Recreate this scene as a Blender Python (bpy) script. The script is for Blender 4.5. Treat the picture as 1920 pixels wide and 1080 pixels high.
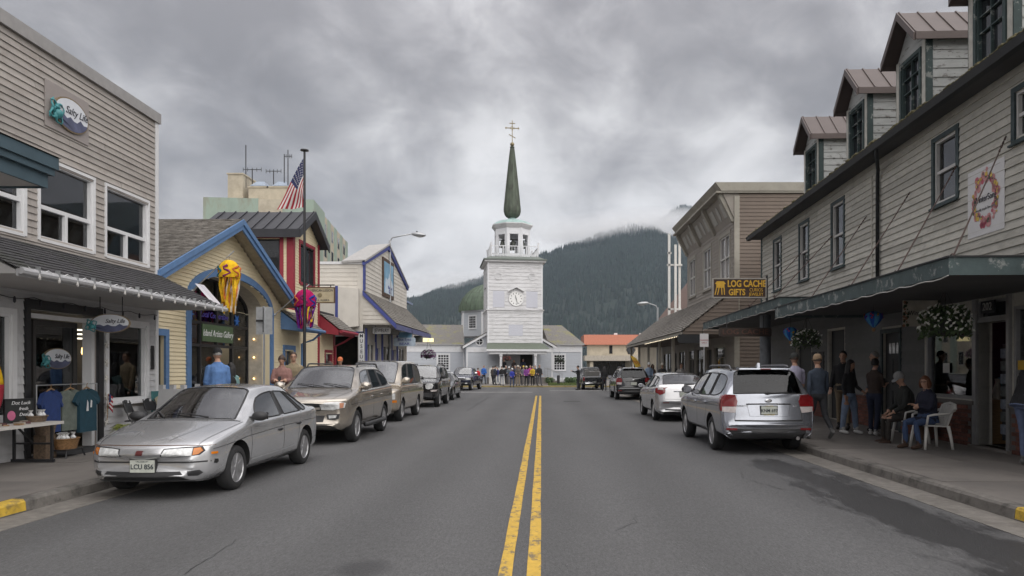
import bpy, bmesh, math, random
import numpy as np
from mathutils import Vector, Matrix, Euler
from mathutils.bvhtree import BVHTree
from mathutils import noise as mnoise
random.seed(7); np.random.seed(7)
D = bpy.data; SC = bpy.context.scene; COL = SC.collection
for o in list(D.objects): D.objects.remove(o)
R = math.radians
# ------------------------------------------------------------------ camera
FPX, VU, VV, EYE = 1333.0, 1015.0, 690.0, 1.65      # focal length in px of the 1920 px photo, vanishing point, eye height
cam = D.cameras.new('camera'); camo = D.objects.new('camera', cam); COL.objects.link(camo)
cam.sensor_width = 36; cam.lens = 36*FPX/1920; cam.shift_x = -(VU-960)/1920; cam.shift_y = (VV-540)/1920
cam.clip_start = .05; cam.clip_end = 20000
camo.location = (0, 0, EYE); camo.rotation_euler = (R(90), 0, 0); SC.camera = camo
# ------------------------------------------------------------------ sky, sun, exposure
SUN_EL, SUN_AZ = 50, 142        # degrees; azimuth from +Y clockwise: behind the camera, to the right
W = D.worlds.new('World'); SC.world = W; W.use_nodes = True
SKY_OFF = (7.7, 4.4, 1.9)
def build_world():
    nt = W.node_tree; nt.nodes.clear(); N = nt.nodes.new; L = nt.links.new
    out = N('ShaderNodeOutputWorld'); bg = N('ShaderNodeBackground'); L(bg.outputs[0], out.inputs[0])
    sky = N('ShaderNodeTexSky'); sky.sky_type = 'NISHITA'; sky.sun_disc = False
    sky.sun_elevation = R(SUN_EL); sky.sun_rotation = R(SUN_AZ)
    tc = N('ShaderNodeTexCoord'); sep = N('ShaderNodeSeparateXYZ'); L(tc.outputs['Generated'], sep.inputs[0])
    def M(op, a, b=None, clamp=False):
        m = N('ShaderNodeMath'); m.operation = op; m.use_clamp = clamp
        for i, v in enumerate((a, b)):
            if v is None: continue
            if isinstance(v, (int, float)): m.inputs[i].default_value = v
            else: L(v, m.inputs[i])
        return m.outputs[0]
    zz = M('MAXIMUM', sep.outputs[2], 0.0)
    def noise(scale, detail, dist, off, rough=.55, zs=2.4):
        mp = N('ShaderNodeMapping'); mp.inputs['Location'].default_value = off; mp.inputs['Scale'].default_value = (1, 1, zs); L(tc.outputs['Generated'], mp.inputs[0])
        n = N('ShaderNodeTexNoise'); n.inputs['Scale'].default_value = scale; n.inputs['Detail'].default_value = detail
        n.inputs['Distortion'].default_value = dist; n.inputs['Roughness'].default_value = rough; L(mp.outputs[0], n.inputs['Vector']); return n.outputs[0]
    big = noise(1.55, 3, .15, SKY_OFF, .5, 1.7); mid = noise(3.6, 6, .35, (SKY_OFF[1], SKY_OFF[0], 2.3), .55, 1.6); fine = noise(8.5, 10, .5, (0.4, 5.2, 1.3), .6, 1.5)
    v = M('ADD', M('ADD', M('MULTIPLY', big, .46), M('MULTIPLY', mid, .32)), M('MULTIPLY', fine, .22))
    # cloud base is paler towards the horizon, where one looks along it
    v = M('ADD', v, M('MULTIPLY', M('SUBTRACT', .30, M('MINIMUM', zz, .42)), .26))
    cr = N('ShaderNodeValToRGB'); L(v, cr.inputs[0]); e = cr.color_ramp.elements; cr.color_ramp.interpolation = 'B_SPLINE'
    e[0].position = .41; e[0].color = (.104, .0995, .104, 1); e[1].position = .64; e[1].color = (.405, .40, .403, 1)
    for p, c in ((.465, (.143, .138, .143, 1)), (.515, (.208, .202, .207, 1)), (.565, (.298, .292, .296, 1))):
        q = e.new(p); q.color = c
    g = M('ADD', M('MULTIPLY', M('MAXIMUM', M('SUBTRACT', zz, .35), 0.0), 2.9), 1.0)
    mul = N('ShaderNodeVectorMath'); mul.operation = 'SCALE'; L(cr.outputs[0], mul.inputs[0]); L(g, mul.inputs['Scale'])
    s2 = N('ShaderNodeVectorMath'); s2.operation = 'SCALE'; L(sky.outputs[0], s2.inputs[0]); s2.inputs['Scale'].default_value = .002
    ad = N('ShaderNodeVectorMath'); ad.operation = 'ADD'; L(mul.outputs[0], ad.inputs[0]); L(s2.outputs[0], ad.inputs[1])
    L(ad.outputs[0], bg.inputs[0]); bg.inputs[1].default_value = 1.0
build_world()
sd = D.lights.new('sun', 'SUN'); sd.energy = 1.5; sd.angle = R(100); sd.color = (1, .97, .93)
so = D.objects.new('sun', sd); COL.objects.link(so)
so.rotation_euler = (R(90-SUN_EL), 0, R(180-SUN_AZ)+math.pi)
_d = Vector((math.sin(R(SUN_AZ))*math.cos(R(SUN_EL)), math.cos(R(SUN_AZ))*math.cos(R(SUN_EL)), math.sin(R(SUN_EL))))
so.rotation_euler = _d.to_track_quat('Z', 'Y').to_euler()
VS = SC.view_settings; VS.view_transform = 'Standard'; VS.look = 'None'; VS.exposure = 1.2; VS.gamma = 1; VS.use_curve_mapping = False
SC.render.resolution_x = 1024; SC.render.resolution_y = 576
SC.cycles.volume_step_rate = 4; SC.cycles.volume_max_steps = 64; SC.cycles.volume_bounces = 2
# ------------------------------------------------------------------ materials
MATS = {}
def mat(name, col, rough=.7, var=.18, scale=6, bump=0, bscale=60, metal=0, spec=.5, coat=0, dirt=None, dirt_amt=.5, dirt_scale=1.5, dirt_edge=(.5, .62), stretch=None, alpha=1, rand=0, emit=None, estr=0, trans=0):
    """procedural Principled material: base colour broken up by noise, optional second 'wear' colour, fine relief"""
    if name in MATS: return MATS[name]
    m = D.materials.new(name); m.use_nodes = True; nt = m.node_tree; N = nt.nodes.new; L = nt.links.new
    b = nt.nodes['Principled BSDF']
    b.inputs['Roughness'].default_value = rough; b.inputs['Metallic'].default_value = metal
    b.inputs['Specular IOR Level'].default_value = spec; b.inputs['Coat Weight'].default_value = coat; b.inputs['Coat Roughness'].default_value = .04
    b.inputs['Alpha'].default_value = alpha; b.inputs['Transmission Weight'].default_value = trans
    tc = N('ShaderNodeTexCoord'); mp = N('ShaderNodeMapping'); L(tc.outputs['Object'], mp.inputs[0])
    if stretch: mp.inputs['Scale'].default_value = stretch
    oi = N('ShaderNodeObjectInfo')
    va = N('ShaderNodeVectorMath'); va.operation = 'SCALE'; va.inputs[0].default_value = (17.3, 9.1, 5.7); L(oi.outputs['Random'], va.inputs['Scale'])
    ad = N('ShaderNodeVectorMath'); L(mp.outputs[0], ad.inputs[0]); L(va.outputs[0], ad.inputs[1])
    n = N('ShaderNodeTexNoise'); n.inputs['Scale'].default_value = scale; n.inputs['Detail'].default_value = 6; n.inputs['Roughness'].default_value = .6
    L(ad.outputs[0], n.inputs['Vector'])
    mx = N('ShaderNodeMix'); mx.data_type = 'RGBA'
    lo = [c*(1-var) for c in col[:3]]; hi = [min(1, c*(1+var)) for c in col[:3]]
    mr = N('ShaderNodeMapRange'); mr.inputs[1].default_value = .3; mr.inputs[2].default_value = .7; L(n.outputs[0], mr.inputs[0])
    L(mr.outputs[0], mx.inputs[0]); mx.inputs[6].default_value = (*lo, 1); mx.inputs[7].default_value = (*hi, 1)
    o = mx.outputs[2]
    if rand:
        r2 = N('ShaderNodeMapRange'); r2.inputs[3].default_value = 1-rand; r2.inputs[4].default_value = 1+rand*.6; L(oi.outputs['Random'], r2.inputs[0])
        sv = N('ShaderNodeVectorMath'); sv.operation = 'SCALE'; L(o, sv.inputs[0]); L(r2.outputs[0], sv.inputs['Scale']); o = sv.outputs[0]
    if dirt:
        n2 = N('ShaderNodeTexNoise'); n2.inputs['Scale'].default_value = dirt_scale; n2.inputs['Detail'].default_value = 8; n2.inputs['Roughness'].default_value = .68; L(ad.outputs[0], n2.inputs['Vector'])
        m2 = N('ShaderNodeMapRange'); m2.inputs[1].default_value = dirt_edge[0]; m2.inputs[2].default_value = dirt_edge[1]; m2.inputs[4].default_value = dirt_amt; L(n2.outputs[0], m2.inputs[0])
        x2 = N('ShaderNodeMix'); x2.data_type = 'RGBA'; L(m2.outputs[0], x2.inputs[0]); L(o, x2.inputs[6]); x2.inputs[7].default_value = (*dirt[:3], 1); o = x2.outputs[2]
    L(o, b.inputs['Base Color'])
    if bump:
        nb = N('ShaderNodeTexNoise'); nb.inputs['Scale'].default_value = bscale; nb.inputs['Detail'].default_value = 5; L(ad.outputs[0], nb.inputs['Vector'])
        bp = N('ShaderNodeBump'); bp.inputs['Strength'].default_value = bump; bp.inputs['Distance'].default_value = .01; L(nb.outputs[0], bp.inputs['Height']); L(bp.outputs[0], b.inputs['Normal'])
    if emit: b.inputs['Emission Color'].default_value = (*emit, 1); b.inputs['Emission Strength'].default_value = estr
    MATS[name] = m; return m
def glassmat(name, tint=(.8, .85, .85), see=.5, rough=.02, refl=.09, gcol=.95):
    """thin pane: partly see-through, mirror-like at grazing angles"""
    if name in MATS: return MATS[name]
    m = D.materials.new(name); m.use_nodes = True; nt = m.node_tree; N = nt.nodes.new; L = nt.links.new
    nt.nodes.remove(nt.nodes['Principled BSDF']); out = nt.nodes['Material Output']
    tr = N('ShaderNodeBsdfTransparent'); tr.inputs[0].default_value = tuple(see*t for t in tint)+(1,)
    gl = N('ShaderNodeBsdfGlossy'); gl.inputs['Roughness'].default_value = rough; gl.inputs[0].default_value = (gcol, gcol*1.01, gcol*1.03, 1)
    fr = N('ShaderNodeFresnel'); fr.inputs[0].default_value = 1.5
    ma = N('ShaderNodeMath'); ma.operation = 'MULTIPLY_ADD'; ma.inputs[1].default_value = 1.0; ma.inputs[2].default_value = refl; ma.use_clamp = True; L(fr.outputs[0], ma.inputs[0])
    mx = N('ShaderNodeMixShader'); L(ma.outputs[0], mx.inputs[0]); L(tr.outputs[0], mx.inputs[1]); L(gl.outputs[0], mx.inputs[2]); L(mx.outputs[0], out.inputs[0])
    MATS[name] = m; return m
# ------------------------------------------------------------------ geometry helpers
class MB:
    """collects shapes; build() links them as ONE mesh object"""
    def __init__(s): s.v = []; s.f = []; s.m = []
    def add(s, vs, fs, mi=0):
        b = len(s.v); s.v += [tuple(p) for p in vs]; s.f += [tuple(b+i for i in f) for f in fs]; s.m += [mi]*len(fs); return s
    def hexa(s, p, mi=0):     # p: 4 bottom, 4 top
        return s.add(p, [(3,2,1,0),(4,5,6,7),(0,1,5,4),(1,2,6,5),(2,3,7,6),(3,0,4,7)], mi)
    def box(s, x0, x1, y0, y1, z0, z1, mi=0):
        return s.hexa([(x0,y0,z0),(x1,y0,z0),(x1,y1,z0),(x0,y1,z0),(x0,y0,z1),(x1,y0,z1),(x1,y1,z1),(x0,y1,z1)], mi)
    def cbox(s, c, d, M=None, mi=0):
        pts = [Vector((c[0]+sx*d[0]/2, c[1]+sy*d[1]/2, c[2]+sz*d[2]/2)) for sz in (-1,1) for sx,sy in ((-1,-1),(1,-1),(1,1),(-1,1))]
        if M is not None: pts = [M @ p for p in pts]
        return s.hexa(pts, mi)
    def bar(s, a, b, w, h=None, up=(0,0,1), mi=0):      # square bar from a to b
        h = h or w; a = Vector(a); b = Vector(b); d = (b-a).normalized(); u = Vector(up)
        if abs(d.dot(u)) > .98: u = Vector((1,0,0))
        r = d.cross(u).normalized()*w/2; t = r.cross(d).normalized()*h/2
        return s.hexa([a-r-t, a+r-t, a+r+t, a-r+t, b-r-t, b+r-t, b+r+t, b-r+t], mi)
    def tube(s, pts, r, n=8, cap=True, mi=0):
        pts = [Vector(p) for p in pts]; rs = r if isinstance(r, (list, tuple)) else [r]*len(pts)
        b = len(s.v); prev = None
        for i, p in enumerate(pts):
            d = (pts[min(i+1, len(pts)-1)]-pts[max(i-1, 0)])
            d = d.normalized() if d.length > 1e-9 else Vector((0,0,1))
            if prev is None:
                u = Vector((0,0,1)) if abs(d.z) < .9 else Vector((1,0,0)); x = d.cross(u).normalized()
            else:
                x = (prev - d*prev.dot(d)).normalized()
            prev = x; y = d.cross(x)
            for k in range(n):
                a = 2*math.pi*k/n; s.v.append(tuple(p+(x*math.cos(a)+y*math.sin(a))*rs[i]))
        for i in range(len(pts)-1):
            for k in range(n):
                s.f.append((b+i*n+k, b+i*n+(k+1)%n, b+(i+1)*n+(k+1)%n, b+(i+1)*n+k)); s.m.append(mi)
        if cap:
            s.f.append(tuple(b+k for k in reversed(range(n)))); s.m.append(mi)
            e = b+(len(pts)-1)*n; s.f.append(tuple(e+k for k in range(n))); s.m.append(mi)
        return s
    def lathe(s, prof, c=(0,0,0), n=24, mi=0, M=None, a0=0, squash=(1,1)):   # prof: (r,z) list
        b = len(s.v)
        for r, z in prof:
            for k in range(n):
                a = a0+2*math.pi*k/n; p = Vector((c[0]+r*squash[0]*math.cos(a), c[1]+r*squash[1]*math.sin(a), c[2]+z)); s.v.append(tuple(M @ p if M is not None else p))
        for i in range(len(prof)-1):
            for k in range(n):
                s.f.append((b+i*n+k, b+i*n+(k+1)%n, b+(i+1)*n+(k+1)%n, b+(i+1)*n+k)); s.m.append(mi)
        s.f.append(tuple(b+k for k in reversed(range(n)))); s.m.append(mi)
        e = b+(len(prof)-1)*n; s.f.append(tuple(e+k for k in range(n))); s.m.append(mi); return s
    def ball(s, c, r, n=10, mi=0):
        r = r if isinstance(r, (tuple, list)) else (r, r, r); k = max(5, n//2+1)
        prof = [(max(1e-4, math.sin(math.pi*i/k)), -math.cos(math.pi*i/k)) for i in range(k+1)]
        M = Matrix.Translation(c) @ Matrix.Diagonal((r[0], r[1], r[2], 1)); return s.lathe(prof, (0,0,0), n, mi, M)
    def prism(s, poly, f0, f1, mi=0):     # poly 2-D points; f0/f1 map (a,b)->3-D for the two faces
        n = len(poly); b = len(s.v); s.v += [tuple(f0(*p)) for p in poly]+[tuple(f1(*p)) for p in poly]
        s.f.append(tuple(b+i for i in reversed(range(n)))); s.f.append(tuple(b+n+i for i in range(n))); s.m += [mi, mi]
        for i in range(n): s.f.append((b+i, b+(i+1)%n, b+n+(i+1)%n, b+n+i)); s.m.append(mi)
        return s
    def mesh(s, name, mats, smooth=False, fix=True):
        me = D.meshes.new(name); me.from_pydata(s.v, [], s.f)
        for m in (mats if isinstance(mats, (list, tuple)) else [mats]): me.materials.append(m)
        if any(s.m): me.polygons.foreach_set('material_index', s.m)
        if fix:
            bm = bmesh.new(); bm.from_mesh(me); bmesh.ops.recalc_face_normals(bm, faces=bm.faces); bm.to_mesh(me); bm.free()
        if smooth:
            me.polygons.foreach_set('use_smooth', [True]*len(me.polygons))
            if smooth != 'all':
                me.set_sharp_from_angle(angle=R(smooth if smooth > 1 else 40))
        return me
    def build(s, name, mats, parent=None, smooth=False, fix=True, **kw):
        o = D.objects.new(name, s.mesh(name, mats, smooth, fix)); COL.objects.link(o); o.parent = parent
        for k, v in kw.items(): o[k] = v
        return o
def tag(o, label=None, category=None, group=None, kind=None):
    for k, v in (('label', label), ('category', category), ('group', group), ('kind', kind)):
        if v: o[k] = v
    return o
def thing(name, label, cat, loc=(0,0,0), rz=0, group=None):
    o = D.objects.new(name, None); COL.objects.link(o); o.location = loc; o.rotation_euler = (0,0,rz); o.empty_display_size = .2
    return tag(o, label, cat, group)
def copy_tree(o, parent=None):
    c = o.copy(); COL.objects.link(c); c.parent = parent
    for ch in o.children: copy_tree(ch, c)
    return c
def pt(u, v, Y): return Vector(((u-VU)*Y/FPX, Y, EYE-(v-VV)*Y/FPX))       # photo pixel at depth Y
def gnd(u, v, h=0):                                                        # photo pixel on a floor of height h
    Y = FPX*(EYE-h)/(v-VV); return Vector(((u-VU)*Y/FPX, Y, h))
class Face:
    """a wall plane in a thing's own frame: a = along the wall, d = outwards, z = up"""
    def __init__(s, o, a, n): s.o = Vector(o); s.a = Vector(a); s.n = Vector(n)
    def p(s, a, d, z): return s.o+s.a*a+s.n*d+Vector((0,0,z))
    def box(s, mb, a0, a1, d0, d1, z0, z1, mi=0):
        return mb.hexa([s.p(a0,d0,z0), s.p(a1,d0,z0), s.p(a1,d1,z0), s.p(a0,d1,z0), s.p(a0,d0,z1), s.p(a1,d0,z1), s.p(a1,d1,z1), s.p(a0,d1,z1)], mi)
    def part(s, name, m, parent, a0, a1, d0, d1, z0, z1, **kw):
        mb = MB(); s.box(mb, a0, a1, d0, d1, z0, z1); return mb.build(name, m, parent, **kw)
def spans(z, base, openings):
    """intervals of the course at height z that are wall, not opening"""
    segs = [base]
    for (a0, a1, z0, z1) in openings:
        if z0 < z < z1:
            new = []
            for s0, s1 in segs:
                if a1 <= s0 or a0 >= s1: new.append((s0, s1)); continue
                if a0 > s0: new.append((s0, a0))
                if a1 < s1: new.append((a1, s1))
            segs = new
    return [s for s in segs if s[1]-s[0] > .02]
def siding(F, parent, m, a0, a1, z0, z1, pitch, openings=(), edge=None, single=False, proud=.022, name='siding', d=0, breaks=0, cut=None):
    """lapped boards. single: every board its own object sharing one unit mesh"""
    mb = MB(); unit = None; k = 0; z = z0
    if single:
        u = MB(); q = lambda a, dd, zz: F.a*a+F.n*dd+Vector((0,0,zz))
        pr = [(0, 0), (proud, 0), (proud*.35, pitch+.012), (0, pitch+.012)]
        u.add([q(a, dd, zz) for a in (0, 1) for dd, zz in pr], [(0,1,2,3),(7,6,5,4),(0,4,5,1),(1,5,6,2),(2,6,7,3),(3,7,4,0)]); unit = u.mesh('siding_board', m)
    while z < z1-.01:
        h = min(pitch, z1-z); base = (a0, a1)
        if edge: base = edge(z+h*.5)
        if base and base[1]-base[0] > .02:
            ops_ = list(openings)+([(*c_, z, z+h) for c_ in cut(z+h*.5)] if cut else [])
            for s0, s1 in spans(z+h*.5, base, ops_):
                cuts = [s0]
                if breaks:
                    c = s0+random.uniform(.4, 1)*breaks
                    while c < s1-.5: cuts.append(c); c += breaks*random.uniform(.7, 1.2)
                cuts.append(s1)
                for c0, c1 in zip(cuts[:-1], cuts[1:]):
                    j = random.uniform(-.0015, .0015)
                    if single:
                        o = D.objects.new('siding_board', unit); COL.objects.link(o); o.parent = parent; o.location = F.p(c0+.002, d+j*1.6, z+random.uniform(-.0025,.0025))
                        ax = [1,1,1]; i = max(range(3), key=lambda t: abs(F.a[t])); ax[i] = c1-c0-.005; ax[2] = h/pitch if h < pitch-.001 else 1; o.scale = ax
                    else:
                        b = [F.p(c0+.001, d, z), F.p(c1-.001, d, z), F.p(c1-.001, d+proud+j, z), F.p(c0+.001, d+proud+j, z)]
                        t = [F.p(c0+.001, d, z+h), F.p(c1-.001, d, z+h), F.p(c1-.001, d+proud*.35+j, z+h+.004), F.p(c0+.001, d+proud*.35+j, z+h+.004)]
                        mb.hexa(b+t)
        z += pitch; k += 1
    if not single: return mb.build(name, m, parent)
def wallbody(F, parent, m, a0, a1, z0, z1, thick, openings, name='wall', outline=None):
    """solid wall with real openings, cut as strips; the siding lies on it"""
    mb = MB(); As = sorted({a0, a1, *[o[i] for o in openings for i in (0, 1) if a0 < o[i] < a1]})
    for s0, s1 in zip(As[:-1], As[1:]):
        mid = (s0+s1)/2; zs = [(z0, z1)]
        for o in openings:
            if o[0] < mid < o[1]:
                new = []
                for q0, q1 in zs:
                    if o[2] > q0: new.append((q0, min(q1, o[2])))
                    if o[3] < q1: new.append((max(q0, o[3]), q1))
                zs = new
        for q0, q1 in zs:
            if q1-q0 > .005: F.box(mb, s0, s1, -thick, 0, q0, q1)
    if outline:
        mb.prism(outline, lambda a, z: F.p(a, -thick, z), lambda a, z: F.p(a, 0, z))
    return mb.build(name, m, parent)
def window(F, parent, fm, gm, a0, a1, z0, z1, fw=.06, panes=None, inset=.05, trim=0, tm=None, mw=.03, sill=True, proud=.03, name='window', bars=None):
    """opening frame + panes (fractions a0,a1,z0,z1), optional outer trim boards"""
    mb = MB(); p0 = -inset
    for (q0, q1, r0, r1) in ((a0, a0+fw, z0, z1), (a1-fw, a1, z0, z1), (a0+fw, a1-fw, z0, z0+fw), (a0+fw, a1-fw, z1-fw, z1)):
        F.box(mb, q0, q1, p0-.03, .012, r0, r1)
    w = mb.build(name, fm, parent)
    panes = panes or [(0, 1, 0, 1)]; A0, A1, Z0, Z1 = a0+fw, a1-fw, z0+fw, z1-fw
    mu = MB(); nm = 0
    for (f0, f1, g0, g1) in panes:
        b0, b1, c0, c1 = A0+(A1-A0)*f0, A0+(A1-A0)*f1, Z0+(Z1-Z0)*g0, Z0+(Z1-Z0)*g1
        e = [b0 if f0 < .001 else b0+mw/2, b1 if f1 > .999 else b1-mw/2, c0 if g0 < .001 else c0+mw/2, c1 if g1 > .999 else c1-mw/2]
        F.part('pane', gm, w, e[0], e[1], p0-.016, p0-.008, e[2], e[3])
        if f1 < .999: F.box(mu, b1-mw/2, b1+mw/2, p0-.028, .0, c0+.0004, c1-.0004); nm += 1
        if g1 < .999: F.box(mu, b0+.0007, b1-.0007, p0-.028, -.002, c1-mw/2, c1+mw/2); nm += 1
    if nm: mu.build('glazing_bar', fm, w)
    if trim:
        t = MB()
        for (q0, q1, r0, r1) in ((a0-trim, a0, z0-trim*.6, z1+trim), (a1, a1+trim, z0-trim*.6, z1+trim), (a0, a1, z1, z1+trim), (a0, a1, z0-trim*.9, z0)):
            F.box(t, q0, q1, .001, proud, r0, r1)
        t.build('trim', tm or fm, w)
        if sill: F.part('sill', tm or fm, w, a0-trim-.02, a1+trim+.02, proud+.001, proud+.05, z0-trim*.95, z0-trim*.95+.035)
    return w
def text(body, size, F, a, z, m, parent, d=.004, depth=.003, shear=0, align='CENTER', name='lettering', sx=1, up=None, bold=0, spacing=1):
    """flat lettering on a face: a,z = centre"""
    if not body: return None
    cu = D.curves.new(name, 'FONT'); cu.body = body; cu.size = size; cu.extrude = depth; cu.shear = shear; cu.align_x = align; cu.align_y = 'CENTER'; cu.offset = bold; cu.space_character = spacing; cu.resolution_u = 3
    t = D.objects.new(name, cu); COL.objects.link(t); dg = bpy.context.evaluated_depsgraph_get()
    me = D.meshes.new_from_object(t.evaluated_get(dg)); D.objects.remove(t); D.curves.remove(cu)
    # reading direction seen from outside: right = up x normal
    r = Vector((0,0,1)).cross(F.n).normalized() if up is None else Vector(up).cross(F.n).normalized(); u = Vector(up or (0,0,1)); o = F.p(a, d, z)
    for v in me.vertices: v.co = o+r*(v.co.x*sx)+u*v.co.y+F.n*v.co.z
    me.materials.clear(); me.materials.append(m)
    ob = D.objects.new(name, me); COL.objects.link(ob); ob.parent = parent; return ob
def shingles(parent, m, p00, p10, p11, p01, course, width, t=.018, name='shingles', jitter=.25, lift=.012):
    """courses of single shingles on the roof plane p00-p10 (eave) to p01-p11 (ridge)"""
    p00, p10, p11, p01 = map(Vector, (p00, p10, p11, p01)); mb = MB()
    L = (p01-p00).length; rows = max(1, int(L/course)); nrm = (p10-p00).cross(p01-p00).normalized()
    if nrm.z < 0: nrm = -nrm
    for i in range(rows):
        f0, f1 = i/rows, min(1, (i+1.25)/rows); a, b = p00.lerp(p01, f0), p10.lerp(p11, f0); c, dd = p00.lerp(p01, f1), p10.lerp(p11, f1)
        W_ = (b-a).length; x = -random.random()*width
        while x < W_:
            w = width*random.uniform(1-jitter, 1+jitter); s0, s1 = max(0, x)/W_, min(W_, x+w-.006)/W_; x += w
            if s1-s0 < .001: continue
            j = random.uniform(0, .006); q = random.uniform(-.012, .012)*(course/.14)
            dn = (c-a).normalized()*q
            P = [a.lerp(b, s0)+dn, a.lerp(b, s1)+dn, c.lerp(dd, s1), c.lerp(dd, s0)]
            lo = [P[0]+nrm*(lift+j), P[1]+nrm*(lift+j), P[2]+nrm*.001, P[3]+nrm*.001]
            hi = [P[0]+nrm*(lift+j+t), P[1]+nrm*(lift+j+t), P[2]+nrm*(.001+t*.3), P[3]+nrm*(.001+t*.3)]
            mb.hexa(lo+hi)
    return mb.build(name, m, parent, kind='stuff')
# ------------------------------------------------------------------ shared materials
M_asph = mat('asphalt', (.085,.0845,.086), .85, .22, 34, .9, 90, dirt=(.052,.051,.051), dirt_amt=.4, dirt_scale=.5, dirt_edge=(.45,.75), stretch=(1,.35,1))
M_conc = mat('concrete', (.165,.15,.137), .85, .2, 1.6, .4, 120, dirt=(.09,.083,.078), dirt_amt=.6, dirt_scale=.8, rand=.12)
M_kerb = mat('kerb_concrete', (.16,.148,.135), .9, .3, 7, .8, 80, dirt=(.045,.042,.038), dirt_amt=.75, dirt_scale=3.5)
M_pan = mat('gutter_concrete', (.175,.162,.146), .9, .22, 9, .9, 90, dirt=(.1,.09,.08), dirt_amt=.5, dirt_scale=2)
M_yel = mat('yellow_kerb_paint', (.50,.33,.04), .7, .2, 9, .5, 70, dirt=(.14,.11,.06), dirt_amt=.6, dirt_scale=6, dirt_edge=(.52,.6))
M_line = mat('yellow_road_paint', (.52,.33,.05), .75, .15, 14, .4, 120, dirt=(.12,.105,.085), dirt_amt=.85, dirt_scale=11, dirt_edge=(.52,.60), stretch=(1,.6,1))
M_white = mat('white_paint', (.72,.72,.73), .55, .06, 4)
M_black = mat('black_metal', (.018,.018,.02), .45, .2, 9)
M_steel = mat('galvanised_steel', (.42,.43,.44), .42, .12, 12, metal=.7)
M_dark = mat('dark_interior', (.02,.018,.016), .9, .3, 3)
M_glass = mat('dark_window_glass', (.022,.024,.027), .04, .4, .8, spec=.75)
M_glass2 = mat('curtained_window_glass', (.17,.165,.165), .05, .3, 2.2, spec=.8, stretch=(1,1,.2))
G_shop = glassmat('shop_glass', see=.75, refl=.03)
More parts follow.
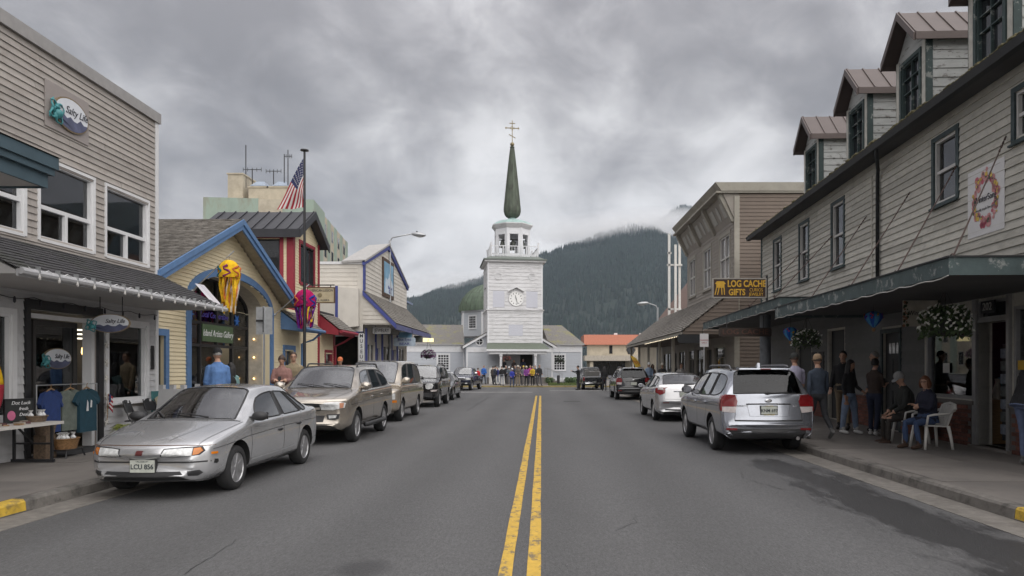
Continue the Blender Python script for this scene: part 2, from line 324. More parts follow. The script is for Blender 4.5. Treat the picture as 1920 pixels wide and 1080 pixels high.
# ------------------------------------------------------------------ ground, roads, kerbs
M_earth = mat('earth', (.10,.095,.08), .95, .3, .2, .4, 8)
g = MB(); g.add([(-6000,-300,-.06),(6000,-300,-.06),(6000,9000,-.06),(-6000,9000,-.06)], [(0,1,2,3)]); tag(g.build('ground', M_earth), kind='structure')
def asphalt_with_stain():
    m = M_asph.copy(); m.name = 'asphalt_stained'; nt = m.node_tree; N = nt.nodes.new; L = nt.links.new
    b = nt.nodes['Principled BSDF']; src = b.inputs['Base Color'].links[0].from_socket
    tc = N('ShaderNodeTexCoord'); sp = N('ShaderNodeSeparateXYZ'); L(tc.outputs['Object'], sp.inputs[0])
    nz = N('ShaderNodeTexNoise'); nz.inputs['Scale'].default_value = 1.9; nz.inputs['Detail'].default_value = 10; nz.inputs['Roughness'].default_value = .72
    mp = N('ShaderNodeMapping'); mp.inputs['Scale'].default_value = (1, .28, 1); L(tc.outputs['Object'], mp.inputs[0]); L(mp.outputs[0], nz.inputs[0])
    def M(op, a, b_=None, c=None):
        q = N('ShaderNodeMath'); q.operation = op
        for i, v in enumerate((a, b_, c)):
            if v is None: continue
            if isinstance(v, (int, float)): q.inputs[i].default_value = v
            else: L(v, q.inputs[i])
        return q.outputs[0]
    # damp patch of spilled water along the right-hand gutter: x about 4.0, y 3 to 14
    w = M('MULTIPLY', M('SUBTRACT', nz.outputs[0], .5), 2.3)
    dx = M('ABSOLUTE', M('SUBTRACT', M('ADD', sp.outputs[0], M('MULTIPLY', sp.outputs[1], -.02)), 3.85))
    dy = M('MAXIMUM', M('SUBTRACT', sp.outputs[1], 12.0), 0)
    s = M('SUBTRACT', M('SUBTRACT', M('ADD', w, .60), dx), M('MULTIPLY', dy, .5))
    mr = N('ShaderNodeMapRange'); mr.inputs[1].default_value = 0; mr.inputs[2].default_value = .28; L(s, mr.inputs[0])
    # small oil patch in the lane
    ln = N('ShaderNodeVectorMath'); ln.operation = 'DISTANCE'; L(tc.outputs['Object'], ln.inputs[0]); ln.inputs[1].default_value = (-1.45, 5.85, 0)
    s2 = M('SUBTRACT', M('ADD', M('MULTIPLY', w, .25), .33), ln.outputs['Value'])
    mr2 = N('ShaderNodeMapRange'); mr2.inputs[1].default_value = 0; mr2.inputs[2].default_value = .2; L(s2, mr2.inputs[0])
    mk = M('MAXIMUM', mr.outputs[0], M('MULTIPLY', mr2.outputs[0], .8))
    x = N('ShaderNodeMix'); x.data_type = 'RGBA'; L(M('MULTIPLY', mk, .8), x.inputs[0]); L(src, x.inputs[6]); x.inputs[7].default_value = (.022,.0215,.022,1)
    # pale aggregate specks
    vo = N('ShaderNodeTexVoronoi'); vo.inputs['Scale'].default_value = 9; L(tc.outputs['Object'], vo.inputs['Vector'])
    lt = M('LESS_THAN', vo.outputs['Distance'], .05); x3 = N('ShaderNodeMix'); x3.data_type = 'RGBA'; L(M('MULTIPLY', lt, .5), x3.inputs[0]); L(x.outputs[2], x3.inputs[6]); x3.inputs[7].default_value = (.3,.29,.28,1)
    vf = N('ShaderNodeTexNoise'); vf.inputs['Scale'].default_value = 220; vf.inputs['Detail'].default_value = 2; L(tc.outputs['Object'], vf.inputs['Vector'])
    mf = N('ShaderNodeMapRange'); mf.inputs[1].default_value = .3; mf.inputs[2].default_value = .7; mf.inputs[3].default_value = .72; mf.inputs[4].default_value = 1.3; L(vf.outputs[0], mf.inputs[0])
    # coarse chippings, wheel-polished tracks, dribbled oil along the lane middles
    vc = N('ShaderNodeTexNoise'); vc.inputs['Scale'].default_value = 55; vc.inputs['Detail'].default_value = 4; vc.inputs['Roughness'].default_value = .7; L(tc.outputs['Object'], vc.inputs['Vector'])
    mc = N('ShaderNodeMapRange'); mc.inputs[1].default_value = .32; mc.inputs[2].default_value = .68; mc.inputs[3].default_value = .70; mc.inputs[4].default_value = 1.32; L(vc.outputs[0], mc.inputs[0])
    nl = N('ShaderNodeTexNoise'); nl.inputs['Scale'].default_value = .8; nl.inputs['Detail'].default_value = 6; ml = N('ShaderNodeMapping'); ml.inputs['Scale'].default_value = (1, .12, 1); L(tc.outputs['Object'], ml.inputs[0]); L(ml.outputs[0], nl.inputs['Vector'])
    track = M('COSINE', M('MULTIPLY', M('ADD', sp.outputs[0], M('MULTIPLY', M('SUBTRACT', nl.outputs[0], .5), .9)), 3.7))
    lane = M('ADD', M('MULTIPLY', track, M('MULTIPLY', nl.outputs[0], -.17)), 1.0)
    allf = M('MULTIPLY', M('MULTIPLY', mf.outputs[0], mc.outputs[0]), lane)
    sv = N('ShaderNodeVectorMath'); sv.operation = 'SCALE'; L(x3.outputs[2], sv.inputs[0]); L(allf, sv.inputs['Scale'])
    L(sv.outputs[0], b.inputs['Base Color'])
    rr = N('ShaderNodeMapRange'); rr.inputs[3].default_value = .82; rr.inputs[4].default_value = .42; L(mk, rr.inputs[0]); L(rr.outputs[0], b.inputs['Roughness'])
    return m
M_road = asphalt_with_stain()
# crowned road surface
KL, KR = -5.9, 5.12
rd = MB(); xs = [-70, KL-.1, KL+.45, -3, -.2, 2.6, KR-.45, KR+.1, 70]; ys = [-14, 0, 10, 20, 30, 42, 50, 60, 75, 100, 140]
for y in ys:
    for x in xs: rd.v.append((x, y, 0))
for i in range(len(ys)-1):
    for j in range(len(xs)-1):
        a = i*len(xs)+j; rd.f.append((a, a+1, a+1+len(xs), a+len(xs))); rd.m.append(0)
tag(rd.build('road', M_road), kind='structure')
# painted double yellow line, worn; stop lines
def stripe(x0, x1, y0, y1, m, name='road_marking', z=.004):
    mb = MB(); n = max(1, int((y1-y0)/.5))
    for i in range(n+1):
        y = y0+(y1-y0)*i/n; mb.v += [(x0+random.uniform(-.004,.004), y, z), (x1+random.uniform(-.004,.004), y, z)]
    for i in range(n): mb.f.append((2*i, 2*i+1, 2*i+3, 2*i+2)); mb.m.append(0)
    return tag(mb.build(name, m, fix=False), kind='structure')
stripe(-.345, -.235, -6, 42.2, M_line, 'yellow_centre_line'); stripe(-.115, -.005, -6, 42.2, M_line, 'yellow_centre_line')
M_wl = mat('white_road_paint', (.42,.41,.40), .8, .2, 8, dirt=(.13,.125,.12), dirt_amt=.7, dirt_scale=5)
stripe(-7.5, -.6, 48.2, 48.7, M_wl, 'crosswalk_line'); stripe(.6, 8, 51.5, 51.9, M_wl, 'crosswalk_line')
M_crack = mat('tar_crack', (.02,.02,.02), .6, .3, 5)
def crack(pts, w, name='road_crack'):
    mb = MB(); P = [Vector((*p, .003)) for p in pts]; Q = [P[0]]
    for a, b in zip(P[:-1], P[1:]):
        n = max(2, int((b-a).length/.08))
        for i in range(1, n+1):
            q = a.lerp(b, i/n); q.x += random.uniform(-.018,.018); q.y += random.uniform(-.02,.02); Q.append(q)
    for i, q in enumerate(Q):
        d = (Q[min(i+1,len(Q)-1)]-Q[max(i-1,0)]).normalized(); r = Vector((d.y,-d.x,0))*w*random.uniform(.2,1); mb.v += [tuple(q-r), tuple(q+r)]
    for i in range(len(Q)-1): mb.f.append((2*i,2*i+1,2*i+3,2*i+2)); mb.m.append(0)
    return tag(mb.build(name, M_crack, fix=False), kind='structure')
crack([gnd(*p)[:2] for p in ((345,1078),(405,1040),(445,1012))], .008)
crack([(.75,7.2),(1.0,7.6),(1.05,8.0)], .004); crack([(-1.9,12.5),(-1.0,13.1),(-.45,13.0)], .008); crack([(1.0,18),(1.9,18.6),(2.3,19.8)], .01); crack([(3.3,9.6),(3.0,10.6),(3.2,11.4)], .006)
crack([gnd(*p)[:2] for p in ((876,770),(905,752),(918,744))], .03)
# sidewalks, kerbs, gutter pans: y0..y1 strips
def sidewalk(name, xk, xw, y0, y1, yellow, kname):
    """xk kerb face, xw building line; slabs and kerb lengths are separate pieces"""
    s = 1 if xw > xk else -1
    base = MB(); base.box(min(xk+s*.17, xw+s*6), max(xk+s*.17, xw+s*6), y0, y1, -.05, .132); sw = tag(base.build(name, M_conc), kind='structure')
    ylist = []; y = y0
    while y < y1: ylist.append(y); y += 1.9
    ylist.append(y1)
    mid = (xk+s*.17+xw)/2
    for a, b in zip(ylist[:-1], ylist[1:]):
        if b-a < .1: continue
        for xa, xb in ((xk+s*.178, mid), (mid, xw+s*.4)):
            m = MB(); z = .15+random.uniform(-.003,.002); m.box(min(xa,xb)+.004, max(xa,xb)-.004, a+.005, b-.005, .1325, z); m.build('slab', M_conc, sw)
    kb = MB(); kb.box(min(xk,xk+s*.17), max(xk,xk+s*.17), y0, y1, -.05, .02); k = tag(kb.build(kname, M_kerb), kind='structure')
    y = y0
    while y < y1-.1:
        L_ = min(3.1, y1-y); yl = [v for v in yellow if v[0] < y+L_ and v[1] > y]
        cuts = sorted({y, y+L_, *[c for v in yl for c in v if y < c < y+L_]})
        for c0, c1 in zip(cuts[:-1], cuts[1:]):
            isy = any(v[0] <= (c0+c1)/2 <= v[1] for v in yl); m = MB(); n = max(2, int((c1-c0)/.25))
            prof = [(0,.0),(.012,.118),(.035,.148),(.165,.152),(.165,.0)]
            for i in range(n+1):
                yy = c0+.003+(c1-c0-.006)*i/n
                for px, pz in prof: m.v.append((xk+s*(px+random.uniform(-.004,.004)), yy, pz+random.uniform(-.004,.003)))
            q = len(prof)
            for i in range(n):
                for j in range(q): a = i*q+j; b = i*q+(j+1)%q; m.f.append((a, b, b+q, a+q)); m.m.append(0)
            m.f += [tuple(range(q)), tuple(n*q+j for j in range(q))]; m.m += [0, 0]
            m.build('kerb_stone', M_yel if isy else M_kerb, k)
        y += L_
    p = MB(); p.box(min(xk-s*.45, xk), max(xk-s*.45, xk), y0, y1, -.03, .006); tag(p.build('gutter_'+name, M_pan), kind='structure')
sidewalk('sidewalk_left', KL, -8.55, -2, 46, [(-2, 8.15)], 'kerb_left')
sidewalk('sidewalk_right', KR, 8.3, -2, 49, [(-2, 7.7)], 'kerb_right')
# church island
isl = MB(); isl.box(-16, 8, 61.3, 100, -.05, .12); tag(isl.build('church_island_pavement', M_conc), kind='structure')
ik = MB(); ik.box(-16.2, 8.2, 61.0, 61.3, -.05, .13); tag(ik.build('church_island_kerb', mat('faded_yellow_kerb', (.30,.24,.11), .85, .25, 2)), kind='structure')
# ------------------------------------------------------------------ mountain with forest
M_mtn = mat('forest_floor', (.014,.022,.017), .95, .4, .01)
M_fir = mat('fir_foliage', (.030,.045,.028), .9, .5, .012, var=.5) if False else mat('fir_foliage', (.017,.029,.025), .9, .6, .05)
def interp(x, pts):
    for (a, b), (c, d) in zip(pts[:-1], pts[1:]):
        if x <= c: t = max(0, (x-a)/(c-a)); t = t*t*(3-2*t)*.4+t*.6; return b+(d-b)*t
    return pts[-1][1]
YC = 2300
sil = [(300,640),(600,606),(700,590),(775,566),(850,540),(905,520),(960,500),(1020,478),(1080,457),(1130,440),(1175,431),(1215,430),(1260,447),(1300,440),(1340,425),(1420,400),(1600,380),(2100,380)]
HP = [((u-VU)*YC/FPX, (VV-v)*YC/FPX) for u, v in sil]
def mh(x, y):
    t = (y-1150)/(YC-1150); H = interp(x, HP)
    if t <= 1: f = max(0, t)**1.05
    else: f = 1-.35*(t-1)
    n = mnoise.fractal(Vector((x*.004, y*.004, 3)), 1.0, 2.1, 5)*26 + 22*(1-abs(mnoise.noise(Vector((x*.0052+y*.001, y*.0012, 7)))*2))-14
    return H*f+n*min(1, max(0, t)*1.6)*(.35 if t > .93 else 1) - (6 if t <= 0 else 0)
def grid_obj(name, fn, x0, x1, y0, y1, nx, ny, m):
    mb = MB()
    for j in range(ny+1):
        for i in range(nx+1):
            x = x0+(x1-x0)*i/nx; y = y0+(y1-y0)*j/ny; mb.v.append((x, y, fn(x, y)))
    for j in range(ny):
        for i in range(nx): a = j*(nx+1)+i; mb.f.append((a, a+1, a+nx+2, a+nx+1)); mb.m.append(0)
    return mb.build(name, m, smooth='all', fix=False)
tag(grid_obj('mountain', mh, -1400, 1900, 1100, 2700, 90, 60, M_mtn), kind='structure')
def mh2(x, y):
    c = (1283-VU)*3300/FPX; top = (VV-384)*3300/FPX; d = math.hypot((x-c)*1.0, (y-3300)*.8)
    return top-.02-d*.62-(d*d)/5200+mnoise.fractal(Vector((x*.006, y*.006, 1)), 1, 2, 4)*22
tag(grid_obj('far_peak', mh2, 0, 1500, 2800, 3900, 50, 40, M_mtn), kind='structure')
def forest(name, fn, boxes, seed):
    rng = np.random.RandomState(seed); V = []; Fc = []; b = 0
    for (x0, x1, y0, y1, n) in boxes:
        X = rng.uniform(x0, x1, n); Y = rng.uniform(y0, y1, n); Hh = rng.uniform(11, 24, n); Rr = Hh*rng.uniform(.13, .19, n)
        for x, y, h, r in zip(X, Y, Hh, Rr):
            z = fn(x, y)-2; a0 = rng.uniform(0, 6.28)
            for k in range(5):
                a = a0+k*1.2566; q = rng.uniform(.75, 1.25); V.append((x+r*q*math.cos(a), y+r*q*math.sin(a), z+h*.12*q))
            V.append((x+rng.uniform(-.6,.6), y, z+h))
            for k in range(5): Fc.append((b+k, b+(k+1)%5, b+5))
            b += 6
    me = D.meshes.new(name); me.from_pydata(V, [], Fc); me.materials.append(M_fir); o = D.objects.new(name, me); COL.objects.link(o)
    return tag(o, 'dense dark conifer forest covering the mountainside', 'forest', kind='stuff')
forest('forest', mh, [(-1050, 1050, 1120, 1750, 15000), (-1050, 1150, 1750, 2330, 30000)], 3)
forest('forest', mh2, [(400, 950, 2950, 3350, 2600)], 5)['label'] = 'conifers on the far peak showing above the cloud'

# ------------------------------------------------------------------ air and low cloud
def volume_mat(name, col, dens, noise=None):
    m = D.materials.new(name); m.use_nodes = True; nt = m.node_tree; N = nt.nodes.new; L = nt.links.new; nt.nodes.remove(nt.nodes['Principled BSDF'])
    v = N('ShaderNodeVolumePrincipled'); v.inputs['Color'].default_value = (*col, 1); v.inputs['Density'].default_value = dens; v.inputs['Anisotropy'].default_value = .0
    L(v.outputs[0], nt.nodes['Material Output'].inputs['Volume'])
    if noise:
        sc, lo, hi = noise; tc = N('ShaderNodeTexCoord'); n = N('ShaderNodeTexNoise'); n.inputs['Scale'].default_value = sc; n.inputs['Detail'].default_value = 5; n.inputs['Roughness'].default_value = .6; n.inputs['Distortion'].default_value = .4
        L(tc.outputs['Object'], n.inputs['Vector']); mr = N('ShaderNodeMapRange'); mr.inputs[1].default_value = lo; mr.inputs[2].default_value = hi; mr.inputs[4].default_value = 1; L(n.outputs[0], mr.inputs[0])
        ln = N('ShaderNodeVectorMath'); ln.operation = 'LENGTH'; mp = N('ShaderNodeMapping'); mp.vector_type = 'POINT'; L(tc.outputs['Generated'], mp.inputs[0]); mp.inputs['Location'].default_value = (-1,-1,-1); mp.inputs['Scale'].default_value = (2,2,2); L(mp.outputs[0], ln.inputs[0])
        fo = N('ShaderNodeMapRange'); fo.inputs[1].default_value = 1.0; fo.inputs[2].default_value = .45; fo.inputs[3].default_value = 0; fo.inputs[4].default_value = 1; L(ln.outputs['Value'], fo.inputs[0])
        a = N('ShaderNodeMath'); a.operation = 'MULTIPLY'; L(mr.outputs[0], a.inputs[0]); L(fo.outputs[0], a.inputs[1]); b = N('ShaderNodeMath'); b.operation = 'MULTIPLY'; L(a.outputs[0], b.inputs[0]); b.inputs[1].default_value = dens; L(b.outputs[0], v.inputs['Density'])
    return m
hz = MB(); hz.box(-1450, 1950, -60, 3950, -8, 900); tag(hz.build('haze', volume_mat('haze_air', (.70,.84,1.0), .00007)), kind='stuff')
def low_cloud(u, v, Y, rx, ry, rz, dens, sc=.006, lo=.42, hi=.66):  # clouds on the ridge, as noisy scattering ellipsoids inside the haze box
    c = pt(u, v, Y); m = MB(); m.ball((0,0,0), (rx,ry,rz), 20); o = m.build('low_cloud', volume_mat('low_cloud_bank', (.97,.97,.98), dens, (sc, lo, hi)), smooth='all'); o.location = c; tag(o, kind='stuff')
low_cloud(1238, 432, 2650, 480, 260, 74, .016, .0050, .34, .60)
low_cloud(1120, 436, 2260, 300, 120, 44, .018, .010, .42, .68)
low_cloud(1200, 428, 2240, 200, 110, 38, .018, .012, .42, .66)
low_cloud(850, 530, 2250, 330, 120, 34, .013, .010, .44, .70)

M_patch = mat('newer_asphalt', (.048,.048,.049), .85, .25, 40, .8, 90)
for x0, x1, y0, y1 in ((1.1,1.9,34.5,35.6),):
    mb = MB(); n = 8; P = [(x0+(x1-x0)*i/n+random.uniform(-.02,.02), y0+random.uniform(-.03,.03)) for i in range(n+1)]+[(x1+random.uniform(-.02,.02), y0+(y1-y0)*i/n) for i in range(1,n)]+[(x1-(x1-x0)*i/n, y1+random.uniform(-.03,.03)) for i in range(n+1)]+[(x0+random.uniform(-.02,.02), y1-(y1-y0)*i/n) for i in range(1,n)]
    mb.add([(a,b,.0035) for a,b in P], [tuple(range(len(P)))]); tag(mb.build('road_patch', M_patch, fix=False), kind='structure')
# ------------------------------------------------------------------ cathedral at the end of the street
M_chw = mat('weathered_white_boards', (.64,.64,.65), .75, .09, 3, .25, 30, dirt=(.30,.295,.29), dirt_amt=.75, dirt_scale=2.6, dirt_edge=(.5,.66), stretch=(.5,.5,6))
M_chs = mat('pale_blue_grey_boards', (.46,.485,.525), .7, .06, 2, .15, 30, stretch=(.5,.5,5))
M_trimw = mat('white_trim', (.70,.71,.73), .6, .05, 3, dirt=(.5,.49,.47), dirt_amt=.35, dirt_scale=3)
M_cop = mat('green_copper', (.075,.092,.066), .65, .35, 3, .2, 20, dirt=(.036,.036,.028), dirt_amt=.8, dirt_scale=2.5, stretch=(1,1,.25))
M_cop3 = mat('dome_copper', (.105,.145,.10), .6, .3, 3, .2, 20, dirt=(.06,.07,.05), dirt_amt=.7, dirt_scale=2, stretch=(1,1,.25))
M_cop2 = mat('pale_verdigris', (.30,.42,.40), .6, .15, 4, dirt=(.16,.2,.18), dirt_amt=.5)
M_moss = mat('mossy_roof_shingles', (.17,.16,.15), .9, .25, 8, .5, 30, dirt=(.25,.24,.05), dirt_amt=.75, dirt_scale=.9, dirt_edge=(.52,.68))
M_groof = mat('green_roof_felt', (.115,.135,.105), .85, .15, 5, .4, 40)
M_bell = mat('bronze_bell', (.12,.125,.11), .45, .2, 6, metal=.6)
M_gold = mat('dull_gilt', (.24,.20,.12), .5, .2, 5, metal=.6)
CH = thing('cathedral', 'white wooden cathedral with clock tower, green spire and three-bar cross', 'church', (-2.57, 70, .12), R(8.5))
def cathedral():
    T = 2.73; F = Face((0,0,0), (1,0,0), (0,-1,0)); FL = Face((-T,0,0), (0,1,0), (-1,0,0)); FR = Face((T,0,0), (0,1,0), (1,0,0))
    tw = MB(); tw.box(-T, T, 0, 5.5, 3.4, 12.05); tower = tw.build('tower', M_chw, CH)
    lw = MB(); lw.box(-T, T, .9, 5.5, 0, 3.4); lw.build('tower_base', M_chs, tower)
    ops = [(-2.2,-1.07,7.5,9.08),(1.1,2.22,7.5,9.08)]
    siding(F, tower, M_chw, -T+.12, T-.12, 4.0, 6.95, .36, [(-.65,.75,4.7,5.85)], proud=.045)
    siding(F, tower, M_chw, -T+.12, T-.12, 7.35, 11.5, .36, ops, proud=.045)
    for fs in (FL, FR):
        siding(fs, tower, M_chw, .12, 5.4, 4.0, 6.95, .36, proud=.03); siding(fs, tower, M_chw, .12, 5.4, 7.35, 11.5, .36, proud=.03)
        w = MB(); fs.box(w, 2.0, 3.2, .01, .05, 7.6, 9.5); w.build('shutter_panel', M_chw, tower); fs.part('trim', M_black, tower, 1.9, 3.3, .052, .09, 9.5, 9.6)
    for s in (-1, 1):
        b = MB(); b.box(s*T-(.13 if s > 0 else 0), s*T+(.13 if s < 0 else 0), -.045, 0, 3.5, 11.95); b.build('corner_board', M_trimw, tower)
    t = MB()
    for z0, z1, p in ((6.97,7.2,.05),(7.2,7.3,.14),(11.5,11.6,.05)):
        t.box(-T-p, T+p, -p, 5.5+p, z0, z1)
    t.build('string_course', M_chw, tower)
    c = MB(); c.box(-T-.3, T+.3, -.3, 5.8, 11.95, 12.12); c.hexa([(-T-.42,-.42,12.12),(T+.42,-.42,12.12),(T+.42,5.92,12.12),(-T-.42,5.92,12.12),(-T+.3,.3,12.55),(T-.3,.3,12.55),(T-.3,5.2,12.55),(-T+.3,5.2,12.55)], 1)
    c.box(-T-.4, T+.4, -.4, 5.9, 12.11, 12.25, 1)
    c.build('cornice', [M_chw, mat('grey_green_flashing', (.14,.16,.145), .6)], tower)
    for a0, a1, z0, z1 in ops+[(-.65,.75,4.7,5.85)]: F.part('blank_panel', mat('lilac_grey_panel', (.53,.54,.60), .6, .03), tower, a0, a1, .0, .035, z0, z1)
    for x in (-1.66, 1.68):
        m = MB(); Mx = Matrix.Translation((x, -.02, 10.55)) @ Matrix.Rotation(R(90), 4, 'X')
        m.lathe([(.38,0),(.38,.06),(.27,.06),(.27,.02),(.0001,.02)], (0,0,0), 24, 0, Mx)
        for k in range(4): m.box(x-.24, x+.24, -.06, -.03, 10.38+k*.1, 10.43+k*.1)
        m.build('round_louvre', M_chw, tower)
    # clock
    m = MB(); Mx = Matrix.Translation((.08, -.03, 8.35)) @ Matrix.Rotation(R(90), 4, 'X'); m.lathe([(.73,0),(.73,.07),(.69,.1),(.66,.075),(.0001,.07)], (0,0,0), 40, 0, Mx)
    ck = m.build('clock', mat('clock_white', (.80,.80,.79), .4, .02), CH, smooth=35)
    tk = MB()
    for k in range(12):
        a = k*math.pi/6; r0, r1 = .47, .59; w = .028
        d = Vector((math.sin(a), 0, math.cos(a))); n = Vector((d.z, 0, -d.x)); o = Vector((.08, -.106, 8.35))
        P = [o+d*r0-n*w, o+d*r0+n*w, o+d*r1+n*w, o+d*r1-n*w]; tk.hexa(P+[p+Vector((0,-.012,0)) for p in P])
    tk.build('hour_marks', M_black, ck)
    for name, ang, ln, w in (('hour_hand', -16, .36, .035), ('minute_hand', 166, .56, .028)):
        a = R(ang); d = Vector((math.sin(a), 0, math.cos(a))); n = Vector((d.z,0,-d.x)); o = Vector((.08,-.125 if ln < .4 else -.14, 8.35))
        P = [o-d*.1-n*w, o-d*.1+n*w, o+d*ln+n*w*.5, o+d*ln-n*w*.5]; h = MB(); h.hexa(P+[p+Vector((0,-.01,0)) for p in P]); h.build(name, M_black, ck)
    h = MB()
    for s in (-1, 1): h.hexa([(.08,-.32,9.44),(.08+s*.78,-.32,9.02),(.08+s*.78,0,9.02),(.08,0,9.44),(.08,-.32,9.52),(.08+s*.80,-.32,9.09),(.08+s*.80,0,9.09),(.08,0,9.52)])
    h.build('clock_hood', M_chw, tower)
    # belfry
    cy = 2.75; bf = MB(); Rb = 1.86; z0, z1 = 12.5, 15.7
    for k in range(8):
        a = R(-90+45*k); n = Vector((math.cos(a), math.sin(a), 0)); ad = Vector((-n.y, n.x, 0)); ap = Rb*math.cos(R(22.5)); hw = Rb*math.sin(R(22.5))
        f = Face(Vector((0,cy,0))+n*ap, ad, n)
        for q0, q1, r0, r1 in ((-hw,-.42,z0,z1),(.42,hw,z0,z1),(-.42,.42,z0,13.0),(-.42,.42,14.95,z1)): f.box(bf, q0, q1, -.16, 0, r0, r1)
        f.box(bf, -hw, -hw+.1, .0, .03, z0, z1); f.box(bf, hw-.1, hw, 0, .03, z0, z1)
        n_ = 10; P = [(.46*math.cos(math.pi*i/n_), .42*math.sin(math.pi*i/n_)+14.95) for i in range(n_+1)]
        bf.prism(P, lambda a_, z_, f=f: f.p(a_, .0, z_), lambda a_, z_, f=f: f.p(a_, .035, z_))
    bel = bf.build('belfry', M_trimw, CH)
    m = MB(); m.lathe([(1.8,12.5),(1.8,12.9),(1.5,12.9)], (0,cy,0), 8, 0, None, R(22.5)); m.build('belfry_floor', M_trimw, bel)
    m = MB(); m.lathe([(1.86,15.55),(2.0,15.7),(2.12,15.85),(2.2,15.95),(2.2,16.03),(1.9,16.05)], (0,cy,0), 8, 0, None, R(22.5)); m.build('belfry_cornice', M_chw, bel)
    m = MB(); m.lathe([(2.16,16.02),(1.9,16.22),(1.4,16.48),(.8,16.62),(.42,16.68),(.4,16.85)], (0,cy,0), 8, 0, None, R(22.5)); m.build('belfry_roof', M_cop2, bel)
    for x, y in ((0,cy-.75),(-1.05,cy-.45),(1.05,cy-.3),(0,cy+.9)):
        m = MB(); m.lathe([(.0,.7),(.1,.69),(.19,.6),(.22,.4),(.27,.2),(.37,.05),(.4,0),(.33,.02)], (x,y,13.75), 18); m.build('bell', M_bell, bel, smooth=50)
        q = MB(); q.bar((x-.5,y,14.5),(x+.5,y,14.5),.1); q.bar((x,y,14.43),(x,y,14.5),.06); q.build('bell_beam', M_dark, bel)
    sp = MB(); N_ = 16
    prof = [(.3,16.78),(.42,16.84),(.62,16.98),(.78,17.2),(.86,17.5),(.87,17.75),(.82,18.3),(.70,19.5),(.55,21.0),(.40,22.4),(.26,23.6),(.2,24.0),(.2,24.02),(.24,24.06),(.24,24.14),(.1,24.16)]
    sp.lathe(prof, (0,cy,0), N_); spire = sp.build('spire', M_cop, CH)
    rb = MB()
    for k in range(N_):
        a = 2*math.pi*k/N_; rb.tube([(r*1.005*math.cos(a), cy+r*1.005*math.sin(a), z) for r, z in prof[2:12]], .016, 4)
    rb.build('seam', M_cop, spire)
    m = MB(); m.ball((0,cy,24.4), .22, 14); m.build('ball', M_gold, spire, smooth='all')
    c = MB(); o = Vector((0,cy,0)); zt = 26.85
    c.bar((0,cy,24.6),(0,cy,zt),.07); c.bar((-.3,cy,26.55),(.3,cy,26.55),.07); c.bar((-.66,cy,26.06),(.66,cy,26.06),.075); c.bar((-.34,cy,25.4),(.34,cy,25.06),.07)
    for s in (-1,1): c.bar((s*.6,cy,25.95),(s*.72,cy,26.06),.05); c.bar((s*.6,cy,26.17),(s*.72,cy,26.06),.05)
    for k in range(4):
        a = R(45*k+22); c.bar((-.24*math.cos(a),cy-.01,26.06-.24*math.sin(a)),(.24*math.cos(a),cy-.01,26.06+.24*math.sin(a)),.035)
    c.build('cross', M_gold, spire)
    # balustrade around the belfry foot
    H = 2.3
    for n_, a_ in (((0,-1),(1,0)),((0,1),(1,0)),((-1,0),(0,1)),((1,0),(0,1))):
        bl = MB(); n = Vector((*n_,0)); ad = Vector((*a_,0)); o = Vector((0,cy,0))
        for z in (12.75, 13.6): bl.bar(o+n*(H+(z-12.7)*.12)-ad*H+Vector((0,0,z)), o+n*(H+(z-12.7)*.12)+ad*H+Vector((0,0,z)), .07)
        for i in range(17):
            p = o+n*H+ad*(-H+2*H*i/16); big = i in (0,16,4,12); bl.bar(p+Vector((0,0,12.5)), p+n*.13+Vector((0,0,13.95 if i in (0,16) else 13.6)), .1 if big else .045)
        bl.build('balustrade', M_trimw, bel)
    # nave front behind the tower, with gable
    NL, NR, NY = -4.75, 3.95, 1.2; FN = Face((0,NY,0),(1,0,0),(0,-1,0)); cx = (NL+NR)/2
    nb = MB(); nb.box(NL, NR, NY, 14, 0, 3.55); nb.prism([(NL,3.55),(NR,3.55),(cx,6.2)], lambda a,z:(a,NY,z), lambda a,z:(a,14,z)); nave = nb.build('nave', M_chs, CH)
    siding(FN, nave, M_chs, NL+.14, NR-.14, .55, 3.1, .3, proud=.025)
    tr = MB(); FN.box(tr, NL, NL+.16, 0, .05, .2, 3.1); FN.box(tr, NR-.16, NR, 0, .05, .2, 3.1); FN.box(tr, NL, NR, 0, .06, 3.1, 3.6)
    for s, e in ((-1, NL), (1, NR)):
        P = [Vector((cx, 0, 6.3)), Vector((e+s*.35, 0, 3.58))]; tr.hexa([(cx,NY-.3,6.15),(e+s*.35,NY-.3,3.45),(e+s*.35,NY,3.45),(cx,NY,6.15),(cx,NY-.3,6.38),(e+s*.35,NY-.3,3.68),(e+s*.35,NY,3.68),(cx,NY,6.38)])
    tr.build('trim', M_trimw, nave)
    rf = MB()
    for s, e in ((-1, NL), (1, NR)): rf.hexa([(cx,NY-.34,6.39),(e+s*.4,NY-.34,3.69),(e+s*.4,14,3.69),(cx,14,6.39),(cx,NY-.34,6.46),(e+s*.4,NY-.34,3.76),(e+s*.4,14,3.76),(cx,14,6.46)])
    rf.build('roof', M_moss, nave)
    ro = MB(); Mx = Matrix.Translation((-3.45, NY-.02, 4.15)) @ Matrix.Rotation(R(90),4,'X'); ro.lathe([(.42,0),(.42,.07),(.32,.07),(.32,.0)], (0,0,0), 20, 0, Mx); ow = ro.build('round_window', M_trimw, nave)
    gl = MB(); gl.lathe([(.31,0),(.31,.03),(.001,.03)], (0,0,0), 18, 0, Mx); gl.build('pane', M_glass, ow); q = MB(); q.box(-3.76,-3.14,NY-.09,NY-.06,4.13,4.17); q.box(-3.47,-3.43,NY-.092,NY-.058,3.84,4.46); q.build('glazing_bar', M_trimw, ow)
    # wings
    grid = [(i/4,(i+1)/4,j/6,(j+1)/6) for i in range(4) for j in range(6)]
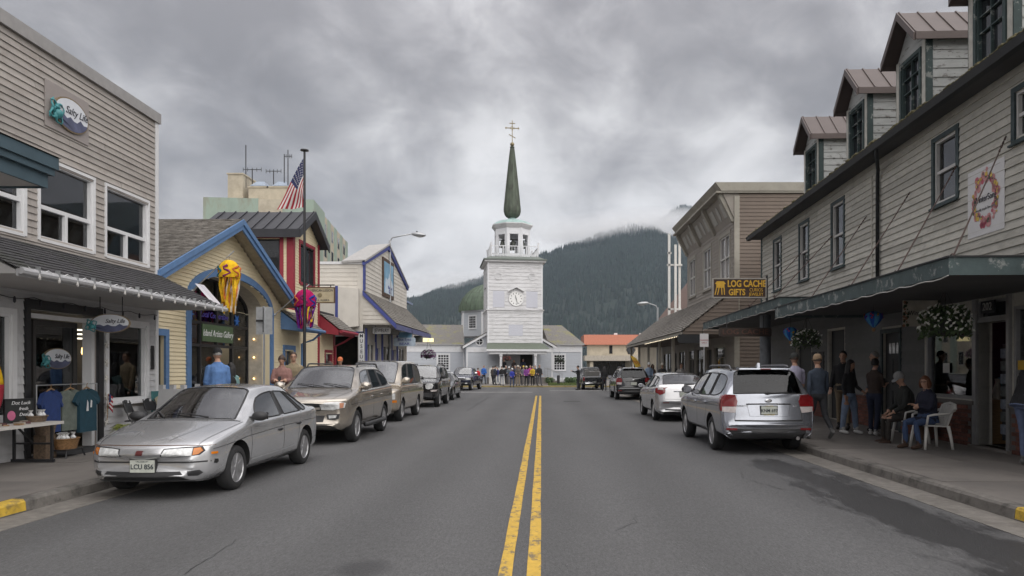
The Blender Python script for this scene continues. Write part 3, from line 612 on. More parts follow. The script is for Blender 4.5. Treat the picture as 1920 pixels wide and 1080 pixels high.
    for s, x0, x1, wy, wx in ((-1,-11.5,NL-.02,5.0,(-7.55,-6.35)), (1,NR+.02,7.6,4.2,(4.55,5.75))):
        fw = Face((0,wy,0),(1,0,0),(0,-1,0)); op = [(wx[0],wx[1],1.3,2.95)]
        w = wallbody(fw, CH, M_chs, x0, x1, 0, 3.9, .3, op, 'wing_wall'); bk = MB(); bk.box(x0, x1, wy+.35, wy+9, 0, 3.9); bk.build('wing_body', M_chs, w)
        siding(fw, w, M_chs, x0+.12, x1-.12, .5, 3.2, .3, [(op[0][0]-.12,op[0][1]+.12,1.15,3.1)], proud=.025)
        t = MB(); fw.box(t, x0, x1, 0, .06, 3.2, 3.92); fw.box(t, x0, x0+.14, 0, .05, .1, 3.2); fw.box(t, x1-.14, x1, 0, .05, .1, 3.2); fw.box(t, x0, x1, 0, .08, .1, .5); fw.box(t, x0-.1, x1+.1, .0, .3, 3.92, 4.02); t.build('trim', M_trimw, w)
        window(fw, w, M_trimw, M_glass, wx[0], wx[1], 1.3, 2.95, .07, [(a,b,c,d) for a,b,c,d in grid], trim=.11, tm=M_trimw, mw=.05)
        hx0, hx1 = (x0, x1) if s < 0 else (x0, x1-1.4)
        rp = MB(); e0, e1 = (x0-.3, x1) if s < 0 else (x0, x1+.3)
        rp.add([(e0,wy-.35,3.98),(e1,wy-.35,3.98),(hx1 if s>0 else e1,wy+4.5,6.3),(hx0 if s>0 else e0,wy+4.5,6.3),(e0,wy+9.3,3.98),(e1,wy+9.3,3.98)], [(0,1,2,3),(3,2,5,4),(1,5,2),(0,3,4)])
        rp.build('wing_roof', M_moss, w)
    # drum and dome behind
    dc = Vector((-1.0, 15.5, 0)); Rd = 3.85
    dm = MB(); dm.lathe([(Rd,5.2),(Rd,8.0),(Rd+.12,8.05),(Rd+.2,8.2),(Rd,8.22)], dc, 8, 0, None, R(22.5)); drum = dm.build('drum', M_chs, CH)
    for k in range(8):
        a = R(22.5+45*k); b = MB(); p = Vector((dc.x+Rd*1.005*math.cos(a), dc.y+Rd*1.005*math.sin(a), 0)); b.bar(p+Vector((0,0,5.2)), p+Vector((0,0,8.0)), .2); b.build('corner_board', M_trimw, drum)
    for k in range(8):
        a = R(45*k); n = Vector((math.cos(a), math.sin(a), 0)); f = Face(dc+n*Rd*math.cos(R(22.5)), Vector((-n.y,n.x,0)), n)
        window(f, drum, M_trimw, M_glass, -.55, .55, 6.1, 7.6, .08, [(i/4,(i+1)/4,j/5,(j+1)/5) for i in range(4) for j in range(5)], inset=-.05, mw=.05, trim=.08)
    dp = [((Rd+.15)*math.cos(R(t)), 8.2+3.4*math.sin(R(t))) for t in (0,4,10,18,28,40,52,64,76,84)]
    do = MB(); do.lathe(dp, dc, 32); dome = do.build('dome', M_cop3, CH)
    rb = MB()
    for k in range(32):
        a = 2*math.pi*k/32; rb.tube([(dc.x+r*1.004*math.cos(a), dc.y+r*1.004*math.sin(a), z) for r, z in dp], .045, 4)
    rb.build('rib', M_cop3, dome)
    # porch
    pr = MB(); pr.hexa([(-3.0,-2.3,3.2),(3.15,-2.3,3.2),(2.85,.0,3.2),(-2.75,.0,3.2),(-3.0,-2.3,3.3),(3.15,-2.3,3.3),(2.85,0,3.98),(-2.75,0,3.98)]); porch = pr.build('porch_roof', M_groof, CH)
    b = MB(); b.box(-3.02,3.17,-2.34,-2.3,3.12,3.32); b.box(-2.6,2.75,-2.15,-1.95,2.85,3.18); b.box(-2.7,-2.5,-2.1,0,2.85,3.18); b.box(2.6,2.8,-2.1,0,2.85,3.18); b.build('porch_fascia', M_trimw, porch)
    for x in (-1.6, 1.72):
        c = MB(); c.lathe([(.17,.62),(.17,.75),(.13,.78),(.125,2.6),(.17,2.7),(.17,2.85)], (x,-2.05,0), 12); c.build('porch_post', M_trimw, porch)
    fl = MB(); fl.box(-2.75,2.9,-2.3,.9,0,.62); fl.build('porch_floor', M_conc, porch)
    st = MB()
    for i in range(4): st.box(2.9, 4.35-.35*i, -1.9, -.4, .15*i, .15*(i+1)-.0)
    st.build('steps', M_conc, porch)
    for y in (-1.9,-.4):
        h = MB(); h.bar((2.85,y,1.55),(4.4,y,.95),.05); h.bar((4.35,y,0),(4.35,y,.97),.05); h.bar((2.9,y,.6),(2.9,y,1.55),.05); h.build('handrail', M_steel, porch)
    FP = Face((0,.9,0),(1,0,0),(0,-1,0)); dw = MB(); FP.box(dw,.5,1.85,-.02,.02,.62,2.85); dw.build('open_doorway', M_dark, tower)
    bd = MB(); x = -1.5
    while x < .46: FP.box(bd, x, x+.14, .0, .03, .62, 2.85); x += .15
    bd.build('board_door', mat('grey_door_boards', (.40,.41,.43), .7, .1), tower)
    siding(Face((0,.9,0),(1,0,0),(0,-1,0)), tower, M_chs, -T, -1.55, .62, 2.9, .3, proud=.025)
    pl = MB(); pl.box(-2.75,-1.2,-2.45,-2.3,0,1.55); pl.build('porch_parapet', mat('patchy_white_stucco', (.55,.54,.51), .9, .25, 4, .6, 20), porch)
cathedral()
def hanging_basket(loc, label, r, mleaf, mflow, nl=220, nf=60, group=None, chain=.5):
    t = thing('hanging_flower_basket', label, 'flower basket', loc, 0, group); x, y, z = 0, 0, 0
    b = MB(); b.lathe([(.3*r,-.55*r),(.62*r,-.3*r),(.7*r,0),(.6*r,0)], (0,0,0), 14); b.build('pot', mat('dark_pot', (.03,.03,.03), .7), t, smooth=40)
    lv = MB(); fl = MB()
    def leaf(mb, p, s):
        n = Vector((random.gauss(0,1), random.gauss(0,1), random.gauss(0,1))).normalized(); u = n.orthogonal().normalized()*s; w = n.cross(u)*.6
        mb.add([p-u, p+w*.8, p+u, p-w*.8], [(0,1,2,3)])
    for i in range(nl):
        a = random.uniform(0,6.283); q = random.random()**.5; h = random.uniform(-.75,.6); rr = r*q*math.sqrt(max(.05,1-(max(0,h)/.75)**2)); leaf(lv, Vector((rr*math.cos(a), rr*math.sin(a), h*r*(1.0 if h>0 else q))), random.uniform(.08,.16)*r)
    lv.build('foliage', mleaf, t, kind='stuff', fix=False)
    for i in range(nf):
        a = random.uniform(0,6.283); h = random.uniform(-.45,.68); rr = r*math.sqrt(max(.05,1-(max(0,h)/.75)**2))*random.uniform(.92,1.06); p = Vector((rr*math.cos(a), rr*math.sin(a), h*r))
        for k in range(2): leaf(fl, p, .1*r)
    if nf: fl.build('blossoms', mflow, t, kind='stuff', fix=False)
    c = MB()
    for k in range(3): a = 2.1*k; c.tube([(.65*r*math.cos(a), .65*r*math.sin(a), 0), (0,0,chain)], .006, 4)
    c.build('hanger', M_black, t); return t
M_leaf = mat('leaf_green', (.05,.085,.03), .7, .45, 14); M_leafd = mat('dark_leaf', (.03,.05,.025), .7, .4, 14)
M_flw = mat('white_petals', (.75,.75,.7), .6, .08); M_flp = mat('purple_petals', (.13,.02,.12), .6, .4, 20); M_flr = mat('red_petals', (.4,.05,.05), .6, .3, 20)
hanging_basket((-3.55+.3, 67.3, 2.55), 'red flower basket hanging at the church porch', .38, M_leafd, M_flr, 120, 90, None, .6)
hanging_basket((1.75, 68.1, 2.45), 'leafy green basket hanging beside the church porch steps', .5, M_leafd, M_flw, 220, 0, None, .8)
# ------------------------------------------------------------------ far buildings
M_cream = mat('cream_render', (.46,.41,.32), .85, .1, 1.5, dirt=(.3,.26,.2), dirt_amt=.4, dirt_scale=.6)
M_mint = mat('faded_mint_render', (.30,.37,.31), .85, .12, 1, dirt=(.22,.19,.14), dirt_amt=.55, dirt_scale=.5, stretch=(1,1,.3))
def hotel():
    A = Vector((-28.1,87.5,0)); B = Vector((-31.5,115.4,0)); C = Vector((-40.9,86.2,0)); H = 22.0
    t = thing('apartment_hotel', 'tall cream and mint concrete hotel block with rooftop plant and aerials', 'building', A)
    DD = B+(C-A); w = MB(); z = lambda p, h: (p.x-A.x, p.y-A.y, h)
    w.hexa([z(A,0),z(B,0),z(DD,0),z(C,0),z(A,H),z(B,H),z(DD,H),z(C,H)]); body = w.build('wall', M_cream, t)
    ad = (B-A).normalized(); n = Vector((ad.y,-ad.x,0)); n = n if n.x > 0 else -n; F = Face((0,0,0), ad, n); L_ = (B-A).length
    for i in range(5):
        a = 2.2+i*5.4
        F.part('mint_panel', M_mint, body, a+2.2, a+4.4, 0, .08, 1, H-.02)
        for j in range(7):
            window(F, body, mat('grey_window_frame', (.35,.35,.34), .6), M_glass, a, a+1.7, 2+j*2.9, 3.7+j*2.9, .1, [(0,.5,0,1),(.5,1,0,1)], inset=-.03, mw=.08)
    F2 = Face((0,0,0), (C-A).normalized(), Vector((0,-1,0)).lerp(Vector(((C-A).y,-(C-A).x,0)).normalized(), 0)); L2 = (C-A).length
    F2.part('parapet_panel', M_mint, body, L2-6.4, L2+.05, -.3, .12, H-2.6, H+.35); F2.part('parapet_panel', M_mint, body, -.1, 3.6, -.3, .12, H-2.6, H+.35)
    F2.part('parapet_panel', M_cream, body, 3.6, L2-6.4, -.3, .1, H-2.4, H+.25)
    F.part('parapet_panel', M_mint, body, -.1, 7.5, -.3, .1, H-3.4, H+.35)
    for i in range(3): window(F2, body, mat('grey_window_frame', (.35,.35,.34)), M_glass, 1+i*4, 2.6+i*4, H-5, H-3.3, .1, inset=-.03)
    f = lambda u, v, Y=90: pt(u, v, Y)-A
    for u0, u1, v, nm, m in ((427,455,327,'stair_tower',M_cream),(466,502,352,'plant_room',M_cream),(502,541,352,'plant_room',M_cream)):
        p, q = f(u0,v), f(u1,v); b = MB(); b.box(p.x,q.x,p.y,p.y+4,H,p.z); b.box(p.x-.1,q.x+.1,p.y-.1,p.y+4.1,p.z,p.z+.18); b.build(nm, m, t)
    for u0, u1 in ((466,497),(508,537)):
        p, q = f(u0,350), f(u1,350); c = (p.x+q.x)/2; m = MB(); m.hexa([(p.x,p.y+.3,p.z+.2),(q.x,p.y+.3,p.z+.2),(q.x,p.y+3,p.z+.2),(p.x,p.y+3,p.z+.2),(c-.5,p.y+1.2,p.z+.95),(c+.5,p.y+1.2,p.z+.95),(c+.5,p.y+2,p.z+.95),(c-.5,p.y+2,p.z+.95)]); m.build('roof_vent', mat('blue_grey_metal', (.30,.35,.42), .5, metal=.3), t)
    a = MB()
    def mast(u, v0, v1, bars=()):
        p, q = f(u,v0,91), f(u,v1,91); a.bar(p, q, .09)
        for v, w_ in bars:
            l, r_ = f(u-w_,v,91), f(u+w_,v,91); a.bar(l, r_, .07)
            for k in range(5): s = l.lerp(r_, k/4); a.bar(s+Vector((0,0,-.25)), s+Vector((0,0,.25)), .05)
    mast(461,352,272); mast(473,350,317,((318,17),)); mast(513,350,320,((321,14),)); mast(540,352,281,((293,7),)); mast(533,352,289)
    a.build('aerial', M_black, t)
hotel()
def orange_roof_building():
    t = thing('flat_roofed_building', 'cream commercial building with orange metal roof behind the church', 'building', (7.2, 112, 0)); f = Face((0,0,0),(1,0,0),(0,-1,0))
    op = [(1,6,.3,2.7),(7.2,12,.3,2.7)]
    w = wallbody(f, t, M_cream, 0, 24, 0, 5.3, .4, op, 'wall'); f.part('interior', M_dark, w, .2, 23.8, -1.2, -.8, 0, 5)
    for o in op: window(f, w, M_black, M_glass, *o, .1, [(i/4,(i+1)/4,0,1) for i in range(4)])
    m = MB(); m.hexa([(-.5,-.6,5.3),(24.5,-.6,5.3),(24.5,8,5.3),(-.5,8,5.3),(-.5,.3,6.9),(24.5,.3,6.9),(24.5,8,6.9),(-.5,8,6.9)]); rf = m.build('roof', mat('orange_metal_roof', (.40,.14,.08), .6, .1), t)
    s = MB()
    for i in range(60): x = -.45+i*.42; s.bar((x,-.62,5.32),(x,.28,6.92),.06)
    s.build('seam', MATS['orange_metal_roof'], rf)
    m = MB(); m.box(-.6,20,-4,0,2.75,3.55); m.build('canopy', mat('beige_canopy', (.42,.38,.32), .8), t)
    
    for x in (.2,6.4,12.5): m = MB(); m.box(x,x+.5,-3.6,-3.1,0,2.75); m.build('canopy_post', M_cream, t)
    for x in (3.5, 9): f.part('vertical_mullion', M_glass, w, x, x+.5, .001, .03, 3.9, 5.2)
    hx = MB(); Mx = Matrix.Translation((6.9,-.02,4.5)) @ Matrix.Rotation(R(90),4,'X'); hx.lathe([(.75,0),(.75,.06),(.001,.06)], (0,0,0), 6, 0, Mx); hx.build('hexagonal_window', M_glass, w)
    for x in (4.6,8.7):
        m = MB(); m.box(x,x+.5,3,3.5,6.9,7.3); m.build('roof_vent', M_white, rf)
orange_roof_building()
def modern_church():
    M_br = mat('brown_roof', (.16,.105,.085), .85, .15, 3)
    t = thing('brown_roofed_church', 'steep brown church roof with three tall white poles behind the shops', 'church', (9.6, 55, 0))
    m = MB(); m.prism([(-.4,3.7),(5,10.5),(10.4,3.7)], lambda a,z:(a,0,z), lambda a,z:(a,14,z)); m.build('roof', M_br, t)
    m = MB(); m.box(0,10,.2,14,0,3.75); m.build('wall', M_cream, t)
    s = MB(); k = 55/FPX
    for u, v, y in ((1252,441,0),(1263,462,-.15),(1272,420,.15)):
        x = (u-VU)*k-9.6; s.bar((x,-.6+y,1),(x,-.6+y,EYE+(VV-v)*k),.17)
    def h(u0,u1,v): s.bar(((u0-VU)*k-9.6,-.62,EYE+(VV-v)*k),((u1-VU)*k-9.6,-.62,EYE+(VV-v)*k),.13)
    h(1248,1276,499); h(1250,1274,581); h(1250,1266,593); h(1249,1256,477); h(1268,1276,455)
    s.build('pole_spire', mat('white_steel', (.62,.61,.58), .6, .1), t)
modern_church()
def street_lamp(u, vb, ht, arm, Y, label, head_u, head_v):
    base = pt(u, 690, Y); base.z = .13; t = thing('street_lamp', label, 'street lamp', base, 0, 'street lamps')
    hx = (head_u-u)*Y/FPX; hz = EYE-(head_v-VV)*Y/FPX-.13
    m = MB(); m.lathe([(.16,0),(.16,.25),(.1,.3),(.085,2),(.06,ht)], (0,0,0), 12); m.build('pole', M_steel, t, smooth=40)
    s = 1 if hx > 0 else -1
    m = MB(); m.tube([(0,0,ht-.1),(s*.12,0,ht+(hz-ht)*.45),(hx*.4,0,ht+(hz-ht)*.8),(hx*.75,0,hz+.05)], .035, 8); m.build('arm', M_steel, t, smooth='all')
    m = MB(); Mx = Matrix.Translation((hx,0,hz)) @ Matrix.Rotation(R(6*s),4,'Y') @ Matrix.Diagonal((1,.55,.42,1)); P = [(max(.001,.42*math.sin(math.pi*i/10)), 0) for i in range(11)]
    m.ball((0,0,0), 1, 14); hv = [Mx @ Vector((v[0]*.42, v[1]*.36, v[2]*.3)) for v in m.v]; m.v = [tuple(v) for v in hv]; hd = m.build('lamp_head', M_steel, t, smooth='all')
    l = MB(); l.ball((hx+s*.08,0,hz-.06), (.25,.14,.1), 12); l.build('lens', mat('lamp_lens', (.5,.5,.48), .2), hd, smooth='all')
    c = MB(); c.lathe([(.04,0),(.04,.09)], (hx-s*.1,0,hz+.11), 8); c.build('photocell', M_black, hd)
street_lamp(731, 700, pt(731,455,40).z, 1, 40, 'tall street lamp rising behind the gabled white shop', 785, 440)
street_lamp(1233, 690, pt(1233,580,50).z, 1, 50, 'street lamp with curved arm near the brown church roof', 1205, 569)
# ------------------------------------------------------------------ left-hand side of the street
M_tan = mat('greige_siding', (.36,.33,.305), .75, .07, 2.5, .2, 40, dirt=(.20,.165,.145), dirt_amt=.3, dirt_scale=2.4, rand=.16, stretch=(1,4,2.5))
M_wsid = mat('dull_white_siding', (.50,.50,.51), .7, .06, 3, .15, 40, dirt=(.3,.29,.28), dirt_amt=.35, dirt_scale=1.6, rand=.09, stretch=(1,3,2))
M_wfr = mat('white_window_frame', (.66,.66,.67), .5, .04)
M_ash = mat('dark_asphalt_shingles', (.052,.05,.054), .95, .35, 14, .7, 80, dirt=(.035,.04,.025), dirt_amt=.5)
M_cedar = mat('weathered_cedar_shingles', (.21,.195,.175), .9, .35, 7, .6, 40, dirt=(.075,.065,.055), dirt_amt=.7, dirt_scale=3)
M_cyel = mat('cream_yellow_siding', (.74,.645,.445), .7, .05, 2, .12, 40, dirt=(.42,.35,.23), dirt_amt=.25, dirt_scale=1)
M_blue = mat('cornflower_blue_trim', (.105,.205,.39), .6, .08, 4, dirt=(.08,.13,.22), dirt_amt=.3)
M_red = mat('crimson_trim', (.27,.022,.04), .6, .1, 4)
M_wd = mat('cream_white_siding', (.56,.53,.48), .7, .05, 2, .12, 40, dirt=(.4,.37,.33), dirt_amt=.3)
M_cob = mat('cobalt_trim', (.05,.065,.24), .6, .1, 4)
M_soff = mat('painted_soffit', (.40,.39,.385), .8, .06, 2)
M_wood = mat('warm_wood', (.28,.17,.08), .6, .25, 8, .2, 30, stretch=(1,1,6))
M_ink = mat('dark_ink', (.02,.02,.03), .6, .1)
M_teal = mat('teal_paint', (.05,.23,.25), .5, .25, 9)
M_bulb = mat('clear_bulb', (.45,.44,.42), .1, .05)
M_lit = mat('lit_bulb', (.8,.6,.3), .3, .02, emit=(1,.62,.22), estr=2.2)
def ellipse_prism(mb, F, a, z, ra, rz, d0, d1, n=32, mi=0):
    P = [(a+ra*math.cos(2*math.pi*i/n), z+rz*math.sin(2*math.pi*i/n)) for i in range(n)]; mb.prism(P, lambda q, w: F.p(q, d0, w), lambda q, w: F.p(q, d1, w), mi)
def oval_sign(F, a, z, ra, rz, parent, sgn=1, txt='Salty Life'):
    """oval name board with rope edge, sea line and a teal octopus on its reading-left side"""
    m = MB(); ellipse_prism(m, F, a, z, ra, rz, 0, .03); b = m.build('oval_board', mat('rope_brown', (.20,.15,.09), .8, .3, 40), parent)
    m = MB(); ellipse_prism(m, F, a, z, ra*.94, rz*.92, .03, .034); m.build('oval_face', mat('sign_pale', (.62,.64,.68), .5, .05), b)
    n = 24; P = [(a+ra*.94*math.cos(t), z+rz*.92*math.sin(t)) for t in [math.pi+.25+(math.pi-.5)*i/n for i in range(n+1)]]
    hills = [(a+ra*.9*(1-2*i/9)*.98, z-rz*(.22+.12*math.sin(i*2.3)+.05*math.sin(i*5.1))) for i in range(10)]
    m = MB(); m.prism(P+hills, lambda q, w: F.p(q, .034, w), lambda q, w: F.p(q, .037, w)); m.build('sea_view', mat('sea_slate', (.09,.10,.17), .5, .3, 6), b)
    r_ = Vector((0,0,1)).cross(F.n); s_ = 1 if r_.dot(F.a) > 0 else -1
    text(txt, rz*.62, F, a+s_*ra*.26, z+rz*.22, M_ink, b, d=.038, shear=.35, sx=.92 if ra/rz < 2.2 else 1.05)
    r = Vector((0,0,1)).cross(F.n); s = 1 if r.dot(F.a) > 0 else -1
    oc = MB(); ca, cz = a-s*ra*.86, z-rz*.35
    c = F.p(ca, .05, cz); oc.ball(c, (rz*.28, rz*.28, rz*.28), 12)
    for k in range(8):
        th = R(20+k*42); pts = []
        for i in range(9):
            t = i/8; rr = rz*(.2+.62*t); an = th+t*1.3*(1 if k % 2 else -1); pts.append(F.p(ca-s*rz*.1+rr*math.cos(an)*.85, .05+.012*math.sin(t*9+k), cz+rz*.12+rr*math.sin(an)*.95))
        oc.tube(pts, [rz*.12*(1-.75*i/8) for i in range(9)], 6)
    oc.build('octopus', M_teal, b, smooth='all')
    return b
def building_A():
    X0 = -8.55; t = thing('two_storey_shop', 'greige clapboard two-storey shop with white windows and shingled awning', 'building', (X0, 0, 0)); F = Face((0,0,0),(0,1,0),(1,0,0))
    y0, y1, H = 9.5, 15.79, 7.1
    up = [(10.3,11.71,3.86,5.22),(12.08,13.52,3.86,5.22),(13.93,15.40,3.86,5.22)]
    lo = [(9.9,11.45,.85,2.52),(11.83,13.65,.152,2.63),(14.0,15.34,1.0,2.55)]
    w = wallbody(F, t, M_tan, y0, y1, .1, H, .25, up+lo, 'wall')
    m = MB(); m.box(-10,-9.5,y0,y1,.1,H); m.box(-9.5,-.25,y0,y0+.2,.1,H); m.box(-9.5,-.25,y1-.2,y1-.003,.1,H); m.box(-9.5,-.25,y0,y1,H-.35,H-.2); m.box(-9.5,-.25,y0+.2,y1-.2,3.1,3.3); m.build('rear_wall', M_tan, w)
    e = .11
    siding(F, w, M_tan, y0, y1-.1, 3.3, H, .118, [(a-.0,b+.0,c,d) for a,b,c,d in up], single=True, breaks=3.4, proud=.034)
    lw = F.part('lower_wall', M_wsid, t, y0, y0+.005, -.01, .0, .15, 2.9)
    siding(F, lw, M_wsid, y0, y1-.1, .15, 3.0, .137, [(a-e,b+e,c-e,d+e) for a,b,c,d in lo], single=True, proud=.03)
    F.part('corner_board', M_wfr, w, y1-.1, y1+.02, 0, .04, .15, H)
    c = MB(); c.box(-10.1,.07,y0-.05,y1+.06,H,H+.03); c.box(-.1,.075,y0-.05,y1+.065,H-.02,H+.2); c.box(-10.1,-.1,y1-.08,y1+.065,H-.02,H+.2); c.build('coping', mat('grey_metal_coping', (.30,.29,.285), .6, .1), w)
    pn = [(0,1,.4,1),(0,.5,0,.4),(.5,1,0,.4)]
    for i, o in enumerate(up):
        ww = window(F, t, M_wfr, G_up, *o, .05, pn, trim=.055, tm=M_wfr, mw=.07, sill=False, proud=.045)
        F.part('roller_blind', mat('grey_blind', (.24,.23,.225), .9, .1, 3, stretch=(1,1,12)), ww, o[0]+.06, o[1]-.06, -.16, -.15, o[3]-.32-.15*i, o[3]-.05)
    m = MB(); m.box(-9.4,-3.2,y0+.25,y1-.25,3.3,H-.4); m.build('upper_room_partition', M_dark, w)
    # ground-floor interior
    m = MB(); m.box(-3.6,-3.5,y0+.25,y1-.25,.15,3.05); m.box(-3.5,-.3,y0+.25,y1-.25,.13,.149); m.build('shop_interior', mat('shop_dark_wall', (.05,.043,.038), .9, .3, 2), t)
    for i in range(5):
        a = 10.2+i*1.15; s = MB()
        for z in (.6,1.05,1.5,1.95): s.box(-3.45,-3.0,a,a+.95,z,z+.03)
        s.box(-3.48,-3.45,a,a+.95,.15,2.2); sh = s.build('shelf_unit', M_wood, t)
        for z in (.63,1.08,1.53,1.98):
            x = a+.08
            while x < a+.85:
                g_ = MB(); wd = random.uniform(.06,.16); g_.box(-3.4,-3.2,x,x+wd,z,z+random.uniform(.08,.3)); col = random.choice(['c1','c2','c3','c4']); g_.build('goods', mat('goods_'+col, {'c1':(.35,.3,.25),'c2':(.08,.17,.2),'c3':(.25,.08,.06),'c4':(.5,.48,.42)}[col], .6, .3, 7), sh); x += wd+random.uniform(.03,.12)
    for o in (lo[0], lo[2]):
        window(F, t, M_wfr, G_shop, *o, .05, None, trim=.09, tm=M_wfr, proud=.045, name='shop_window')
    m = MB(); m.box(-.55,-.26,14.05,15.3,.6,.98); m.box(-.55,-.26,9.95,11.4,.4,.84); m.build('window_ledge', M_wsid, t)
    for k in range(9):
        a = 14.15+.125*k; g_ = MB(); h = random.uniform(.1,.42); g_.lathe([(.05,0),(.06,h*.5),(.03,h*.8),(.035,h)], (-.42+random.uniform(-.06,.06),a,.98), 10); g_.build('ornament', mat('goods_'+random.choice(['c1','c2','c4']), (.3,.3,.3)), t, smooth=40)
    l = MB(); l.lathe([(.02,-.1),(.06,-.02),(.05,.08),(.02,.12)], (-.8,14.55,1.98), 10); l.build('amber_lamp', M_lit, t, smooth=40)
    l = MB(); [l.bar((-1.9,14.2+.0*i,2.45-.09*i),(-1.0,15.1,2.45-.09*i),.03) for i in range(3)]; l.build('ceiling_light', mat('strip_light', (.8,.8,.75), .4, 0, emit=(1,.93,.75), estr=1.0), t)
    # door opening: black header, white track, open glazed door with name oval
    d = MB(); F.box(d, 11.72, 13.78, .0, .06, 2.63, 2.80); F.box(d, 11.72, 11.83, .0, .06, .15, 2.63); F.box(d, 13.65, 13.80, .0, .06, .15, 2.63); fr = d.build('door_surround', M_black, t)
    F.part('door_track', M_wfr, fr, 11.85, 13.6, -.12, -.06, 2.5, 2.58); F.part('threshold', mat('worn_mat', (.03,.03,.032), .95), fr, 11.85, 13.9, -.1, .5, .151, .165)
    FD = Face((-.3,0,0),(0,1,0),(1,0,0)); dr = MB()
    for q in ((12.35,12.42,.17,2.5),(13.42,13.52,.17,2.5),(12.42,13.42,.17,.45),(12.42,13.42,2.4,2.5)): FD.box(dr, q[0], q[1], -.025, .025, q[2], q[3])
    door = dr.build('sliding_door', mat('bronze_frame', (.05,.047,.045), .5), t); FD.part('pane', G_shop, door, 12.42, 13.42, -.006, .006, .45, 2.4)
    oval_sign(Face((-.285,0,0),(0,1,0),(1,0,0)), 12.95, 1.82, .38, .19, door)
    F.part('jamb', M_wfr, fr, 13.55, 13.64, -.2, -.02, .17, 2.6)
    # awning
    ya, yb, EX = 9.6, 15.79, 1.45; zE, zW = 3.0, 3.72
    a_ = MB(); a_.hexa([(0,ya,2.93),(EX,ya,2.93),(EX,yb,2.93),(0,yb,2.93),(0,ya,zW-.03),(EX,ya,zE-.02),(EX,yb,zE-.02),(0,yb,zW-.03)]); aw = a_.build('awning', M_soff, t)
    shingles(aw, M_ash, (EX+.04,ya-.02,zE), (EX+.04,yb+.02,zE), (.03,yb+.02,zW), (.03,ya-.02,zW), .14, .16, t=.008, lift=.008)
    g_ = MB(); g_.tube([(EX+.07,ya,zE-.03),(EX+.07,yb+.05,zE-.05)], .05, 8); g_.box(EX+.005,EX+.03,ya,yb,2.9,zE); gut = g_.build('gutter', mat('white_gutter', (.42,.42,.43), .5, .08), aw)
    wr = MB(); P = []
    n = 15
    for i in range(n*4+1): s = i/(n*4); P.append((EX+.1, ya+.1+(yb-ya-.1)*s, zE+.03-.05*abs(math.sin(math.pi*s*n))))
    wr.tube(P, .006, 4); wr.build('light_cord', M_wfr, aw)
    for i in range(n):
        y = ya+.1+(yb-ya-.1)*(i+.5)/n; b = MB(); b.lathe([(.009,.0),(.011,-.04),(.02,-.06),(.022,-.085),(.012,-.105),(.002,-.11)], (EX+.11,y,zE-.02), 8); b.build('bulb', M_bulb, aw, smooth=50)
        b = MB(); b.box(EX+.06,EX+.12,y-.012,y+.012,zE-.03,zE+.06); b.build('clip', M_steel, aw)
    wr = MB(); P = [(.12, 10+5.6*i/40, 2.82-.05*abs(math.sin(math.pi*i/6.5))) for i in range(41)]; wr.tube(P, .007, 4); wr.build('light_cord', M_black, aw)
    for i in range(10):
        b = MB(); y = 10.2+5.3*i/9; b.lathe([(.012,0),(.02,-.05),(.02,-.09),(.003,-.11)], (.12,y,2.80), 8); b.build('bulb', M_ink, aw, smooth=50)
    m = MB(); m.lathe([(.07,0),(.07,.5),(.05,.52)], (.035,15.57,1.62), 12, 0, None, 0, (.3,1)); m.build('thermometer', M_black, t)
    # wall sign
    p = F.part('wall_sign', mat('clear_panel', (.30,.265,.25), .4, .05), t, 12.18, 13.36, .035, .045, 5.82, 6.62)
    oval_sign(Face((.05,0,0),(0,1,0),(1,0,0)), 12.83, 6.2, .47, .30, p)
    # sandwich signs: the hanging one is a thing of its own
    h = thing('hanging_oval_sign', 'oval sea-view sign with teal octopus hanging under the shingled awning', 'sign', (-7.72,12.75,0)); oval_sign(Face((0,0,0),(1,0,0),(0,-1,0)), 0, 2.45, .36, .17, h)
    q = MB(); [q.bar((x,.01,2.6),(x,.01,2.93),.012) for x in (-.2,.2)]; q.build('hanger', M_black, h)
    s = MB(); [s.bar((.06,13.86,2.3-.0*i),(.06,13.86,.5),.012) for i in range(1)]; st = s.build('starfish_garland', M_wfr, t)
    for z in (2.1,1.75,1.45,1.1,.8,.6):
        k = MB()
        for j in range(5): a = R(72*j+z*40); k.tube([(.07,13.86,z),(.08,13.86+.085*math.cos(a),z+.085*math.sin(a))],[.022,.006],5)
        k.build('starfish', mat('starfish_white', (.6,.58,.54), .8), st)
G_up = glassmat('upper_window_glass', see=.5, refl=.06)
building_A()
def neighbour_left():
    t = thing('blue_eaved_building', 'shop with grey-blue hipped canopy overhanging the sidewalk before the greige shop', 'building', (-8.55,0,0))
    m = MB(); m.box(-8,0,-2,9.4,.1,6.5); m.build('wall', M_wsid, t)
    zb = 3.85; yE = pt(80,348,8.6).y; xE = pt(82,348,8.6).x+8.55
    c = MB(); c.box(0,xE,-2,yE,zb,zb+.06); cn = c.build('canopy_soffit', M_soff, t)
    M_bf = mat('grey_blue_fascia', (.055,.09,.112), .6, .12, 4)
    for dz0, dz1, p in ((.0,.16,.0),(.16,.24,.05),(.24,.36,.08)):
        f = MB(); f.box(xE,xE+.03+p,-2,yE+.03+p,zb+dz0-.02,zb+dz1); f.box(0,xE,yE,yE+.03+p,zb+dz0-.02,zb+dz1); f.build('fascia_board', M_bf, cn)
    r = MB(); r.add([(xE+.13,-2,zb+.37),(xE+.13,yE+.13,zb+.37),(-.2,yE+.13,zb+.37),(.3,yE-1.0,zb+1.1),(.3,-2,zb+1.1),(-.2,yE-1,zb+1.1)], [(0,1,3,4),(1,2,5,3)]); r.build('canopy_roof', M_ash, cn)
neighbour_left()
def gable_edge(c, hw_fn): return lambda z: (c-hw_fn(z), c+hw_fn(z)) if hw_fn(z) > 0 else None
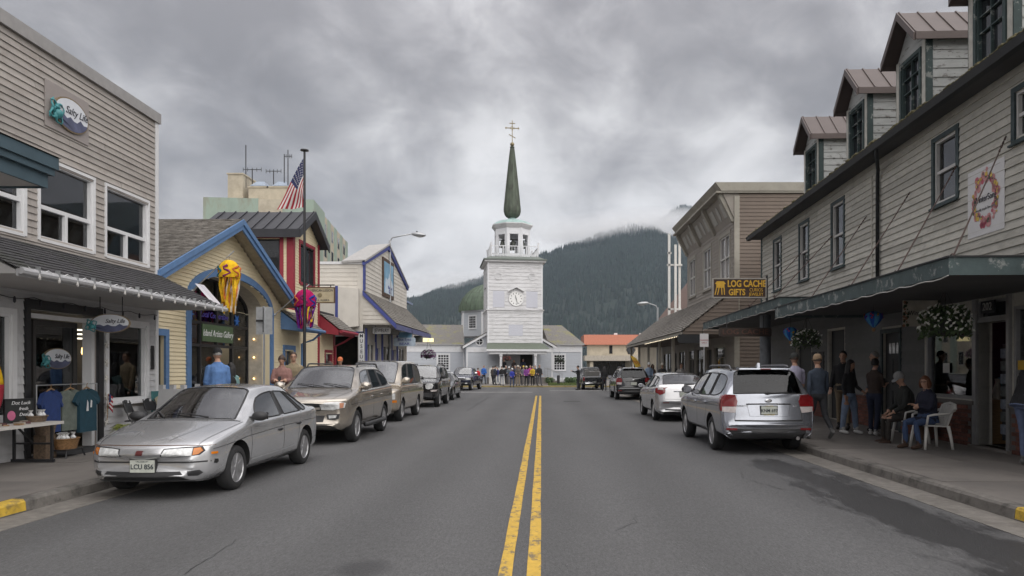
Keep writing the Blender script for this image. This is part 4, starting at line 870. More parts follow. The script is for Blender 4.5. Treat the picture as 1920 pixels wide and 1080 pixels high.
def building_B():
    t = thing('yellow_gallery', 'cream-yellow gabled gallery with cornflower-blue trim and arched entrance', 'building', (-9.0,0,0)); F = Face((0,0,0),(0,1,0),(1,0,0))
    y0, y1 = 15.82, 26.4; pk, zp, ze = 20.25, 5.75, 3.75; ga0, ga1 = 15.9, 24.6; sl = (zp-ze)/(pk-ga0)
    aL, aR, zs, rise = 18.18, 23.55, 3.45, .82; ac, ar = (aL+aR)/2, (aR-aL)/2
    arch = [(ac+ar*math.cos(math.pi*i/20), zs+rise*math.sin(math.pi*i/20)) for i in range(21)]
    mb = MB(); M_in = M_cyel
    # wall body: left, right, spandrel pieces
    F.box(mb, y0, 16.05, -.25, 0, .1, 3.75); F.box(mb, 16.95, aL, -.25, 0, .1, 3.75); F.box(mb, 16.05, 16.95, -.25, 0, 2.42, 3.75)
    F.box(mb, aR, 24.85, -.25, 0, .1, 3.75); F.box(mb, 25.75, y1, -.25, 0, .1, 3.75); F.box(mb, 24.85, 25.75, -.25, 0, 2.3, 3.75); F.box(mb, 24.85, 25.75, -.25, 0, .1, 1.2)
    F.box(mb, aL, aR, -.25, 0, zs+rise+.02, zs+rise+.06)
    for (p, q) in zip(arch[:-1], arch[1:]): mb.prism([p, q, (q[0], zs+rise+.03), (p[0], zs+rise+.03)], lambda a, z: F.p(a,-.25,z), lambda a, z: F.p(a,0,z))
    G = [(ga0,3.75),(aL,3.75),(aL,zs+rise+.03),(aR,zs+rise+.03),(aR,3.75),(ga1,3.75),(pk,zp)]
    mb.prism(G, lambda a, z: F.p(a,-.25,z), lambda a, z: F.p(a,-.001,z))
    wall = mb.build('wall', M_cyel, t)
    def edge(z):
        if z < 3.75: return (y0+.0, y1)
        h = (zp-z)/sl; return (pk-h, pk+h) if h > .05 else None
    ops = [(16.05,16.95,0,2.42),(24.85,25.75,1.2,2.3)]
    def archcut(z):
        h = ar if z < zs else ar*math.sqrt(max(0, 1-((z-zs)/rise)**2)) if z < zs+rise else 0
        return [(ac-h-.02, ac+h+.02)] if h > 0 else []
    siding(F, wall, M_cyel, y0, y1, .15, zp-.1, .1, ops, edge=edge, proud=.028, cut=archcut)
    bk = MB(); bk.box(-9,-.25,y0,y0+.2,.1,3.75); bk.box(-9,-.25,y1-.2,y1,.1,3.75); bk.box(-9,-8.8,y0,y1,.1,3.75); bk.build('rear_wall', M_cyel, wall)
    # arch trim + jambs, barrel of the recess
    tr = MB()
    for r0, r1, d1 in ((0,.22,.06),):
        O = [(ac+(ar+r1)*math.cos(math.pi*i/20), zs+(rise+r1)*math.sin(math.pi*i/20)) for i in range(21)]
        for i in range(20): tr.prism([arch[i],O[i],O[i+1],arch[i+1]], lambda a, z: F.p(a,.0,z), lambda a, z: F.p(a,d1,z))
    F.box(tr, aL-.22, aL, 0, .06, .15, zs); F.box(tr, aR, aR+.22, 0, .06, .15, zs); tr.build('arch_trim', M_blue, wall)
    Dp = -.75; br = MB()
    for i in range(20):
        p, q = arch[i], arch[i+1]; br.hexa([F.p(p[0],-.25,p[1]),F.p(q[0],-.25,q[1]),F.p(q[0],Dp,q[1]),F.p(p[0],Dp,p[1]),F.p(p[0],-.25,p[1]+.04),F.p(q[0],-.25,q[1]+.04),F.p(q[0],Dp,q[1]+.04),F.p(p[0],Dp,p[1]+.04)])
    F.box(br, aL-.1, aL, Dp, -.25, .1, zs); F.box(br, aR, aR+.1, Dp, -.25, .1, zs); br.build('entrance_recess', mat('recess_paint', (.44,.40,.33), .8), wall)
    for z in (1.3,2.0,2.6):
        l = MB(); l.ball(F.p(aR-.06,-.5,z), .03, 8); l.build('recess_lamp', M_lit, wall, smooth='all')
    # glazed shopfront in the recess
    FS = Face(F.p(0,Dp,0), (0,1,0), (1,0,0)); sf = MB(); xs = [aL, 19.3, 20.25, 21.3, 22.35, aR]
    for x in xs: FS.box(sf, x-.04, x+.04, -.05, .05, .15, 3.4)
    for z in (.2, 2.3, 2.95): FS.box(sf, aL+.04, aR-.04, -.045, .045, z-.04, z+.04)
    for i in range(20): sf.bar(FS.p(arch[i][0],0,arch[i][1]), FS.p(arch[i+1][0],0,arch[i+1][1]), .09)
    for x in xs[1:-1]: FS.box(sf, x-.035, x+.035, -.04, .04, 3.4, zs+rise*math.sqrt(max(0,1-((x-ac)/ar)**2)))
    front = sf.build('shopfront_frame', M_black, t)
    for x, x2 in zip(xs[:-1], xs[1:]):
        FS.part('pane', G_shop, front, x+.04, x2-.04, -.006, .006, 2.99, 3.44)
        if x != 21.3: FS.part('pane', G_shop, front, x+.04, x2-.04, -.006, .006, .24, 2.26)
        FS.part('pane', G_shop, front, x+.04, x2-.04, -.006, .006, 2.34, 2.91)
    s = MB(); s.prism(arch, lambda a,z: FS.p(a,-.02,z), lambda a,z: FS.p(a,-.01,z)); s.build('fanlight', G_shop, front)
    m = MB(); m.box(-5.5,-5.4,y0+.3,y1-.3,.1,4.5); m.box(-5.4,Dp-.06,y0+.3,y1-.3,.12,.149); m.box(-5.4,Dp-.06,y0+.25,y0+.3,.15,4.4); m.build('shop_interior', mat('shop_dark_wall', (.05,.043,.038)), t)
    for i in range(7):
        a = 18.3+.75*i; g_ = MB(); g_.box(-3.2-.3*(i%3),-2.9-.3*(i%3),a,a+.5,.15,random.uniform(.8,1.9)); g_.build('display_stand', mat('goods_'+['c1','c2','c3','c4'][i%4], (.3,.3,.3)), t)
    for i in range(5):
        l = MB(); l.ball((-2.6-.4*(i%2),18.6+i*1.05,2.35+.1*(i%3)), .05, 8); l.build('shop_lamp', M_lit, t, smooth='all')
    M_gs = mat('olive_green_sign', (.075,.12,.06), .6, .1)
    sg = FS.part('gallery_sign', M_gs, front, 20.3, 22.3, .05, .08, 2.42, 2.92); text('Island Artists Gallery', .27, Face(FS.p(0,.08,0),(0,1,0),(1,0,0)), 21.3, 2.66, M_white, sg, d=.002, shear=.3, sx=.86)
    sg = FS.part('cooperative_sign', M_black, front, 18.25, 19.95, .05, .07, 2.5, 2.85); text('COOPERATIVE', .18, Face(FS.p(0,.07,0),(0,1,0),(1,0,0)), 19.1, 2.67, M_white, sg, d=.002)
    text('Local Cooperative', .24, Face(FS.p(0,.01,0),(0,1,0),(1,0,0)), 21.2, 3.2, mat('violet_letters', (.08,.06,.35), .5), front, d=.002, shear=.3)
    for a in (19.7, 22.7):
        o = MB(); c = FS.p(a,.03,3.15); o.ball(c, (.02,.1,.1), 10)
        for k in range(6): o.tube([c, c+Vector((0,.2*math.cos(k*1.05),.2*math.sin(k*1.05)))], [.04,.01], 5)
        o.build('blue_octopus_decal', mat('bright_blue', (.03,.15,.5), .4), front, smooth='all')
    # side door and small window with blue frames
    for (a0,a1,z0,z1,nm) in ((16.05,16.95,.15,2.42,'side_door'),(24.85,25.75,1.2,2.3,'window')):
        f = MB()
        for q in ((a0-.16,a0,z0,z1+.16),(a1,a1+.16,z0,z1+.16),(a0,a1,z1,z1+.16)): F.box(f, q[0], q[1], 0, .05, q[2], q[3])
        w = f.build(nm, M_blue, t); F.part('pane' if nm == 'window' else 'door_leaf', M_glass, w, a0, a1, -.12, -.08, z0, z1)
    # roof
    ov = .45; roof = MB(); yl, zl = ga0-.05, ze-.02; yr, zr = ga1+.35, ze-.02-.35*sl+.18
    for (ya, za) in ((yl, zl), (yr, zr)):
        roof.hexa([(ov,pk,zp+.02),(ov,ya,za),(-12,ya,za),(-12,pk,zp+.02),(ov,pk,zp+.12),(ov,ya,za+.1),(-12,ya,za+.1),(-12,pk,zp+.12)])
    rf = roof.build('roof', mat('soffit_cream', (.42,.36,.26), .8), t)
    shingles(rf, M_cedar, (ov+.03,yl-.05,zl+.1), (-12,yl-.05,zl+.1), (-12,pk,zp+.135), (ov+.03,pk,zp+.135), .13, .17)
    shingles(rf, M_cedar, (ov+.03,yr+.05,zr+.1), (-12,yr+.05,zr+.1), (-12,pk,zp+.135), (ov+.03,pk,zp+.135), .3, .5)
    for nm, ya, za in (('bargeboard', yl-.06, zl-.02), ('bargeboard', yr+.06, zr-.02)):
        b = MB(); b.hexa([(ov,pk,zp-.16),(ov,ya,za-.16),(ov+.05,ya,za-.16),(ov+.05,pk,zp-.16),(ov,pk,zp+.1),(ov,ya,za+.1),(ov+.05,ya,za+.1),(ov+.05,pk,zp+.1)]); b.build(nm, M_blue, rf)
        b = MB(); b.hexa([(ov+.05,pk,zp-.02),(ov+.05,ya,za-.02),(ov+.09,ya,za-.02),(ov+.09,pk,zp-.02),(ov+.05,pk,zp+.13),(ov+.05,ya,za+.13),(ov+.09,ya,za+.13),(ov+.09,pk,zp+.13)]); b.build('barge_moulding', M_blue, rf)
    b = MB(); b.box(-2.0,ov+.08,yl-.09,yl+.02,zl-.2,zl+.09); b.build('eave_fascia', M_blue, rf)
    # pent roof on the right
    pr = MB(); pr.hexa([(0,24.5,3.0),(.75,24.5,2.92),(.75,26.6,2.92),(0,26.6,3.0),(0,24.5,3.62),(.75,24.5,3.05),(.75,26.6,3.05),(0,26.6,3.62)]); pe = pr.build('pent_roof', M_blue, t)
    shingles(pe, M_cedar, (.8,24.45,3.06),(.8,26.65,3.06),(.02,26.65,3.66),(.02,24.45,3.66), .14, .17)
    g_ = MB(); g_.tube([(.86,24.5,3.0),(.86,26.7,3.0)], .06, 8); g_.tube([(.8,26.5,2.95),(.5,26.5,2.7),(.09,26.45,2.55),(.09,26.45,.2)], .04, 8); g_.build('gutter', M_blue, pe)
building_B()
def jelly(tip, base, dia, mats, label, slen, pole_len):
    tip = Vector(tip); base = Vector(base); p = thing('flag_bracket_pole', label[0], 'pole', base); m = MB(); m.tube([(0,0,0), tip-base], .018, 6); m.build('pole', M_steel, p); b = MB(); b.ball((0,0,0), .05, 8); b.build('bracket', M_steel, p)
    c = tip+(base-tip)*.12+Vector((0,0,-.32)); t = thing('jellyfish_windsock', label[1], 'windsock', c); r = dia/2
    body = MB(); body.lathe([(r*.95,-r*.95),(r,-r*.6),(r*.98,-r*.2),(r*.88,.2*r),(r*.66,.52*r),(r*.36,.72*r),(.02,.78*r)], (0,0,0), 20)
    body.build('bell', mats[0], t, smooth=60)
    for k in range(7):
        a = 2*math.pi*k/7+.4; q = MB(); n = 6; P = [(r*.97*math.cos(a+.35*math.sin(i*1.3+k)), r*.97*math.sin(a+.35*math.sin(i*1.3+k)), -r*.9+r*1.05*i/n) for i in range(n+1)]; q.tube(P, [r*.05+r*.08*abs(math.sin(i+k)) for i in range(n+1)], 5); q.build('applique', mats[1+k%3], t, smooth='all')
    for k in range(44):
        a = 2*math.pi*k/44+random.uniform(-.1,.1); L_ = slen*random.uniform(.55,1); s = MB(); n = 7; w = .03; rr = r*random.uniform(.45,.95); ph = random.uniform(0,6)
        for i in range(n+1):
            f = i/n; x = rr*math.cos(a)*(1-.25*f)+.03*math.sin(4*f+ph); y = rr*math.sin(a)*(1-.25*f)+.03*math.cos(5*f+ph); z = -r*.95-L_*f; tx, ty = -math.sin(a+f*2+ph)*w, math.cos(a+f*2+ph)*w; s.v += [(x-tx,y-ty,z),(x+tx,y+ty,z)]
        for i in range(n): s.f.append((2*i,2*i+1,2*i+3,2*i+2)); s.m.append(0)
        s.build('streamer', mats[4+k%(len(mats)-4)], t, fix=False)
    w = MB(); w.tube([(0,0,.76*r),(0,0,.34)], .005, 4); w.build('cord', M_black, t)
def cl(n, c): return mat(n, c, .95, .3, 9, .5, 40, spec=.15)
jelly((-7.95,18.4,4.68), (-8.94,18.2,3.62), .54, [cl('sun_yellow',(.70,.42,.02)), cl('brick_orange',(.5,.14,.05)), cl('deep_teal',(.02,.12,.14)), cl('plum',(.2,.03,.12)), cl('yellow_ribbon',(.72,.45,.03)), cl('yellow_ribbon',(.72,.45,.03)), cl('orange_ribbon',(.6,.2,.06)), cl('gold_ribbon',(.65,.38,.02)), cl('white_ribbon',(.65,.6,.55))], ('steel bracket pole holding the yellow jellyfish windsock','yellow jellyfish windsock with orange figures and yellow streamers'), .95, 1.4)
jelly((-7.9,24.2,4.5), (-8.94,23.85,3.44), .70, [cl('magenta_cloth',(.35,.01,.09)), cl('royal_blue',(.02,.04,.25)), cl('brick_orange',(.5,.14,.05)), cl('plum',(.2,.03,.12)), cl('violet_ribbon',(.12,.02,.2)), cl('magenta_ribbon',(.45,.01,.12)), cl('yellow_ribbon',(.72,.45,.03)), cl('violet_ribbon',(.12,.02,.2))], ('steel bracket pole holding the magenta jellyfish windsock','magenta and violet jellyfish windsock with blue pattern'), .75, 1.4)
m = MB(); P = [pt(366,532,17.4), pt(382,535,17.9), pt(420,578,17.9), pt(402,573,17.4)]; m.hexa(P+[p+Vector((0,.012,.01)) for p in P]); bw = tag(m.build('white_banner_board', mat('banner_white', (.62,.61,.66), .5, .03)), 'plain white board tilted out above the shingled awning end', 'banner')
m = MB(); m.tube([(-8.94,17.6,3.2), P[0].lerp(P[1],.5)], .014, 6); m.tube([P[0].lerp(P[1],.5), P[2].lerp(P[3],.5)], .012, 6); m.build('bracket_arm', M_steel, bw)
def sign_post(loc, label, w, h, zt, face, back=True, lines=()):
    t = thing('street_sign', label, 'sign', loc); m = MB(); m.bar((0,0,0),(0,0,zt+.02),.05,.03); p = m.build('post', M_steel, t)
    f = Face((0,-.02 if face < 0 else .02,0),(1,0,0),(0,-1,0)); s = MB(); f.box(s,-w/2,w/2,0,.006,zt-h,zt); pl = s.build('sign_plate', M_steel if back else mat('sign_white',(.68,.66,.66),.5,.03), t)
    for i, l in enumerate(lines): text(l, h/len(lines)*.72, Face(f.p(0,.006,0),(1,0,0),(0,-1,0)), 0, zt-h*(i+.5)/len(lines), mat('sign_red',(.35,.03,.04),.5), pl, d=.002)
    if back:
        b = MB(); [b.ball((0,-.05,zt-h*(.04+.045*i)), .012, 6) for i in range(20)]; b.build('bolt_holes', M_black, p)
        q = MB(); q.box(-.16,.0,-.045,-.03,zt-h*.55,zt-h*.47); q.build('clip', M_black, pl)
a0 = pt(495,690,15.6); sign_post((a0.x,15.6,.15), 'grey back of a parking sign on a perforated steel post', .36, .6, 2.84, 1)
def building_C():
    t = thing('red_trimmed_tower_house', 'cream-yellow gabled tower with crimson trim and black metal roof', 'building', (-9.1,0,0)); F = Face((0,0,0),(0,1,0),(1,0,0)); FS = Face((0,26,0),(-1,0,0),(0,-1,0))
    win = (26.75,28.35,4.9,6.35); sw = (.45,1.35,5.0,6.4)
    w = wallbody(F, t, M_cyel, 26.02, 29.0, .1, 6.65, .25, [win, (28.75,28.9,1,2)], 'wall', [(26.02,6.65),(29.0,6.65),(27.5,7.5)])
    siding(F, w, M_cyel, 26.2, 28.85, .15, 6.65, .105, [win], proud=.028); siding(F, w, M_cyel, 26, 29, 6.65, 7.45, .105, edge=lambda z: (27.5-(7.5-z)/.57, 27.5+(7.5-z)/.57), proud=.028)
    s = wallbody(FS, t, M_cyel, 0, 3.1, .1, 6.65, .25, [sw], 'side_wall'); siding(FS, s, M_cyel, .2, 3.1, 3, 6.65, .105, [sw], proud=.028)
    b = MB(); b.box(-3.1,-2.9,26.3,29,.1,6.6); b.box(-3.1,-.25,28.8,29,.1,6.6); b.build('rear_wall', M_cyel, w)
    for (f, o) in ((F, win), (FS, sw)): window(f, t, M_black, M_glass, *o, .05, [(0,.5,0,1),(.5,1,0,1)] if f is F else None, trim=.13, tm=M_red, proud=.05, sill=False)
    for a0, a1 in ((26.0,26.15),(28.9,29.05)): F.part('corner_board', M_red, w, a0, a1, 0, .05, .15, 6.65)
    FS.part('corner_board', M_red, s, -.05, .2, 0, .05, .15, 6.65)
    # lower extension
    e = wallbody(F, t, M_cyel, 29.06, 31.2, .1, 3.9, .25, [(29.9,30.8,1.2,2.3)], 'extension_wall'); siding(F, e, M_cyel, 29.06, 31.0, .15, 3.9, .105, [(29.9,30.8,1.2,2.3)], proud=.028); F.part('corner_board', M_red, e, 31.0, 31.22, 0, .05, .15, 3.9)
    window(F, e, M_red, M_glass, 29.9, 30.8, 1.2, 2.3, .05, trim=.12, tm=M_red, sill=False); b = MB(); b.box(-6,-.25,31.0,31.2,.1,3.9); b.box(-6,-.0,29.06,31.2,3.9,4.0); b.build('extension_roof', M_black, e)
    p = MB(); p.hexa([(0,29.1,3.1),(.8,29.1,3.0),(.8,31.5,3.0),(0,31.5,3.1),(0,29.1,3.85),(.8,29.1,3.22),(.8,31.5,3.22),(0,31.5,3.85)]); pr = p.build('pent_roof', M_red, t); shingles(pr, M_cedar, (.85,29.05,3.23),(.85,31.55,3.23),(.02,31.55,3.9),(.02,29.05,3.9), .14, .17)
    g_ = MB(); g_.tube([(.92,29.05,3.14),(.92,31.6,3.14)], .07, 8); g_.tube([(.85,31.45,3.1),(.4,31.4,2.8),(.09,31.1,2.6),(.09,31.1,.2)], .045, 8); g_.build('gutter', M_red, pr)
    rf = MB(); ov = .35
    for ya, s_ in ((25.72,-1),(29.28,1)): rf.hexa([(ov,27.5,7.52),(ov,ya,6.5),(-3.4,ya,6.5),(-3.4,27.5,7.52),(ov,27.5,7.68),(ov,ya,6.66),(-3.4,ya,6.66),(-3.4,27.5,7.68)])
    M_blk = mat('black_standing_seam_roof', (.035,.036,.042), .45, .15, 4, metal=.2); r = rf.build('roof', M_blk, t)
    for i in range(9):
        x = ov-.05-i*.43; q = MB(); q.bar((x,27.5,7.70),(x,25.72,6.68),.035,.05); q.build('standing_seam', M_blk, r)
    f = MB(); f.box(-3.4,ov+.02,25.68,25.72,6.38,6.68); f.build('fascia', M_blk, r)
    for ya in (25.7,29.3):
        b = MB(); b.hexa([(ov,27.5,7.4),(ov,ya,6.38),(ov+.04,ya,6.38),(ov+.04,27.5,7.4),(ov,27.5,7.7),(ov,ya,6.68),(ov+.04,ya,6.68),(ov+.04,27.5,7.7)]); b.build('bargeboard', M_blk, r)
building_C()
def legion_sign():
    t = thing('legion_hall_sign', 'cream wooden club sign with round emblem projecting over the sidewalk', 'sign', (-8.95,27,0)); F = Face((0,0,0),(1,0,0),(0,-1,0)); z0, z1 = 4.15, 4.68
    m = MB(); F.box(m, .1, 1.08, -.03, .03, z0, z1); b = m.build('board', mat('aged_cream_board', (.42,.36,.24), .7, .12), t)
    f = MB(); [F.box(f, *q) for q in ((.06,1.12,-.04,.04,z0-.04,z0),(.06,1.12,-.04,.04,z1,z1+.04),(.06,.1,-.04,.04,z0,z1),(1.08,1.12,-.04,.04,z0,z1))]; f.build('frame', mat('brown_frame', (.10,.06,.03), .7), b)
    T = Face((0,-.032,0),(1,0,0),(0,-1,0)); text('AMERICAN LEGION', .13, T, .59, 4.59, M_ink, b, sx=.8); text('SITKA, ALASKA', .11, T, .59, 4.22, M_ink, b, sx=.85)
    e = MB(); Mx = Matrix.Translation((.55,-.034,4.41)) @ Matrix.Rotation(R(90),4,'X'); e.lathe([(.085,0),(.085,.012),(.05,.012),(.05,.02),(.001,.02)], (0,0,0), 16, 0, Mx); e.build('emblem', M_gold, b)
    a = MB(); a.bar((-.1,0,4.8),(1.1,0,4.8),.04); a.bar((.25,0,4.7),(.25,0,4.8),.03); a.bar((.95,0,4.7),(.95,0,4.8),.03); a.build('bracket', M_black, t)
legion_sign()
def flag_pole():
    b = pt(571,690,22.6); t = thing('flagpole', 'tall black flagpole on the sidewalk by the red-trimmed house', 'flagpole', (b.x,22.6,.15)); top = pt(571,284,22.6).z-.15
    m = MB(); m.lathe([(.09,0),(.09,.2),(.055,.25),(.05,2),(.035,top)], (0,0,0), 10); m.build('pole', M_black, t, smooth=40); m = MB(); m.lathe([(.04,0),(.13,.02),(.13,.05),(.02,.07)], (0,0,top), 14); m.build('finial', M_black, t)
    f = thing('american_flag', 'American flag drooping from the black flagpole', 'flag', (b.x-.04,22.6,.15)); zt = top-.22; NS, NT = 24, 26
    def P(s, q):
        a = Vector((-.86*s, 0, zt-1.62*s)); c = Vector((.03*s, 0, zt-.98-.58*s)); p = a.lerp(c, q); p.y = .07*math.sin(q*9+s*3)*s-.05*math.sin(s*5); return p
    G = [[P(i/NS, j/NT) for j in range(NT+1)] for i in range(NS+1)]; parts = {'red': MB(), 'white': MB(), 'blue': MB()}
    for i in range(NS):
        for j in range(NT):
            c = 'blue' if (i < NS*.42 and j < 14) else ('red' if (j//2) % 2 == 0 else 'white'); parts[c].add([G[i][j], G[i+1][j], G[i+1][j+1], G[i][j+1]], [(0,1,2,3)])
    for nm, k, c in (('red_stripes','red',(.32,.02,.035)),('white_stripes','white',(.62,.60,.58)),('canton','blue',(.025,.03,.10))):
        o = parts[k].build(nm, mat('flag_'+k, c, .8, .08), f, smooth='all', fix=False, kind='stuff' if 'stripes' in nm else '')
        if 'kind' in o and not o['kind']: del o['kind']
    st = MB()
    for r in range(5):
        for q in range(6):
            p = P((r+.6)/5*.40, (q+.6)/6*.52); n = Vector((0,-.012,0)); st.add([p+n+Vector((.028*math.cos(a), 0, .028*math.sin(a))) for a in [R(90+72*k*2) for k in range(5)]], [(0,1,2,3,4)])
    st.build('stars', M_white, f, fix=False, kind='stuff')
flag_pole()
def building_D():
    t = thing('gabled_white_shop', 'cream-white gabled jewellery shop with cobalt trim and cedar awning', 'building', (-8.6,0,0)); F = Face((0,0,0),(0,1,0),(1,0,0)); y0, y1, pk = 34.3, 45.3, 39.6; FS = Face((0,y0-.012,0),(-1,0,0),(0,-1,0))
    lo = [(35.0,36.6,.6,2.9),(37.0,38.0,.15,2.7),(38.6,40.4,.6,2.9),(41,42,.15,2.7),(42.6,44.6,.6,2.9)]
    w = wallbody(F, t, M_wd, y0, y1, .1, 6.65, .25, lo, 'wall', [(y0,6.65),(y1,6.65),(pk,8.35)])
    siding(F, w, M_wd, y0+.2, y1, 4.6, 6.65, .2, proud=.03); siding(F, w, M_wd, y0, y1, 6.65, 8.3, .2, edge=lambda z: (y0+(pk-y0)*(z-6.65)/1.7, y1-(y1-pk)*(z-6.65)/1.7), proud=.03)
    for o in lo:
        if o[2] > .3: window(F, t, M_wd, M_glass, *o, .08, [(0,.5,0,1),(.5,1,0,1)], trim=.08, tm=M_wd)
        else: F.part('shop_door', M_cob, t, o[0], o[1], -.2, -.12, o[2], o[3]); F.part('door_pane', M_glass, t, o[0]+.2, o[1]-.2, -.119, -.11, .9, 2.4)
    for a in (34.8,36.8,38.3,40.7,42.3,45): F.part('pilaster', M_cob if int(a) % 2 == 0 else M_wd, w, a-.1, a+.1, .0, .07, .15, 3.6)
    so = [(.15,1.75,.9,3.25)]
    s = wallbody(FS, t, M_wd, 0, 6, .1, 6.65, .25, so, 'side_wall'); siding(FS, s, M_wd, .25, 6, 3.45, 6.6, .2, proud=.03)
    window(FS, t, M_wfr, G_shop, *so[0], .07, None, trim=.16, tm=M_cob, sill=False); FS.part('display_back', mat('warm_display', (.13,.09,.05), .8, .5, 3), t, .1, 1.9, -1.0, -.9, .5, 3.4)
    b = MB(); b.box(-6,-5.8,y0,y1,.1,6.6); b.box(-6,-.25,y1-.2,y1,.1,6.6); b.box(-6,-.25,y0+.3,y1,6.4,6.6); b.build('rear_wall', M_wd, w)
    # bay box on the side wall
    bb = MB(); bb.box(-3.4,-.95,y0-1.0,y0,3.5,5.45); bb.prism([(-.95,3.5),(-.95,5.45),(-.15,5.45),(-.15,3.65)], lambda a,z:(a,y0-1.0 if a < -.9 else y0-.35,z), lambda a,z:(a,y0,z)); bay = bb.build('bay', M_wd, t); vb = MB(); x = -3.4
    while x < -1.0: vb.box(x,x+.02,y0-1.012,y0-1.0,3.5,5.4); x += .15
    vb.build('board_batten', M_wd, bay, kind='stuff'); q = MB(); q.box(-1.05,-.93,y0-1.03,y0-.98,3.45,5.5); q.build('corner_board', M_cob, bay)
    cp = MB(); cp.box(-6,.05,y0-.06,y0+.2,6.65,6.78); cp.build('coping', M_wfr, s); F.part('corner_board', M_cob, w, y0-.04, y0+.28, .0, .06, 5.3, 6.7); FS.part('downpipe', M_black, s, 2.6, 2.75, .02, .12, 4.5, 6.6)
    for ya, za in ((y0-.15,6.6),(y1+.15,6.6)):
        b = MB(); b.hexa([(0,pk,8.25),(0,ya,za),(.12,ya,za),(.12,pk,8.25),(0,pk,8.47),(0,ya,za+.22),(.12,ya,za+.22),(.12,pk,8.47)]); bg_ = b.build('bargeboard', M_cob, w)
        b = MB(); b.hexa([(-1.0,pk,8.4),(-1.0,ya,za+.1),(.16,ya,za+.16),(.16,pk,8.48),(-1.0,pk,8.5),(-1.0,ya,za+.2),(.16,ya,za+.26),(.16,pk,8.58)]); b.build('roof_slope', mat('pale_roof_edge', (.36,.35,.34), .7), w)
    # framed bear picture
    fr = F.part('picture_frame', mat('dark_brown_frame', (.07,.04,.025), .6), t, 38.25, 41.0, .02, .1, 5.55, 7.65); pi = F.part('picture', mat('sky_blue_print', (.16,.33,.48), .4, .3, 1.2), fr, 38.45, 40.8, .1, .11, 5.75, 7.45)
    pic = MB(); pic.prism([(38.6,5.75),(40.7,5.75),(40.7,6.3),(40.3,6.55),(39.9,6.6),(39.75,6.95),(39.6,6.7),(39.2,6.5),(38.8,6.6)], lambda a,z:F.p(a,.11,z), lambda a,z:F.p(a,.114,z)); pic.build('bear_shape', mat('pale_ice', (.5,.58,.66), .5), pi)
    text('Blue Eyed', .26, Face(F.p(0,.114,0),(0,1,0),(1,0,0)), 39.9, 6.12, M_cob, pi); text('BEAR', .3, Face(F.p(0,.114,0),(0,1,0),(1,0,0)), 39.9, 5.9, M_cob, pi)
    # cedar awning as a solid wedge with boarded end
    EX = 1.5; ya, yb, zt, zb = 34.3, 44.9, 5.35, 3.8
    a = MB(); a.prism([(0,zb-.05),(EX,zb-.05),(EX,zb+.05),(0,zt)], lambda x,z:(x,ya,z), lambda x,z:(x,yb,z)); aw = a.build('awning', M_wd, t)
    siding(Face((0,ya,0),(1,0,0),(0,-1,0)), aw, M_wd, 0, 1.5, zb, zt, .2, edge=lambda z: (0, EX*(zt-z)/(zt-zb)), proud=.03)
    shingles(aw, M_cedar, (EX+.1,ya-.1,zb+.0),(EX+.1,yb+.1,zb+.0),(.02,yb+.1,zt+.05),(.02,ya-.1,zt+.05), .17, .2, t=.025)
    b = MB(); b.hexa([(0,ya-.12,zt-.2),(EX+.12,ya-.12,zb-.28),(EX+.12,ya-.05,zb-.28),(0,ya-.05,zt-.2),(0,ya-.12,zt+.03),(EX+.12,ya-.12,zb-.03),(EX+.12,ya-.05,zb-.03),(0,ya-.05,zt+.03)]); b.build('barge_board', M_cob, aw)
    b = MB(); b.box(EX+.06,EX+.12,ya-.05,yb+.1,zb-.28,zb-.03); b.build('fascia', mat('slate_blue_trim', (.10,.11,.23), .6), aw)
    # clerestory bay beyond
    c = MB(); c.box(-5,-.5,45.35,48,.1,6.0); ex = c.build('rear_extension', M_wd, t); FE = Face((-.5,0,0),(0,1,0),(1,0,0)); [window(FE, ex, mat('blue_grey_trim', (.2,.25,.36)), M_glass, 45.5+i*.8, 46.2+i*.8, 4.4, 5.8, .08, inset=-.03) for i in range(3)]
    m = MB(); m.hexa([(-.6,45.3,6),(-.1,45.3,5.9),(-.1,48.2,5.9),(-.6,48.2,6),(-.6,45.3,6.15),(-.1,45.3,6.02),(-.1,48.2,6.02),(-.6,48.2,6.15)]); m.build('eave', mat('blue_grey_trim', (.2,.25,.36)), ex)
building_D()
def hang_sign(name, label, u0, u1, v0, v1, Y, lines, face, ink, rim=None, shape='rect', sizes=None, up=.25, vert=False):
    p, q = pt(u0,v0,Y), pt(u1,v1,Y); t = thing(name, label, 'sign', ((p.x+q.x)/2, Y, 0)); w = (q.x-p.x)/2; F = Face((0,0,0),(1,0,0),(0,-1,0)); zc = (p.z+q.z)/2; h = (p.z-q.z)/2
    m = MB(); r = min(w,h)*.25; P = [(-w+r,-h),(w-r,-h),(w,-h+r),(w,h-r),(w-r,h),(-w+r,h),(-w,h-r),(-w,-h+r)]
    if rim: m.prism([(a*1.04,b*1.1+zc) for a,b in P], lambda a,z:F.p(a,-.03,z), lambda a,z:F.p(a,.02,z)); bd = m.build('board', rim, t); m = MB(); m.prism([(a,b+zc) for a,b in P], lambda a,z:F.p(a,.02,z), lambda a,z:F.p(a,.026,z)); m.build('face', face, bd)
    else: m.prism([(a,b+zc) for a,b in P], lambda a,z:F.p(a,-.03,z), lambda a,z:F.p(a,.026,z)); bd = m.build('board', face, t)
    n = len(lines)
    for i, l in enumerate(lines):
        sz = (sizes[i] if sizes else 2*h/n*.8); text(l, sz, F, 0, zc+h-2*h*(i+.5)/n, ink, bd, d=.028, bold=.003, sx=min(1.3, 1.75*w/max(.01, len(l)*sz*.62)) if not vert else 1)
    if up: 
        g_ = MB(); [g_.bar((x,0,zc+h),(x,0,zc+h+up),.02) for x in (-w*.7,w*.7)]; g_.build('hanger', M_black, t)
    return t
M_sgnw = mat('sign_board_white', (.55,.56,.56), .6, .06)
